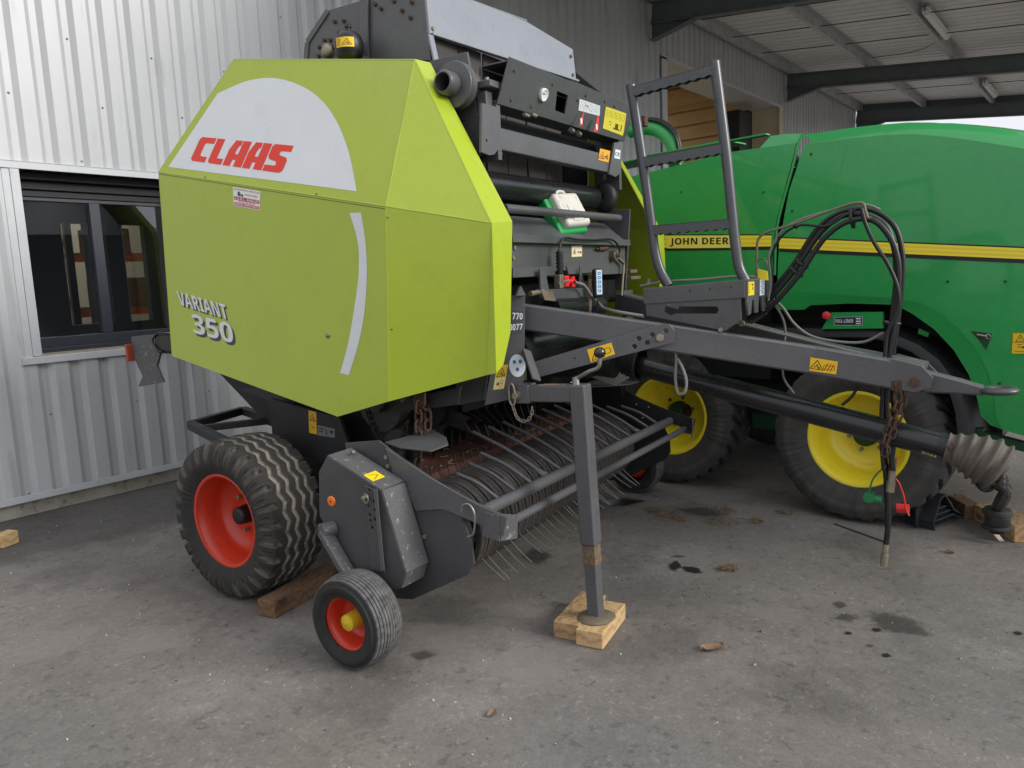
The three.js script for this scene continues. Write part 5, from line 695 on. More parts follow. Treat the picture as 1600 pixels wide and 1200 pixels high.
  chain(bal, [[-0.075,0.8326,2.9012],[-0.075,0.815,2.9268],[-0.075,0.7718,2.9203]], 0.0052, 0.046, 0.028, mat.rust, 'support_chain');
}
// --- pickup
{
  const DC = [0.475, 1.165], OX = -0.20, dz = x => 1.165 - 0.062 * (x + 0.1);                      // drum centre (y, z)
  // side plates: near and far, with the folded guard boxes outside them
  const sp = [[-1.2,0.8803,0.8149],[-1.2,0.9101,1.0247],[-1.2,0.8726,1.0939],[-1.2,0.7747,1.3083],[-1.2,0.7382,1.4027],[-1.2,0.6949,1.5399],[-1.2,0.6561,1.6901],[-1.2,0.5679,1.6731],[-1.2,0.5917,1.6177],[-1.2,0.6397,1.4572],[-1.2,0.5097,1.5158],[-1.2,0.4268,1.5207],[-1.2,0.3736,1.4909],[-1.2,0.1955,1.1668],[-1.2,0.1439,0.8259]];
  const spg = plate(sp, 0.008, [[-1.2,0.6415,1.3268],[-1.2,0.7175,1.3704],[-1.2,0.7295,1.2838]].map(c => [c, 0.006]));
  for (const s of [0, 1]) {
    const pk = part('pickup_side', bal); const G = g => (s ? mirX(triUV(g)).translate(OX, 0, 0) : g), X = s ? 1 : -1;
    M('side_plate', G(spg), s ? mat.dark : mat.scratched, pk);
    const o = [[-1.36,0.7813,0.8042],[-1.36,0.8603,0.8654],[-1.36,0.7411,1.1738],[-1.36,0.3978,1.2809],[-1.36,0.3306,1.2542],[-1.36,0.2372,1.0503],[-1.36,0.3618,0.8451],[-1.36,0.5369,0.8145],[-1.36,0.5745,0.7857]], i = [[-1.24,0.7941,0.7685],[-1.24,0.8608,0.8373],[-1.24,0.7476,1.1566],[-1.24,0.4026,1.275],[-1.24,0.2966,1.2526],[-1.24,0.2344,1.1483],[-1.24,0.1965,0.9312],[-1.24,0.3605,0.719]];
    M('guard_face', G(plate(o, 0.005)), mat.scratched, pk);
    const strip = (a, b, c, d) => plate([a, b, c, d], 0.005, [], 0);
    M('guard_rim', G(merge([strip([-1.36, o[1][1], o[1][2]], [-1.36, o[2][1], o[2][2]], [-1.22, o[2][1] + 0.004, o[2][2]], [-1.22, o[1][1] + 0.004, o[1][2]]), strip([-1.36, o[2][1], o[2][2] + 0.002], [-1.36, o[3][1], o[3][2] + 0.002], [-1.22, o[3][1], o[3][2] + 0.004], [-1.22, o[2][1], o[2][2] + 0.004]), strip([-1.36, o[3][1] - 0.003, o[3][2]], [-1.36, o[4][1], o[4][2]], [-1.22, o[4][1], o[4][2]], [-1.22, o[3][1] - 0.003, o[3][2]]), strip([-1.36, o[4][1] - 0.002, o[4][2]], [-1.36, o[5][1], o[5][2]], [-1.22, o[5][1], o[5][2]], [-1.22, o[4][1] - 0.002, o[4][2]]), strip([-1.36, o[0][1], o[0][2]], [-1.36, o[1][1], o[1][2]], [-1.22, o[1][1], o[1][2]], [-1.22, o[0][1], o[0][2]]), strip([-1.36, o[8][1], o[8][2] - 0.002], [-1.36, o[0][1], o[0][2] - 0.002], [-1.22, o[0][1], o[0][2] - 0.002], [-1.22, o[8][1], o[8][2] - 0.002])])), mat.flaked, pk);
    if (!s) {
      const rp = [[-1.364,0.6555,0.872]][0]; M('reflector', latheX([[0, -0.008], [0.018, -0.008], [0.023, -0.005], [0.024, 0]], 28).translate(rp[0], rp[1], rp[2]), mat.orange, pk); M('reflector_screw', latheX([[0, -0.011], [0.004, -0.01], [0.004, -0.006]], 10).translate(rp[0], rp[1], rp[2]), mat.dark, pk);
      const hs = [[-1.375,0.7382,1.1182],[-1.375,0.6698,1.1083],[-1.375,0.6936,1.1399],[-1.375,0.6309,1.1121],[-1.375,0.655,1.1438],[-1.375,0.6058,1.1135],[-1.375,0.6153,1.1402],[-1.375,0.7039,1.1114],[-1.375,0.5759,1.1219]];
      M('height_strip', plate([[-1.375,0.7572,1.0904],[-1.375,0.747,1.1447],[-1.375,0.3857,1.1566],[-1.375,0.3833,1.097]], 0.004, hs.map(h => [h, 0.0075])), mat.scratched, pk); M('height_strip_edge', bar([[-1.385,0.7517,1.1619]][0], [[-1.385,0.3954,1.174]][0], 0.02, 0.004, 0.001, [1, 0, 0]), mat.grey, pk);
      const pn = [[-1.385,0.7116,1.1069]][0]; M('linch_pin', merge([new THREE.TorusGeometry(0.02, 0.0025, 6, 20).rotateY(1.3).translate(pn[0] - 0.01, pn[1] - 0.005, pn[2] + 0.005), rod([pn[0] - 0.025, pn[1], pn[2]], [pn[0] + 0.03, pn[1], pn[2]], 0.008)]), mat.zinc, pk);
      const ys = sticker(96, 64, (x, w, h) => { x.fillStyle = '#e6c81f'; x.fillRect(0, 0, w, h); x.strokeStyle = '#4a3f0d'; x.lineWidth = 4; x.beginPath(); x.moveTo(14, 50); x.lineTo(48, 14); x.lineTo(82, 50); x.stroke(); });
      { const a = v3([-1.345, o[1][1], o[1][2]]), b = v3([-1.345, o[2][1], o[2][2]]); const p = k => a.clone().lerp(b, k); const w = V(0.075, 0.002, 0); M('warning_sticker', quad(p(0.62), p(0.80), p(0.80).add(w), p(0.62).add(w), 0.004), ys, pk); }
      for (const p of [[-1.205,0.8395,1.0691],[-1.205,0.7997,1.0771],[-1.205,0.6685,1.2404],[-1.205,0.5065,1.1245],[-1.205,0.5048,1.2642],[-1.205,0.5323,1.1972]]) M('bolt', boltAt(p, [-1, 0, 0], 0.011, 0.012), mat.zinc, pk);
      M('spacer_bolt', rod([[-1.21,0.8424,0.8702]][0], [[-1.28,0.8673,0.9424]][0], 0.007), mat.steel, pk);
      M('reinforcing_plate', plate([[-1.21,0.8816,1.0735],[-1.21,0.7753,1.3165],[-1.21,0.6932,1.5471],[-1.21,0.6556,1.7028],[-1.21,0.5726,1.6832],[-1.21,0.5949,1.6185],[-1.21,0.6408,1.404],[-1.21,0.6445,1.3699],[-1.21,0.6163,1.2262],[-1.21,0.6589,1.2004],[-1.21,0.7242,1.1688],[-1.21,0.7636,1.1088]], 0.006), mat.grey, pk);
      M('spring_clip', hose([[-1.24,0.6565,1.4951],[-1.24,0.6849,1.5034],[-1.24,0.6947,1.5367],[-1.24,0.6657,1.5607],[-1.24,0.6062,1.5604],[-1.24,0.569,1.5485],[-1.24,0.5539,1.5215]], 0.0045), mat.steel, pk);
    }
  }
  for (const s of [-1, 1]) {                    // folded end brackets carrying the crop guard tubes
    const ox = s > 0 ? OX : 0; B('guard_bracket', merge([plate([[s * 1.215, 0.665, 1.60], [s * 1.215, 0.66, 1.67], [s * 1.215, 0.55, 1.665], [s * 1.215, 0.56, 1.58]], 0.006), plate([[s * 1.21, 0.665, 1.672], [s * 1.13, 0.64, 1.70], [s * 1.13, 0.54, 1.69], [s * 1.21, 0.55, 1.665]], 0.006)]).translate(ox, 0, 0), mat.flaked);
    const w = [s > 0 ? 1.41 : -1.475, 0.203, 1.09]; const gw = gaugeWheel(bal, w, s > 0);
    B('wheel_arm', merge([bar([s * 1.405, 0.53, 0.85], [s * 1.405, 0.21, 1.10], 0.035, 0.065, 0.01, [1, 0, 0]), rod([s * 1.42, 0.53, 0.85], [s * 1.36, 0.53, 0.87], 0.035), rod([s * 1.37, 0.53, 0.86], [s * 1.2, 0.53, 0.86], 0.024), rod([s * 1.38, 0.205, 1.09], [s > 0 ? 1.64 : -1.47, 0.204, 1.09], 0.016)]).translate(ox, 0, 0), mat.flaked);
  }
  // curved bands round the drum and the spring tines between them
  const pr = [[-0.026, 0.188], [-0.025, 0.212], [-0.021, 0.219], [-0.010, 0.219], [-0.006, 0.210], [0.006, 0.210], [0.010, 0.219], [0.021, 0.219], [0.025, 0.212], [0.026, 0.188]];
  const bandG = (() => { const pos = [], na = 34, a0 = 2.55, a1 = -2.05; const pt = (k, j) => { const a = a0 + (a1 - a0) * j / na; const r = pr[k][1] + (j === 0 || j === na ? -0.03 : 0); return [pr[k][0], Math.sin(a) * r, Math.cos(a) * r]; };
    for (let j = 0; j < na; j++) for (let k = 0; k < pr.length - 1; k++) { const a = pt(k, j), b = pt(k + 1, j), c = pt(k + 1, j + 1), d = pt(k, j + 1); pos.push(...a, ...c, ...b, ...a, ...d, ...c); }
    const g = new THREE.BufferGeometry(); g.setAttribute('position', new THREE.Float32BufferAttribute(pos, 3)); g.computeVertexNormals(); const uvg = triUV(g); return uvg; })();
  const bandM = mat.band.clone(); bandM.side = THREE.DoubleSide; const NB = 27, PB = 1.90 / NB;
  for (let k = 0; k < NB; k++) { const m = M('pickup_band', bandG, bandM, bal); m.position.set(-1.05 + PB * (k + 0.5), DC[0], dz(-1.05 + PB * (k + 0.5))); m.rotation.y = 0.062; }
  B('pickup_reel', merge([rod([-1.12, DC[0], dz(-1.12)], [0.92, DC[0], dz(0.92)], 0.06, 0.06, 20), rod([-1.15, DC[0], dz(-1.15)], [-1.07, DC[0], dz(-1.07)], 0.19, 0.19, 32), rod([0.95, DC[0], dz(0.95)], [0.87, DC[0], dz(0.87)], 0.19, 0.19, 32)]), mat.dark);
  const tineG = (a, l, bend) => { const d = [Math.sin(a), Math.cos(a)], e = [Math.sin(a + bend), Math.cos(a + bend)]; const b = [0.17 * d[0], 0.17 * d[1]]; const m = [b[0] + l * 0.65 * d[0], b[1] + l * 0.65 * d[1]]; return hose([[0, b[0], b[1]], [0, m[0], m[1]], [0, m[0] + l * 0.4 * e[0], m[1] + l * 0.4 * e[1]]], 0.0034, 8, 5); };
  const tA = tineG(-0.66, 0.185, 0.10), tB = tineG(1.95, 0.12, -0.3), tC = tineG(2.45, 0.13, -0.3);
  for (let k = 0; k <= NB; k++) { const x = -1.05 + PB * k; if (k > 0 && k < NB) { let m = M('spring_tine', tA, mat.steel, bal); m.position.set(x + rr(-0.006, 0.006), DC[0], dz(x)); m.rotation.x = rr(-0.09, 0.07); m.rotation.z = rr(-0.03, 0.03); m = M('spring_tine', tB, mat.dark, bal); m.position.set(x + rr(-0.004, 0.004), DC[0], dz(x)); m = M('spring_tine', tC, mat.dark, bal); m.position.set(x + rr(-0.004, 0.004), DC[0], dz(x)); } }
  // crop guard: two tubes and long rods
  const T = [0.636, 1.515], T2_ = [0.592, 1.60]; const cg = part('crop_guard', bal);
  M('tube', rod([-1.19, T[0], T[1] + 0.02], [0.98, T[0], T[1] + 0.01], 0.027, 0.027, 24), mat.grey, cg); M('tube', rod([-1.15, T2_[0] - 0.005, T2_[1] + 0.03], [1.0, T2_[0] - 0.005, T2_[1] + 0.02], 0.019, 0.019, 20), mat.grey, cg);
  for (let k = 0; k < 14; k++) { const x = -1.0 + k * 0.138, L = Math.abs(x) > 0.9 ? 0.24 : Math.abs(x) > 0.75 ? 0.27 : Math.abs(x) > 0.6 ? 0.31 : 0.47, c = 0.90, s = 0.42; const m = [x, T[0] + 0.01 + L * 0.5 * s + 0.012, T[1] - L * 0.5 * c]; M('guard_rod', merge([hose([[x, T[0] + 0.015, T[1]], m, [x, T[0] + L * s, T[1] - L * c]], 0.009, 14, 10), new THREE.SphereGeometry(0.009, 8, 6).translate(x, T[0] + L * s, T[1] - L * c)]), mat.grey, cg); }
  for (const x of [-0.55, 0.0, 0.55]) M('rod_gusset', plate([[x, T[0] + 0.02, T[1] - 0.01], [x - 0.06, T[0] + 0.02, T[1] - 0.01], [x - 0.03, T[0] + 0.06, T[1] - 0.12]], 0.005), mat.grey, cg);
  M('tube_bolt', merge([-0.85, -0.6, -0.35, -0.1, 0.3, 0.6, 0.9].map(x => boltAt([x, T[0] + 0.006, T[1] + 0.026], [0, 0.2, 1], 0.006, 0.008))), mat.steel, cg);
  // feed floor, auger ends and rotor
  B('feed_floor', merge([plate([[-1.12, 0.665, 1.04], [0.92, 0.665, 0.93], [0.80, 0.70, 0.56], [-0.90, 0.70, 0.60]], 0.008), plate([[-1.12, 0.668, 1.043], [0.92, 0.668, 0.933], [0.92, 0.64, 0.96], [-1.12, 0.64, 1.07]], 0.005)]), mat.rustBrown, 'rust brown feed floor plate');
  const RC = [0.935, 0.86]; const rot = part('feed_rotor', bal, [0, RC[0], RC[1]]);
  const star = (() => { const p = []; for (let k = 0; k < 5; k++) { const a = k / 5 * TAU; p.push([0, Math.sin(a) * 0.255, Math.cos(a) * 0.255], [0, Math.sin(a + 0.16) * 0.20, Math.cos(a + 0.16) * 0.20], [0, Math.sin(a + 0.30) * 0.235, Math.cos(a + 0.30) * 0.235], [0, Math.sin(a + 0.5) * 0.12, Math.cos(a + 0.5) * 0.12], [0, Math.sin(a + 0.95) * 0.11, Math.cos(a + 0.95) * 0.11]); } return plate(p, 0.010); })();
  const rotM = P({ color: lin(0.05, 0.044, 0.04), roughness: 0.4, metalness: 0.4, map: paintTex(0.4, 0.6, 4, 2) });
  for (let k = 0; k < 13; k++) { const m = M('rotor_blade', star, rotM, rot); m.position.x = -0.60 + k * 0.10; m.rotation.x = 0.42 + k * 0.13; }
  M('shaft', rod([-0.66, 0, 0], [0.66, 0, 0], 0.08, 0.08, 24), mat.dark, rot);
  { const g = new THREE.BoxGeometry(1, 0.002, 0.003), n = 110, im = new THREE.InstancedMesh(g, S({ color: lin(0.34, 0.26, 0.14), roughness: 0.9 }), n), m4 = new THREE.Matrix4(), q = new THREE.Quaternion(), e = new THREE.Euler(); for (let i = 0; i < n; i++) { const onFloor = i < 110, x = onFloor ? rr(-1.05, 0.85) : rr(-1.18, -0.75), z = onFloor ? rr(0.62, 0.98) - 0.05 * (x + 0.1) : rr(0.86, 1.0); q.setFromEuler(e.set(0, rr(0, TAU), 0.08 * rr(-1, 1))); m4.compose(V(x, onFloor ? 0.672 + (1.0 - z) * 0.08 + 0.006 : 0.891, z), q, V(rr(0.012, 0.05), 1, 1)); im.setMatrixAt(i, m4); } im.name = 'chaff'; im.userData = { kind: 'stuff' }; im.castShadow = im.receiveShadow = true; bal.add(im); }
  for (const s of [-1, 1]) { B('feed_auger', merge([rod([s * 0.66, 0.76, 0.84], [s * 0.95, 0.76, 0.84], 0.045, 0.045, 18), rod([s * 0.86, 0.76, 0.84], [s * 0.866, 0.76, 0.84], 0.12, 0.12, 30)]), mat.black);
    { const cc = [[-1.1435,0.885,1.005],[-0.8285,0.885,1.0244],[-0.9451,0.885,1.2026],[-1.0609,0.885,1.3041],[-1.3272,0.885,1.312],[-1.24,0.885,1.1348]].map(p => [p[0] < -1.19 ? -1.19 : p[0], p[1], p[2]]); const g = plate(cc, 0.006); B('crop_cover', s < 0 ? g : mirX(triUV(g)).translate(OX, 0, 0), mat.grey); } }
  B('cover_plate', plate([[0.30, 1.03, 1.25], [0.72, 1.05, 1.18], [0.80, 0.95, 1.36], [0.40, 0.95, 1.42]], 0.006), mat.grey);
  B('underframe', merge([span(-0.64, 0.64, 0.96, 1.16, 0.4, 0.95), span(-0.72, -0.64, 0.5, 1.0, -0.3, 0.75), span(0.64, 0.72, 0.5, 1.0, -0.3, 0.75), span(-0.60, 0.60, 0.30, 0.55, 0.30, 0.62)]), mat.black);
  B('drive_sprocket', merge([rod([-0.86, 1.0, 0.72], [-0.80, 1.0, 0.72], 0.14, 0.14, 36), rod([-0.9, 1.0, 0.72], [-0.78, 1.0, 0.72], 0.04)]), mat.grease);
  { const loop = []; for (let k = 0; k < 22; k++) { const a = k / 22 * TAU; loop.push([-0.87, 0.98 + Math.sin(a) * 0.19, 0.78 + Math.cos(a) * (0.14 + 0.03 * Math.sin(a))]); } chain(bal, loop, 0.004, 0.04, 0.022, mat.grease, 'drive_chain'); }
  chain(bal, [[-0.97,1.0492,1.0711],[-0.97,0.8901,1.0552],[-0.97,0.7252,1.0387]], 0.0062, 0.062, 0.036, mat.rust, 'lift_chain'); chain(bal, [[-0.94,1.0503,1.0693],[-0.94,1.0092,1.0933],[-0.94,0.9115,1.0901]], 0.0062, 0.058, 0.036, mat.rust, 'lift_chain'); chain(bal, [[1,0.9147,1.1799],[1,0.8541,1.1927],[1,0.8014,1.1868]], 0.006, 0.055, 0.034, mat.rust, 'lift_chain');
  B('chain_bracket', plate([[-0.96,1.0756,1.0296],[-0.96,1.0914,1.1044],[-0.96,1.0311,1.0999],[-0.96,1.0211,1.0333]], 0.01), mat.rust);
  B('lower_shield', plate([[-0.92,0.9907,0.8461],[-0.92,1.0543,0.9738],[-0.92,1.1235,1.2836],[-0.92,1.04,1.2637],[-0.92,1.0031,1.0491]], 0.01), mat.dark);
}
// --- rear bits below and behind the panel
{
  const bpl = [[-0.86,0.9886,-0.0976],[-0.86,0.9513,0.1348],[-0.86,0.9145,0.4351],[-0.86,0.7882,0.4834],[-0.86,0.7514,0.4563],[-0.86,0.6441,0.2514],[-0.86,0.7115,0.0126],[-0.86,0.7748,-0.1087]]; B('rear_frame_plate', plate(bpl, 0.02), mat.dark);
  B('rear_frame_plate', plate([[-0.8,1.0716,-0.2721],[-0.8,1.0244,0.0751],[-0.8,0.932,0.2179],[-0.8,0.8753,-0.1026]], 0.02), mat.black);
  const ys = sticker(80, 192, (x, w, h) => { x.fillStyle = '#d9a916'; x.fillRect(0, 0, w, h); warn(x, 40, 58, 34); x.strokeStyle = '#6a4f08'; x.lineWidth = 5; x.beginPath(); x.moveTo(18, 150); x.lineTo(58, 138); x.lineTo(26, 118); x.stroke(); });
  B('warning_sticker', quad(...[[-0.871,0.8158,0.1975],[-0.871,0.8099,0.2568],[-0.871,0.933,0.2655],[-0.871,0.9398,0.2066]]), ys);
  const gs = sticker(128, 64, (x, w, h) => { x.fillStyle = '#6d7074'; x.fillRect(0, 0, w, h); x.fillStyle = '#24272a'; x.fillRect(10, 12, 40, 8); x.fillRect(10, 30, 30, 8); x.fillRect(62, 14, 8, 34); x.fillRect(58, 38, 16, 6); x.fillRect(92, 16, 24, 20); });
  B('data_sticker', quad(...[[-0.871,0.8067,0.2614],[-0.871,0.8034,0.3924],[-0.871,0.8521,0.3974],[-0.871,0.8633,0.2676]]), gs);
  const rb = [[-0.9364,0.8,-0.7715],[-0.4526,0.8,-0.9092],[-0.7552,0.8,-0.0992],[-1.1711,0.8,-0.1289]]; B('rear_guard_rail', merge([bar(rb[0], rb[1], 0.05, 0.05, 0.006), bar(rb[0], rb[3], 0.05, 0.05, 0.006), bar(rb[1], rb[2], 0.05, 0.05, 0.006), bar([[-0.9708,0.8,-0.5955]][0], [[-0.5856,0.8,-0.3674]][0], 0.04, 0.04, 0.005)]), mat.dark);
  B('spring', (() => { const p = []; for (let k = 0; k < 80; k++) { const a = k * 0.8; p.push([-0.84 + 0.018 * Math.cos(a), 1.0 - k * 0.0021, 0.02 + 0.018 * Math.sin(a)]); } return hose(p, 0.0035, 240, 5); })(), mat.black);
  B('spring_rod', rod([-0.84, 1.06, 0.02], [-0.84, 0.98, 0.02], 0.008), mat.black);
  const lp = [[-0.93,1.3316,-1.3128],[-0.93,1.3536,-1.0011],[-0.93,1.2471,-1.0069],[-0.93,1.1502,-1.0654],[-0.93,1.052,-1.0082],[-0.93,1.0113,-1.2958],[-0.93,1.0798,-1.2323],[-0.93,1.1926,-1.3039]]; const lb = part('lamp_bracket', bal);
  M('bracket_plate', plate(lp, 0.012), mat.flaked, lb); M('rear_lamp', (() => { const c = [[-0.95,1.2969,-0.966]][0]; return rbox(0.06, 0.13, 0.26, 0.03, c[0] + 0.02, c[1], c[2] + 0.06, 4); })(), mat.black, lb); M('lamp_rim', hose([[-0.965,1.3573,-0.8654],[-0.965,1.3567,-0.9713],[-0.965,1.3132,-1.0333],[-0.965,1.2589,-0.9892],[-0.965,1.2441,-0.9383]], 0.006), mat.black, lb);
  M('reflector', (() => { const c = [[-0.95,1.2315,-1.3129]][0]; return rbox(0.05, 0.11, 0.02, 0.005, c[0], c[1], c[2] - 0.01); })(), S({ color: lin(0.35, 0.06, 0.03), roughness: 0.35 }), lb);
  B('lamp_arm', bar([-0.9, 1.32, -0.85], [-0.68, 1.35, -0.5], 0.05, 0.05), mat.dark);
  B('rear_underside', merge([plate([[-0.7,1.0045,-0.5264],[-0.7,0.9532,-0.2973],[-0.7,0.8496,-0.225],[-0.7,0.8985,-0.0532],[-0.7,1.0395,-0.2577]], 0.1), span(-0.6, 0.6, 1.1, 1.3, -0.9, 0.2)]), mat.black);
  B('tailgate', merge([plate([[-0.62, 1.15, -0.95], [0.62, 1.15, -0.95], [0.62, 2.2, -0.98], [-0.62, 2.2, -0.98]], 0.03), plate([[-0.62, 2.2, -0.97], [0.62, 2.2, -0.97], [0.62, 2.78, 0.1], [-0.62, 2.78, 0.1]], 0.03)]), mat.grey);
}
// --- hoses and cables at the front
{
  const off = (a, x, y, z) => a.map(p => [p[0] + x, p[1] + y, p[2] + z]);
  const base = [[0.05,1.3694,2.302],[0.05,1.4325,2.3802],[0.05,1.5778,2.5072],[0.05,1.7556,2.6301],[0.05,1.8116,2.7095],[0.05,1.81,2.8006],[0.05,1.7602,2.8828],[0.05,1.6681,2.92],[0.05,1.5446,2.9332],[0.05,1.4068,2.9268],[0.05,1.2388,2.9109],[0.05,1.0675,2.8947],[0.05,0.9523,2.8976],[0.05,0.7778,2.9044],[0.05,0.6021,2.9192],[0.05,0.424,2.9288],[0.05,0.3324,2.9233],[0.05,0.2273,2.9153]];
  const hb = part('hose_bundle', bal);
  M('hose', hose(base, 0.0125, 160, 10), mat.hose, hb); 
  M('hose', hose([[0.02,1.3591,2.3045],[0.02,1.4097,2.4],[0.02,1.5541,2.5312],[0.02,1.7254,2.6498],[0.02,1.7858,2.7413],[0.02,1.7842,2.836],[0.02,1.7147,2.9026],[0.02,1.6127,2.9397],[0.02,1.4903,2.9454],[0.02,1.3532,2.9366],[0.02,1.1857,2.9159],[0.02,1.0154,2.91],[0.02,0.8155,2.9303],[0.02,0.686,2.9439]], 0.0125, 140, 10), mat.hose, hb);
  M('hose', hose([[0.09,1.3825,2.2782],[0.09,1.4492,2.3575],[0.09,1.5958,2.4863],[0.09,1.7782,2.611],[0.09,1.8358,2.7102],[0.09,1.8323,2.82],[0.09,1.7594,2.913],[0.09,1.6396,2.9486],[0.09,1.5155,2.9519],[0.09,1.3484,2.9389],[0.09,1.1781,2.923],[0.09,0.9768,2.9333],[0.09,0.8018,2.9379],[0.09,0.6676,2.9283]], 0.0115, 140, 10), mat.hose, hb);
  M('hose', hose([[0,1.8353,2.7948],[0,1.7688,2.814],[0,1.685,2.8511],[0,1.5872,2.9082],[0,1.491,2.9451],[0,1.4092,2.9522],[0,1.3546,2.9339],[0,1.2993,2.9105],[0,1.1876,2.9032],[0,1.0178,2.8972],[0,0.8457,2.8962],[0,0.6872,2.9104]], 0.0085, 110, 8), mat.hose, hb);
  M('cable', hose([[0.03,1.4214,2.3855],[0.03,1.5195,2.4144],[0.03,1.6528,2.4106],[0.03,1.7517,2.4675],[0.03,1.7842,2.5376],[0.03,1.7732,2.6526],[0.03,1.8098,2.7209],[0.03,1.8383,2.7774]], 0.0055, 60, 8), mat.hose, hb); M('cable', hose([[0.02,1.4457,2.3998],[0.02,1.5347,2.411],[0.02,1.6678,2.4044],[0.02,1.7663,2.4613],[0.02,1.8047,2.5257],[0.02,1.8408,2.6747],[0.02,1.8567,2.7786],[0.02,1.8438,2.8347],[0.02,1.8249,2.8676]], 0.0048, 60, 8), mat.hoseGrey, hb);
  const tie = (c, r, d) => { const g = new THREE.TorusGeometry(r, 0.004, 6, 20).scale(1, 1, 2); const q = new THREE.Quaternion().setFromUnitVectors(V(0, 0, 1), v3(d).normalize()); g.applyQuaternion(q).translate(...c); M('cable_tie', g, mat.black, hb); };
  tie([[0.05,1.6114,2.5408]][0], 0.034, [0, 1, 0.8]); tie([[0.05,1.5744,2.5186]][0], 0.034, [0, 1, 0.8]); tie([[0.05,1.7973,2.7518]][0], 0.04, [0, 0.2, 1]); tie([[0.05,1.3372,2.921]][0], 0.034, [0, 1, 0.1]); tie([[0.03,1.7858,2.5152]][0], 0.014, [0, 0.7, 1]);
  M('hose_hook', hose([[-0.02,1.5257,2.3542],[-0.02,1.6554,2.3567],[-0.02,1.7282,2.3623],[-0.02,1.7529,2.3854],[-0.02,1.7893,2.521],[-0.02,1.8381,2.6821],[-0.02,1.8602,2.7745],[-0.02,1.8548,2.805],[-0.02,1.8217,2.8157],[-0.02,1.7912,2.8289],[-0.02,1.7956,2.8413]], 0.0058, 120, 8), mat.tan, bal);
  M('hook_ring', new THREE.TorusGeometry(0.027, 0.0035, 8, 28).rotateY(1.2).translate(...[[-0.03,1.6161,2.3829]][0]), mat.tan, bal);
  const yt = [[-0.04,1.5965,2.3653],[-0.04,1.5829,2.4118],[-0.04,1.542,2.4149],[-0.04,1.5465,2.3684]]; M('yellow_tag', plate(yt, 0.003), mat.yellow, bal);
  M('cable', hose([[0.1,1.4572,2.3939],[0.1,1.4108,2.4448],[0.1,1.3346,2.4982],[0.1,1.2774,2.5709],[0.1,1.2487,2.6973],[0.1,1.25,2.8053],[0.1,1.2909,2.8829]], 0.006, 60, 8), mat.hoseGrey, bal); M('cable', hose([[0.1,1.442,2.394],[0.1,1.3805,2.4361],[0.1,1.3194,2.4573],[0.1,1.2122,2.4553],[0.1,1.0731,2.4535],[0.1,0.9975,2.5016]], 0.0055, 60, 8), mat.hoseGrey, bal);
  M('guide_rod', rod([[0,1.3331,2.2982]][0], [[0,1.172,2.9486]][0], 0.006), mat.hoseGrey, bal); M('cable', hose([[0.02,1.0559,2.795],[0.02,1.0081,2.7694],[0.02,0.9678,2.7299]], 0.007), mat.hose, bal);
  M('cable', hose([[-0.12,1.5355,1.816],[-0.12,1.5531,1.9499],[-0.12,1.557,2.1097],[-0.12,1.5655,2.2916],[-0.12,1.5596,2.3788]], 0.006), mat.hoseGrey, bal);
  M('cable', hose([...[[-0.2544,1.5673,1.52],[-0.1528,1.5483,1.52],[-0.0844,1.4999,1.52],[0.0013,1.4525,1.52]], ...[[-0.4,1.4288,1.8012],[-0.4,1.4039,1.9516]]], 0.008, 60, 8), mat.hoseGrey, bal);
  M('cable', hose([[-0.33,1.2991,2.0673],[-0.33,1.205,2.0785],[-0.33,1.101,2.0742],[-0.33,1.042,2.089],[-0.33,1.0462,2.1136],[-0.33,1.0942,2.1262],[-0.33,1.1615,2.1086],[-0.33,1.2051,2.0846]], 0.0075, 50, 8), mat.hoseGrey, bal);
  // couplings and dust caps at the hose ends
  const cp = [[0.05,0.3324,2.9233],[0.05,0.283,2.9192],[0.05,0.2273,2.9153]], cq = [[0.02,0.686,2.9439],[0.02,0.6358,2.94],[0.02,0.5883,2.9361]];
  M('coupling', merge([rod(cp[0], cp[1], 0.013, 0.013), rod(cp[1], cp[2], 0.017, 0.015), rod(cq[0], cq[1], 0.014), rod(cq[1], cq[2], 0.018)]), mat.zinc, hb); M('red_band', rod([[0.05,0.7373,2.9416]][0], [[0.05,0.6694,2.9382]][0], 0.017, 0.017), S({ color: lin(0.20, 0.05, 0.03), roughness: 0.6 }), hb);
  const rc = [[0.12,0.4867,2.9845]][0], gc = [[0,0.56,2.8561]][0];
  const rcap = part('dust_cap', bal); M('strap', hose([[0.08,0.6491,2.9274],[0.08,0.6229,2.9592],[0.08,0.5863,2.9757],[0.08,0.5491,2.987],[0.08,0.4996,2.9961],[0.08,0.4687,3.0098]], 0.0038), mat.redPlastic, rcap); M('cap', rod([rc[0], rc[1], rc[2] - 0.03], [rc[0], rc[1] + 0.004, rc[2] + 0.02], 0.021, 0.019, 18), mat.redPlastic, rcap, 'red dust cap');
  const gcap = part('dust_cap', bal); M('strap', hose([[0,0.7086,2.9201],[0,0.6698,2.8849],[0,0.6322,2.8649],[0,0.5837,2.8555]], 0.004), mat.greenPlastic, gcap); M('cap', merge([rod([gc[0] - 0.02, gc[1], gc[2]], [gc[0] + 0.02, gc[1], gc[2]], 0.024, 0.024, 18), rod([gc[0], gc[1] - 0.006, gc[2]], [gc[0], gc[1] - 0.008, gc[2] + 0.05], 0.018, 0.018, 14)]), mat.greenPlastic, gcap, 'green dust cap');
}
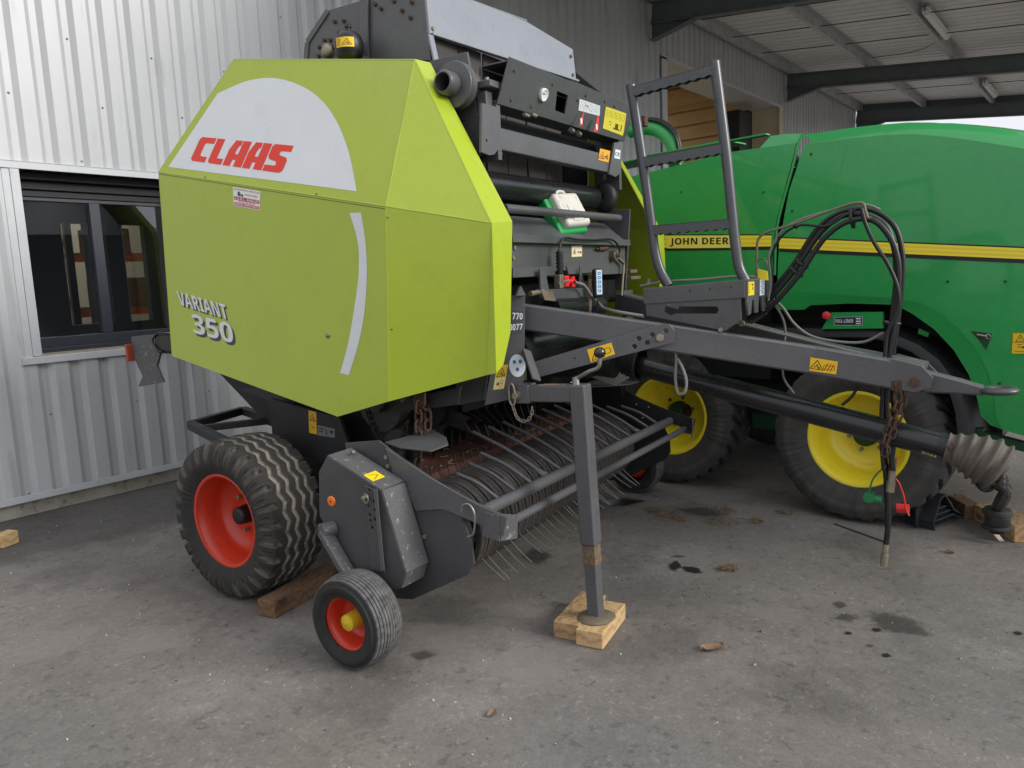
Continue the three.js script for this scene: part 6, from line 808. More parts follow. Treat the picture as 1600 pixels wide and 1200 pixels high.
// ---------------------------------------------------------------- green round baler: x = 0 is its near side panel, +x goes into the machine
const jb = thing('round_baler', 'green round baler with yellow wheels and yellow side stripe parked beside the lime one', 'baler', [4.9000, 0, -2.0390], THREE.MathUtils.degToRad(-6));
{
  const J = (n, g, m, l) => M(n, g, m, jb, l);
  const bend = (y, z) => 0.055 * Math.pow(Math.max(0, (y - 1.55) / 0.8), 2) + 0.04 * Math.pow(Math.max(0, (1.35 - y) / 0.8), 2) + 0.02 * Math.pow(Math.max(0, (z - 0.9)), 2);
  const panel = (pts, holes = []) => {           // outline in (z, y) -> bowed sheet with an inner skin
    const s = new THREE.Shape(pts.map(p => new THREE.Vector2(p[0], p[1]))); for (const h of holes) s.holes.push(new THREE.Path(h.map(p => new THREE.Vector2(...p))));
    let g = new THREE.ExtrudeGeometry(s, { depth: 0.012, bevelEnabled: false, steps: 1 }); g = new TessellateModifier(0.09, 6).modify(g.toNonIndexed());
    const p = g.attributes.position; for (let i = 0; i < p.count; i++) { const z = p.getX(i), y = p.getY(i), d = p.getZ(i); p.setXYZ(i, bend(y, z) + d, y, z); }
    const q = g.toNonIndexed ? (g.index ? g.toNonIndexed() : g) : g; const P_ = q.attributes.position;   // mirrored axes: flip winding
    for (let i = 0; i < P_.count; i += 3) for (let k = 0; k < 3; k++) { const t = P_.array[(i + 1) * 3 + k]; P_.array[(i + 1) * 3 + k] = P_.array[(i + 2) * 3 + k]; P_.array[(i + 2) * 3 + k] = t; }
    smoothN(q); return triUV(q);
  };
  function smoothN(g) { g.computeVertexNormals(); const p = g.attributes.position, n = g.attributes.normal, map = {}; for (let i = 0; i < p.count; i++) { const k = [Math.round(p.getX(i) * 4e3), Math.round(p.getY(i) * 4e3), Math.round(p.getZ(i) * 4e3)].join(); (map[k] ||= []).push(i); } const out = n.array.slice(); for (const l of Object.values(map)) for (const i of l) { const v = V(0, 0, 0), a = V(n.getX(i), n.getY(i), n.getZ(i)); for (const j of l) { const b = V(n.getX(j), n.getY(j), n.getZ(j)); if (a.dot(b) > 0.9) v.add(b); } v.normalize(); out[3 * i] = v.x; out[3 * i + 1] = v.y; out[3 * i + 2] = v.z; } n.array.set(out); n.needsUpdate = true; }
  const zy = a => a.map(p => [p[2], p[1]]);
  // rear panel
  const rp = zy([[-0,2.3681,-0.031],[0,2.3637,0.1664],[0,2.3585,0.4106],[0,2.2541,0.3913],[0,2.1337,0.3636],[0,1.9962,0.3314],[0,1.9034,0.3068],[0,1.8085,0.2947],[0,1.6721,0.2871],[-0,1.3457,0.2851]]); const rpo = [[-2.3, 2.28], [-0.9, 2.30], ...rp, [0.24, 1.34], [-2.3, 1.2]];
  const rear = J('side_panel', panel(rpo), mat.green);
  // front panel with the wheel arch
  const arch = zy([[0,2.345,0.4751],[0,2.3144,0.4514],[0,2.1964,0.4204],[0,2.0695,0.3807],[0,1.8682,0.3493],[0,1.7822,0.3289],[0,1.5898,0.322],[0,1.3292,0.3155],[0,1.3292,0.4959],[0,1.357,0.5362],[-0,1.3673,0.7846],[0,1.3584,1.0296],[0,1.3072,1.1233],[-0,1.2182,1.2419],[0,1.1033,1.3419],[0,0.9757,1.4153],[0,0.8547,1.4569],[0,0.7503,1.4793],[-0,0.6986,1.5269],[0,0.6701,1.6171],[0,0.6544,1.69]]); const fz = 3.0;
  const cr = zy([[0,2.1445,1.6236],[0,2.2017,1.4519],[0,2.2396,1.3318],[0,2.2756,1.2069],[0,2.3063,1.077],[-0,2.3261,0.9073],[0,2.3361,0.728],[0,2.3388,0.6155],[0,2.3403,0.5068]]);
  const front = J('side_panel', panel([...arch, [fz, 0.68], [fz, 1.55], [2.4, 1.85], ...cr]), mat.green, 'large bowed green side panel with wheel arch');
  // crowned top above each panel: strip between crease and roof edge, then the roof itself
  const crown = (edge, top) => { const rows = edge.map(([z, y], i) => { const [tz, ty] = top[i], x0 = bend(y, z); return [[x0, y, z], [x0 + 0.03, y + (ty - y) * 0.45, z + (tz - z) * 0.4], [0.12, ty - 0.008, tz], [0.22, ty, tz], [0.5, ty + 0.03, tz], [1.2, ty + 0.05, tz], [2.2, ty - 0.1, tz]]; }); const pos = []; for (let i = 0; i < rows.length - 1; i++) for (let k = 0; k < rows[0].length - 1; k++) { const a = rows[i][k], b = rows[i][k + 1], c = rows[i + 1][k + 1], d = rows[i + 1][k]; pos.push(...a, ...c, ...b, ...a, ...d, ...c); } const g = new THREE.BufferGeometry(); g.setAttribute('position', new THREE.Float32BufferAttribute(pos, 3)); smoothN2(g); return triUV(g); };
  function smoothN2(g) { smoothN(g); }
  const gd = mat.green.clone(); gd.side = THREE.DoubleSide;
  const ce = [...cr].reverse(), te = zy([[0.15,2.421,0.4243],[0.15,2.416,0.5527],[0.15,2.4161,0.6686],[0.15,2.4078,0.8533],[0.15,2.3929,1.0281],[0.15,2.3704,1.1616],[0.15,2.3387,1.29],[0.15,2.3048,1.4135],[0.15,2.25,1.5901]]); J('panel_crown', crown([...ce, [2.4, 1.85], [fz, 1.55]], [...te, [2.4, 1.95], [fz, 1.62]]), gd);
  const re = zy([[0,2.3585,0.4106],[0,2.3604,0.2949],[0,2.3637,0.1664]]), rt = zy([[0.04,2.4182,0.4202],[0.04,2.434,0.2962],[0.04,2.435,0.2154]]); 
  { const pos = []; for (let i = 0; i < 2; i++) { const q = (e, x) => [x + bend(e[1], e[0]), e[1], e[0]]; const a = q(re[i], 0), b = q(re[i + 1], 0), c = q(rt[i + 1], 0.04), d = q(rt[i], 0.04); pos.push(...a, ...b, ...c, ...a, ...c, ...d); } const g = new THREE.BufferGeometry(); g.setAttribute('position', new THREE.Float32BufferAttribute(pos, 3)); g.computeVertexNormals(); J('panel_crown', triUV(g), gd); }
  // rolled front edge of the rear panel, body behind the gap
  { const e = [[0,2.4106,0.4423],[-0,2.3573,0.4187],[0,2.253,0.3995],[-0,2.1328,0.3719],[0,1.9027,0.3153],[0,1.8079,0.3032],[-0,1.5501,0.2966]].map(p => [p[0] + bend(p[1], p[2]) + 0.004, p[1], p[2] + 0.004]); M('rolled_edge', hose(e, 0.009, 50, 8), mat.green, rear); }
  J('body', merge([span(0.16, 2.1, 0.85, 2.2, -2.2, 0.2), span(0.25, 2.0, 0.9, 2.1, 0.2, 0.62), span(0.16, 2.1, 1.45, 2.05, 0.62, 2.2)]), mat.black);
  J('top_ledge', merge([bar([[0.22,2.4605,-0.8726]][0], [[0.22,2.4683,0.1442]][0], 0.06, 0.012, 0.003), bar([[0.5,2.4633,-1.3227]][0], [[0.5,2.5029,-0.236]][0], 0.3, 0.012, 0.003)]), mat.green);
  J('frame_post', merge([bar([[0.3,2.3705,0.2478]][0], [[0.3,2.2375,0.327]][0], 0.05, 0.04), bar([[0.2,1.7564,0.2387]][0], [[0.2,2.23,0.3294]][0], 0.04, 0.03)]), mat.greenDark);
  { const e = [[0.6,2.7476,-1.2281],[0.6,2.7473,-1.0718],[0.6,2.7033,-0.9514],[0.6,2.6262,-0.8638],[0.6,2.5524,-0.8239],[0.6,2.4037,-0.8026]]; J('tail_pipe', hose(e, 0.055, 40, 18), mat.green); J('pipe_hoses', merge([hose(e.map(p => [p[0], p[1] + 0.06, p[2] + 0.045]), 0.015, 30, 8), hose(e.map(p => [p[0] - 0.03, p[1] + 0.05, p[2] + 0.05]), 0.012, 30, 8)]), mat.hose); }
  // stripe: five yellow bands edged in black
  const onP = (y, z, o) => [bend(y, z) - o, y, z];
  const strip = (z0, z1, a0, a1, b0, b1, o) => { const n = 14, pos = []; for (let i = 0; i < n; i++) { const t = i / n, u = (i + 1) / n, q = (t_, w) => onP((w ? b0 + (b1 - b0) * t_ : a0 + (a1 - a0) * t_), z0 + (z1 - z0) * t_, o); const A = q(t, 0), Bq = q(u, 0), C = q(u, 1), D = q(t, 1); pos.push(...A, ...Bq, ...C, ...A, ...C, ...D); } const g = new THREE.BufferGeometry(); g.setAttribute('position', new THREE.Float32BufferAttribute(pos, 3)); g.computeVertexNormals(); return g; };
  const sA = [[0,1.8553,-0.5115],[0,1.7702,-0.5128],[0,1.8016,0.2776],[0,1.7332,0.2781]], sB = [[0,1.7822,0.3289],[0,1.7182,0.3295],[0,1.6439,1.6459],[-0,1.5885,1.6484]]; const sy = S({ color: lin(0.95, 0.75, 0.03), roughness: 0.4, side: THREE.DoubleSide }), sl = S({ color: lin(0.80, 0.62, 0.05), roughness: 0.4, side: THREE.DoubleSide }), sb = S({ color: lin(0.012, 0.012, 0.012), roughness: 0.45, side: THREE.DoubleSide });
  for (const [q, par, z0] of [[sA, rear, -1.6], [sB, front, null]]) {
    const sl_t = (q[2][1] - q[0][1]) / (q[2][2] - q[0][2]), sl_b = (q[3][1] - q[1][1]) / (q[3][2] - q[1][2]); const za = z0 ?? q[0][2], zb = z0 === null ? 2.4 : q[2][2]; const yt = z => q[0][1] + sl_t * (z - q[0][2]), yb = z => q[1][1] + sl_b * (z - q[1][2]);
    M('black_stripe', strip(za, zb, yb(za) - 0.022, yb(zb) - 0.022, yt(za) + 0.008, yt(zb) + 0.008, 0.0012), sb, par);
    for (let k = 0; k < 5; k++) { const f = (z, t) => yb(z) + (yt(z) - yb(z)) * t; M('yellow_stripe', strip(za, zb, f(za, k / 5), f(zb, k / 5), f(za, (k + 1) / 5), f(zb, (k + 1) / 5), 0.0022), k % 2 ? sl : sy, par); }
  }
  { // lettering on the stripe
    const L0 = [[0,1.777,-0.4755],[0,1.7501,-0.0134],[0,1.8089,-0.0133],[0,1.8394,-0.4746]]; const shp = font.generateShapes('JOHN DEERE', 1), full = new THREE.ShapeGeometry(shp, 8); full.computeBoundingBox(); const b = full.boundingBox, w = b.max.x - b.min.x, h = b.max.y - b.min.y; const words = [shp.slice(0, 4), shp.slice(4)].map(q => new THREE.ShapeGeometry(q, 8).translate(-b.min.x, -b.min.y, 0).scale(1 / w, 1 / h, 1));
    const place = (g, o, ex) => { const p = g.attributes.position, z0 = L0[0][2] - 0.004, z1 = L0[1][2] + 0.035; for (let i = 0; i < p.count; i++) { const u = p.getX(i), v = p.getY(i); const z = z0 + (z1 - z0) * u, y = L0[0][1] + (L0[1][1] - L0[0][1]) * u + v * 0.058; p.setXYZ(i, bend(y, z) - o, y, z); } const n = g.attributes.normal; for (let i = 0; i < n.count; i++) n.setXYZ(i, -1, 0, 0); return g; };
    const z0 = L0[0][2] - 0.03, z1 = L0[1][2] + 0.06, ya = L0[0][1] - 0.012, yb = L0[1][1] - 0.012; M('lettering_ground', strip(z0, z1, ya, yb, ya + 0.082, yb + 0.082, 0.003), S({ color: lin(0.95, 0.76, 0.14), roughness: 0.4, side: THREE.DoubleSide }), rear); for (const bg of words) M('lettering', place(bg, 0.0042), S({ color: lin(0.012, 0.012, 0.012), roughness: 0.45, side: THREE.DoubleSide }), rear); }
  // darker lower band along the front panel bottom, hatch handle, warning plate
  { const lo = zy([[0,1.4437,0.3189],[0,1.4365,0.5108],[0,1.4174,0.746],[-0,1.3951,1.0355],[0,1.3649,1.1716],[0,1.3077,1.2711],[0,1.21,1.3694],[0,1.1004,1.4505],[0,0.9982,1.4998],[-0,0.8611,1.5353],[0,0.7397,1.5492],[0,0.6831,1.5783]]); const li = zy([[0,1.3374,0.3197],[0,1.3371,0.4999],[0,1.3649,0.536],[0,1.3749,0.7845],[0,1.3657,1.0363],[-0,1.3108,1.1333],[0,1.2255,1.2481],[0,1.1106,1.3479],[-0,0.9831,1.4212],[0,0.8623,1.4627],[-0,0.758,1.4851],[0,0.7062,1.5326]]); const pos = []; for (let i = 0; i < lo.length - 1; i++) { const A = onP(lo[i][1], lo[i][0], 0.001), Bq = onP(lo[i + 1][1], lo[i + 1][0], 0.001), C = [0.06 + bend(li[i + 1][1], li[i + 1][0]), li[i + 1][1], li[i + 1][0]], D = [0.06 + bend(li[i][1], li[i][0]), li[i][1], li[i][0]]; A[0] -= 0.012; Bq[0] -= 0.012; C[0] -= 0.062; D[0] -= 0.062; pos.push(...A, ...D, ...C, ...A, ...C, ...Bq); } const g = new THREE.BufferGeometry(); g.setAttribute('position', new THREE.Float32BufferAttribute(pos, 3)); smoothN(g); M('arch_lip', triUV(g), gd, front); }
  { const h = [[0,1.2145,1.4186],[0,1.2027,1.5184],[0,1.1717,1.5108],[0,1.1126,1.4953],[0,1.1702,1.4569]].map(p => onP(p[1], p[2], 0.002)); M('handle_recess', plate(h, 0.004), mat.greenDark, front); const a = [[-0.006,1.1948,1.4513],[-0.006,1.1857,1.5027]]; M('handle', merge([rod(onP(a[0][1], a[0][2], 0.012), onP(a[1][1], a[1][2], 0.012), 0.006), new THREE.TorusGeometry(0.012, 0.004, 6, 16).rotateY(Math.PI / 2).translate(...onP(a[1][1], a[1][2], 0.012))]), mat.steel, front); }
  { const st = sticker(128, 200, (x, w, h) => { x.fillStyle = '#e3bd16'; x.fillRect(0, 0, w, h); x.strokeStyle = '#27220b'; x.lineWidth = 3; x.strokeRect(4, 4, w - 8, 90); warn(x, 64, 58, 38, '!'); x.fillStyle = '#27220b'; x.beginPath(); x.arc(88, 138, 10, 0, 7); x.fill(); x.fillRect(40, 132, 40, 7); x.fillRect(40, 110, 40, 5); x.fillRect(20, 178, 80, 5); }); const q = [[0,1.0966,1.6133],[0,1.0996,1.687],[0,1.2096,1.6821],[0,1.2081,1.6114]].map(p => onP(p[1], p[2], 0.003)); M('warning_sticker', quad(...q), st, front); }
  for (const p of [[0,2.2761,0.5077],[0,1.9421,0.4068],[0,1.5073,0.3778],[0,0.9327,1.562],[0,1.4761,1.5684],[0,1.4832,1.2969]]) M('panel_screw', boltAt(onP(p[1], p[2], 0.0), [-1, 0, 0], 0.008, 0.005), mat.greenDark, front); for (const p of [[-0,2.0798,0.2112],[0,2.1454,-0.4028],[0,1.511,0.236]]) M('panel_screw', boltAt(onP(p[1], p[2], 0.0), [-1, 0, 0], 0.007, 0.005), mat.greenDark, rear);
  // mudguard, wheels, chassis
  { const pth = [[0.14,1.1771,-0.1899],[0.14,1.1928,0.1913],[0.14,1.1921,0.6172],[0.14,1.1972,0.8866],[0.14,1.1725,0.9963],[0.14,1.1121,1.1381],[0.14,1.0341,1.242],[0.14,0.8997,1.3451],[0.14,0.7559,1.3891],[0.14,0.5366,1.4166]]; const sh = []; const pos = []; const off = 0.055; const P2 = pth.map((p, i) => { const a = pth[Math.max(0, i - 1)], b = pth[Math.min(pth.length - 1, i + 1)]; const d = [b[1] - a[1], b[2] - a[2]], l = Math.hypot(...d); return [p[1], p[2], -d[1] / l * -1, d[0] / l * -1]; });
    const sect = [[0.03, -0.035], [0.03, -0.03], [0.05, 0.015], [0.09, 0.035], [0.18, 0.04], [0.40, 0.03], [0.40, 0.02], [0.05, -0.01]]; for (let i = 0; i < P2.length - 1; i++) for (let k = 0; k < sect.length; k++) { const f = (ii, kk) => { const s = sect[kk % sect.length], p = P2[ii]; return [s[0], p[0] + p[2] * s[1], p[1] + p[3] * s[1]]; }; const A = f(i, k), Bq = f(i, k + 1), C = f(i + 1, k + 1), D = f(i + 1, k); pos.push(...A, ...Bq, ...C, ...A, ...C, ...D); } const g = new THREE.BufferGeometry(); g.setAttribute('position', new THREE.Float32BufferAttribute(pos, 3)); smoothN(g); const mg = P({ color: lin(0.018, 0.019, 0.022), roughness: 0.5, side: THREE.DoubleSide, map: paintTex(0.3, 0.5, 1.5, 2) }); J('mudguard', triUV(g), mg); J('guard_tab', plate([[0.1,1.216,1.1331],[0.1,1.1912,1.1879],[0.1,1.1652,1.1821],[0.1,1.1862,1.1272]], 0.01), mat.green); }
  const bigRim = latheX([[0.284, -0.195], [0.298, -0.202], [0.307, -0.196], [0.30, -0.188], [0.286, -0.18], [0.27, -0.15], [0.258, -0.12], [0.25, -0.08], [0.245, -0.03], [0.23, 0.0], [0.2, 0.02], [0.15, 0.03], [0.0, 0.03]], 72);
  const bigWheel = (x, z, turn) => { const w = part('wheel', jb, [x, 0.525, z]); w.rotation.y = turn; M('tyre', bigTyre, mat.tyre, w).rotation.x = x * 3; M('rim', bigRim, mat.yellow, w); M('hub', latheX([[0, -0.045], [0.045, -0.045], [0.06, -0.035], [0.075, -0.03], [0.078, 0.03]], 32), mat.greenDark, w); for (let k = 0; k < 6; k++) { const a = k / 6 * TAU + 0.3; M('wheel_nut', boltAt([0.02, Math.cos(a) * 0.112, Math.sin(a) * 0.112], [-1, 0, 0], 0.013, 0.022), mat.steel, w); } return w; };
  const w1 = [0.1345 + 0.20, -0.6336], w2 = [0.0597 + 0.20, 0.7971]; bigWheel(w1[0], w1[1], THREE.MathUtils.degToRad(9)); bigWheel(w2[0], w2[1], THREE.MathUtils.degToRad(4)); bigWheel(1.95, -0.6, Math.PI); bigWheel(1.95, 0.75, Math.PI);
  J('axle', merge([rod([0.3, 0.525, -0.6], [1.95, 0.525, -0.6], 0.06), rod([0.3, 0.525, 0.75], [1.95, 0.525, 0.75], 0.06), span(0.55, 0.72, 0.5, 0.7, -0.9, 1.1), span(1.5, 1.67, 0.5, 0.7, -0.9, 1.1)]), mat.dark);
  J('chassis', merge([rbox(0.12, 0.22, 3.4, 0.02, 0.50, 0.86, 0.2), rbox(0.12, 0.22, 3.4, 0.02, 1.75, 0.86, 0.2), rbox(0.16, 0.40, 0.46, 0.02, 0.62, 0.66, 0.07), rod([0.50, 0.62, 0.07], [0.46, 0.62, 0.07], 0.09, 0.09, 24), rbox(1.3, 0.2, 0.4, 0.03, 1.1, 0.52, 0.1)]), mat.greenDark);
  J('lower_rail', merge([bar([[0.15,0.6149,1.4651]][0], [[0.15,0.5543,1.7815]][0], 0.06, 0.05), bar([[0.15,0.6564,1.4414]][0], [[0.15,0.4663,1.4615]][0], 0.05, 0.06)]), mat.greenDark);
  J('inner_shield', span(0.44, 0.46, 0.55, 1.42, -1.2, 1.5), mat.black);
  // control box with red push button
  const bx = [[0.04,1.2075,0.5977],[0.04,1.2176,0.9567],[0.04,1.3154,0.9542],[0.04,1.3111,0.6553]], cb = J('control_box', plate(bx, 0.03), mat.green); const eb = [[0.02,1.2925,0.6323]][0]; M('stop_button', merge([latheX([[0, -0.022], [0.02, -0.02], [0.026, -0.012], [0.026, -0.006], [0.016, 0], [0.016, 0.02]], 24)]).translate(eb[0], eb[1], eb[2]), S({ color: lin(0.70, 0.04, 0.05), roughness: 0.35 }), cb);
  const lbl = sticker(192, 56, (x, w, h) => { x.fillStyle = '#20252a'; x.fillRect(0, 0, w, h); x.strokeStyle = '#cfd4d6'; x.lineWidth = 3; x.strokeRect(3, 3, w - 6, h - 6); x.fillStyle = '#dfe3e5'; x.font = 'bold 30px sans-serif'; x.fillText('FULL-LINER', 10, 38, 120); x.fillRect(146, 10, 34, 8); x.fillRect(146, 26, 34, 8); x.fillRect(146, 40, 34, 6); }); M('label', quad(...[[0.024,1.2297,0.6749],[0.024,1.2322,0.8456],[0.024,1.2895,0.8443],[0.024,1.2847,0.6739]]), lbl, cb);
  J('rear_door', span(0.1, 2.05, 0.9, 2.3, -2.35, -2.25), mat.green); J('far_panel', span(2.1, 2.14, 0.9, 2.2, -2.2, 2.3), mat.green);
  J('front_nose', merge([rbox(0.16, 0.2, 1.6, 0.03, 1.1, 0.95, 3.2), rbox(1.6, 0.9, 0.3, 0.1, 1.1, 1.3, 2.5)]), mat.greenDark);
}

// ---------------------------------------------------------------- loose things
function beamBlock(L, h, w, m, label, pos, turn, sd) { const g = new RoundedBoxGeometry(L, h, w, 3, 0.006).toNonIndexed(); const p = g.attributes.position; for (let i = 0; i < p.count; i++) { const x = p.getX(i), y = p.getY(i), z = p.getZ(i); p.setXYZ(i, x + 0.005 * NZ.noise(y * 20, z * 20, sd), y + h / 2 + 0.003 * NZ.noise(x * 9, z * 12, sd + 4) * (y > 0 ? 1 : 0), z + 0.004 * NZ.noise(x * 8, y * 9, sd + 9)); } g.computeVertexNormals(); return single('wooden_block', triUV(g), m, label, 'wood block', pos, turn); }
{
  const c = [[2.6309,0.035,-1.8017],[2.7326,0.035,-1.7281]]; const e = [[2.6074,0,-1.9086],[2.5677,0,-1.6529],[2.8858,0,-1.7227]];
  const a = v3(e[1]).sub(v3(e[0])), len = v3(e[2]).sub(v3(e[1])); const turn = Math.atan2(-len.z, len.x), w = a.length() / 2 - 0.003;
  const mid = v3(e[0]).lerp(v3(e[1]), 0.25).addScaledVector(len, 0.5), mid2 = v3(e[0]).lerp(v3(e[1]), 0.75).addScaledVector(len, 0.5);
  beamBlock(len.length() + 0.03, 0.077, w, mat.woodGrey, 'left of the two pale timber blocks side by side under the parking jack', [mid.x, 0, mid.z], turn, 1.2);
  beamBlock(len.length(), 0.077, w, mat.wood, 'right of the two pale timber blocks side by side under the parking jack', [mid2.x, 0, mid2.z], turn, 5.7);
  const q = [[2.0235,0,-3.169],[2.4037,0,-3.2514]], d = v3(q[1]).sub(v3(q[0])).normalize(); const mm = v3(q[0]).addScaledVector(d, 0.22).add(V(-0.03, 0, -0.03));
  beamBlock(0.52, 0.085, 0.11, mat.woodOld, 'old brown timber wedged against the big lime baler wheel', [mm.x, 0, mm.z], Math.atan2(-d.z, d.x), 9.1);
  const lw = [[1.6072,0,-5.5808]][0]; beamBlock(0.12, 0.085, 0.09, mat.wood, 'small pale timber offcut on the ground by the wall base', [lw[0], 0, lw[2] - 0.05], 0.35, 3.3);
  const rb = [[5.0027,0,-0.4296],[5.1655,0,-0.639]][0]; beamBlock(0.42, 0.10, 0.17, mat.woodGrey, 'large pale timber block lying behind the hanging drive shaft yoke', [rb[0] + 0.16, 0, rb[2] - 0.02], 0.62, 7.4); const rb2 = [[5.2312,0,-0.6479]][0]; beamBlock(0.22, 0.09, 0.10, mat.woodOld, 'dark timber offcut tucked beside the large block at the right', [rb2[0] + 0.16, 0, rb2[2] - 0.06], 0.62, 2.4);
  // rag hanging over the block
  const rg = [[4.9471,0.06,-0.5258]][0]; { const g = new THREE.PlaneGeometry(0.06, 0.12, 8, 12); const p = g.attributes.position; for (let i = 0; i < p.count; i++) { const x = p.getX(i), y = p.getY(i), t = (y + 0.06) / 0.12; p.setXYZ(i, x * (0.4 + 0.8 * t) + 0.008 * Math.sin(y * 60), y * 0.9, 0.012 * Math.sin(x * 130 + y * 30) + 0.02 * (1 - t)); } g.computeVertexNormals(); single('paper_scrap', g.rotateX(-0.5).translate(0, 0.055, 0), S({ color: lin(0.62, 0.56, 0.45), roughness: 0.9, side: THREE.DoubleSide }), 'crumpled cream paper scrap lying against the large block at right', 'paper', [rg[0] - 0.04, 0.0, rg[2] + 0.035], -0.6); }
  // ribbed plastic wheel chock
  const k = [[5.1029,0,-0.7867],[5.2143,0,-0.9678],[5.5525,0,-0.7494]][0]; const ck = thing('wheel_chock', 'black ribbed plastic wheel chock against the yellow front wheel', 'wheel chock', [k[0] + 0.02, 0, k[2] - 0.04], -1.9);
  const pf = [[-0.17, 0], [0.16, 0], [0.17, 0.05], [0.10, 0.19], [0.05, 0.20], [-0.05, 0.09], [-0.17, 0.025]]; const skin = (x) => plate(pf.map(p => [x, p[1], p[0]]), 0.01); const outer = []; for (let i = 1; i < pf.length - 1; i++) { const a = pf[i], b = pf[i + 1]; outer.push(plate([[-0.09, a[1], a[0]], [0.09, a[1], a[0]], [0.09, b[1], b[0]], [-0.09, b[1], b[0]]], 0.01, [], 0)); }
  const chm = S({ color: lin(0.03, 0.034, 0.042), roughness: 0.6, map: paintTex(0.4, 0.7, 4, 3) }); M('shell', merge(outer), chm, ck); M('web', skin(0.0), chm, ck); for (let i = 0; i < 5; i++) M('rib', bar([-0.085, 0.01, -0.14 + i * 0.065], [-0.085, 0.03 + [0.02, 0.06, 0.11, 0.15, 0.10][i], -0.11 + i * 0.06], 0.17, 0.008, 0.001, [1, 0, 0]).translate(0.085, 0, 0), chm, ck); for (let i = 0; i < 4; i++) M('rib', bar([0, 0.02 + i * 0.035, -0.12 + i * 0.05], [0, 0.02 + i * 0.035, 0.15 - i * 0.01], 0.17, 0.008, 0.001), chm, ck);
  // container leaning on the guard tube of the lime baler, and the handset hung on its front
  const tw = p => bal.localToWorld(v3(p)); bal.updateMatrixWorld(true);
  const cc = [[0.0371,1.94,1.44]][0]; const can = thing('plastic_case', 'white and green plastic case tucked behind the grey tube on the lime baler', 'case', tw([cc[0] + 0.02, cc[1] - 0.005, cc[2] - 0.125]).toArray(), bal.rotation.y);
  const tilt = new THREE.Matrix4().makeRotationFromEuler(new THREE.Euler(-0.47, -0.08, 0.05)); M('lid', rbox(0.245, 0.20, 0.06, 0.024, 0.016, 0.008, 0.015, 4).applyMatrix4(tilt), mat.offwhite, can); M('base_shell', rbox(0.285, 0.235, 0.06, 0.015, -0.004, 0, -0.028, 3).applyMatrix4(tilt), S({ color: lin(0.012, 0.30, 0.07), roughness: 0.4 }), can); M('handle', hose([[-0.04, 0.10, 0.02], [-0.035, 0.118, 0.022], [0.035, 0.118, 0.022], [0.04, 0.10, 0.02]], 0.009).applyMatrix4(tilt), mat.offwhite, can); M('label_panel', rbox(0.10, 0.10, 0.01, 0.004, 0.01, -0.02, 0.045).applyMatrix4(tilt), mat.offwhite, can);
  const hc = [[-0.045,1.5574,1.55]][0]; const hs = thing('control_handset', 'dark control handset with blue buttons hung at the front of the lime baler', 'handset', tw([hc[0], hc[1], 1.54]).toArray(), bal.rotation.y - 0.45);
  M('housing', rbox(0.05, 0.15, 0.03, 0.012, 0, 0, 0, 4), mat.black, hs); const hf = sticker(64, 192, (x, w, h) => { x.fillStyle = '#b9cfdc'; x.fillRect(0, 0, w, h); x.fillStyle = '#2b6ea8'; for (let i = 0; i < 5; i++) { x.beginPath(); x.roundRect(14, 14 + i * 34, 36, 24, 6); x.fill(); } x.fillStyle = '#dfeaf0'; for (let i = 0; i < 5; i++) x.fillRect(26, 22 + i * 34, 12, 8); }); M('keypad', quad([-0.015, -0.06, 0.0152], [0.021, -0.06, 0.0152], [0.021, 0.066, 0.0152], [-0.015, 0.066, 0.0152]), hf, hs); M('lead', hose([[0, -0.075, 0], [0, -0.10, 0.002], [-0.01, -0.14, -0.01], [-0.02, -0.18, -0.03]], 0.005), mat.hose, hs); M('hanger_post', rod([-0.028, 0.02, -0.02], [-0.03, -0.17, -0.035], 0.012), mat.tan, hs);
  // thin rod, leaf, wood chips on the ground
  const r0 = [[4.7578,0.006,-1.3135],[4.5826,0.006,-0.9884]]; single('wire_rod', rod(V(0, 0.004, 0), v3(r0[1]).sub(v3(r0[0])).setY(0.004), 0.004, 0.004, 6), mat.dark, 'thin black wire lying on the tarmac below the hanging hoses', 'wire', [r0[0][0], 0, r0[0][2]]);
  const leaf = (s, b) => { const g = new THREE.PlaneGeometry(2 * s, s * 1.1, 14, 8); const p = g.attributes.position; for (let i = 0; i < p.count; i++) { const u = p.getX(i) / s, v = p.getY(i) / (s * 0.55), w = 0.25 + 0.75 * Math.sqrt(Math.max(0, 1 - u * u)) * (1 + 0.35 * NZ.noise(u * 3, s * 90, 1)); const y = 0.003 + s * (0.30 * v * v + 0.16 * (u + 0.2) * (u + 0.2) + 0.10 * NZ.noise(u * 2.5, v * 2, s * 40)); p.setXYZ(i, u * s, Math.max(0.0015, y), v * s * 0.5 * w); } g.computeVertexNormals(); return g; };
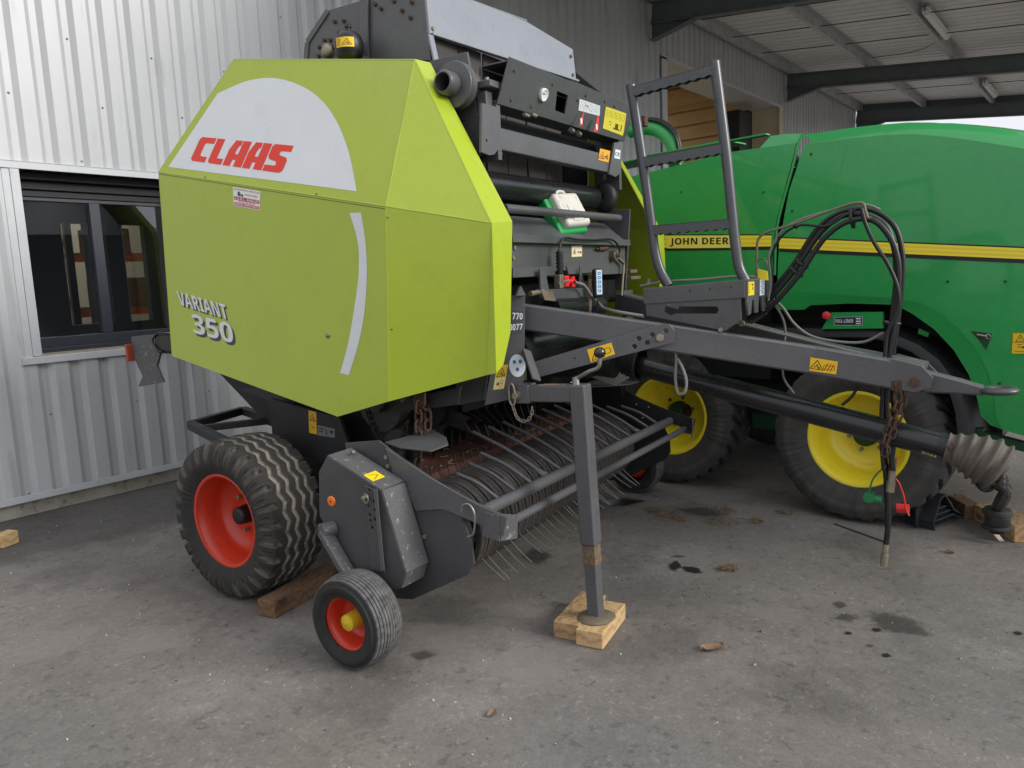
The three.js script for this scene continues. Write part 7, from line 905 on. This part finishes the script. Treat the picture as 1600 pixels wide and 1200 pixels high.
  const lm = S({ color: lin(0.40, 0.25, 0.15), roughness: 0.9, side: THREE.DoubleSide, map: paintTex(0.5, 0.6, 14, 3) }); const lf = [[2.8521,0,-1.2728],[1.9459,0,-1.7371],[4.5909,0,-0.662],[4.5944,0,-1.338]]; ['curled brown leaf on the tarmac right of the jack blocks', 'small pale leaf on the tarmac at the bottom centre', 'pale paper chip on the tarmac below the wheel chock'].forEach((l, i) => single(['dry_leaf', 'dry_leaf', 'wood_chip'][i], leaf([0.05, 0.024, 0.028][i], 0.008), lm, l, ['leaf', 'leaf', 'chip'][i], [lf[i][0], 0.0, lf[i][2]], -0.8 + i * 0.9));
}
// straw litter dropped between the two machines
{
  const cl = [[4.3729,0,-2.2985],[4.4383,0,-2.4048],[4.6665,0,-2.0008],[4.4398,-0,-1.9124],[4.3434,0,-2.168],[4.8321,0,-1.6482],[3.7438,0,-1.5697],[4.5598,0,-1.7413]], rad = [0.10, 0.06, 0.09, 0.11, 0.05, 0.06, 0.05, 0.05];
  const g = new THREE.BoxGeometry(1, 0.0018, 0.0028); const n = 900, im = new THREE.InstancedMesh(g, S({ roughness: 0.9 }), n); im.name = 'straw_litter'; const m4 = new THREE.Matrix4(), q = new THREE.Quaternion(), e = new THREE.Euler(), c = new THREE.Color();
  for (let i = 0; i < n; i++) { const k = i % cl.length, a = rr(0, TAU), r = rad[k] * Math.pow(rnd(), 0.7) * (rnd() < 0.08 ? 2 : 1); q.setFromEuler(e.set(0, rr(0, TAU), rr(-0.12, 0.12))); m4.compose(V(cl[k][0] + Math.cos(a) * r, rr(0.002, 0.008), cl[k][2] + Math.sin(a) * r), q, V(rr(0.01, 0.035), 1, 1)); im.setMatrixAt(i, m4); const t = rr(0.35, 1); im.setColorAt(i, c.setRGB(0.28 * t, 0.20 * t, 0.11 * t)); }
  im.userData = { kind: 'stuff', label: 'scattered straw litter on the tarmac between the two balers', category: 'straw' }; im.castShadow = im.receiveShadow = true; scene.add(im);
}
renderer.render(scene, camera);
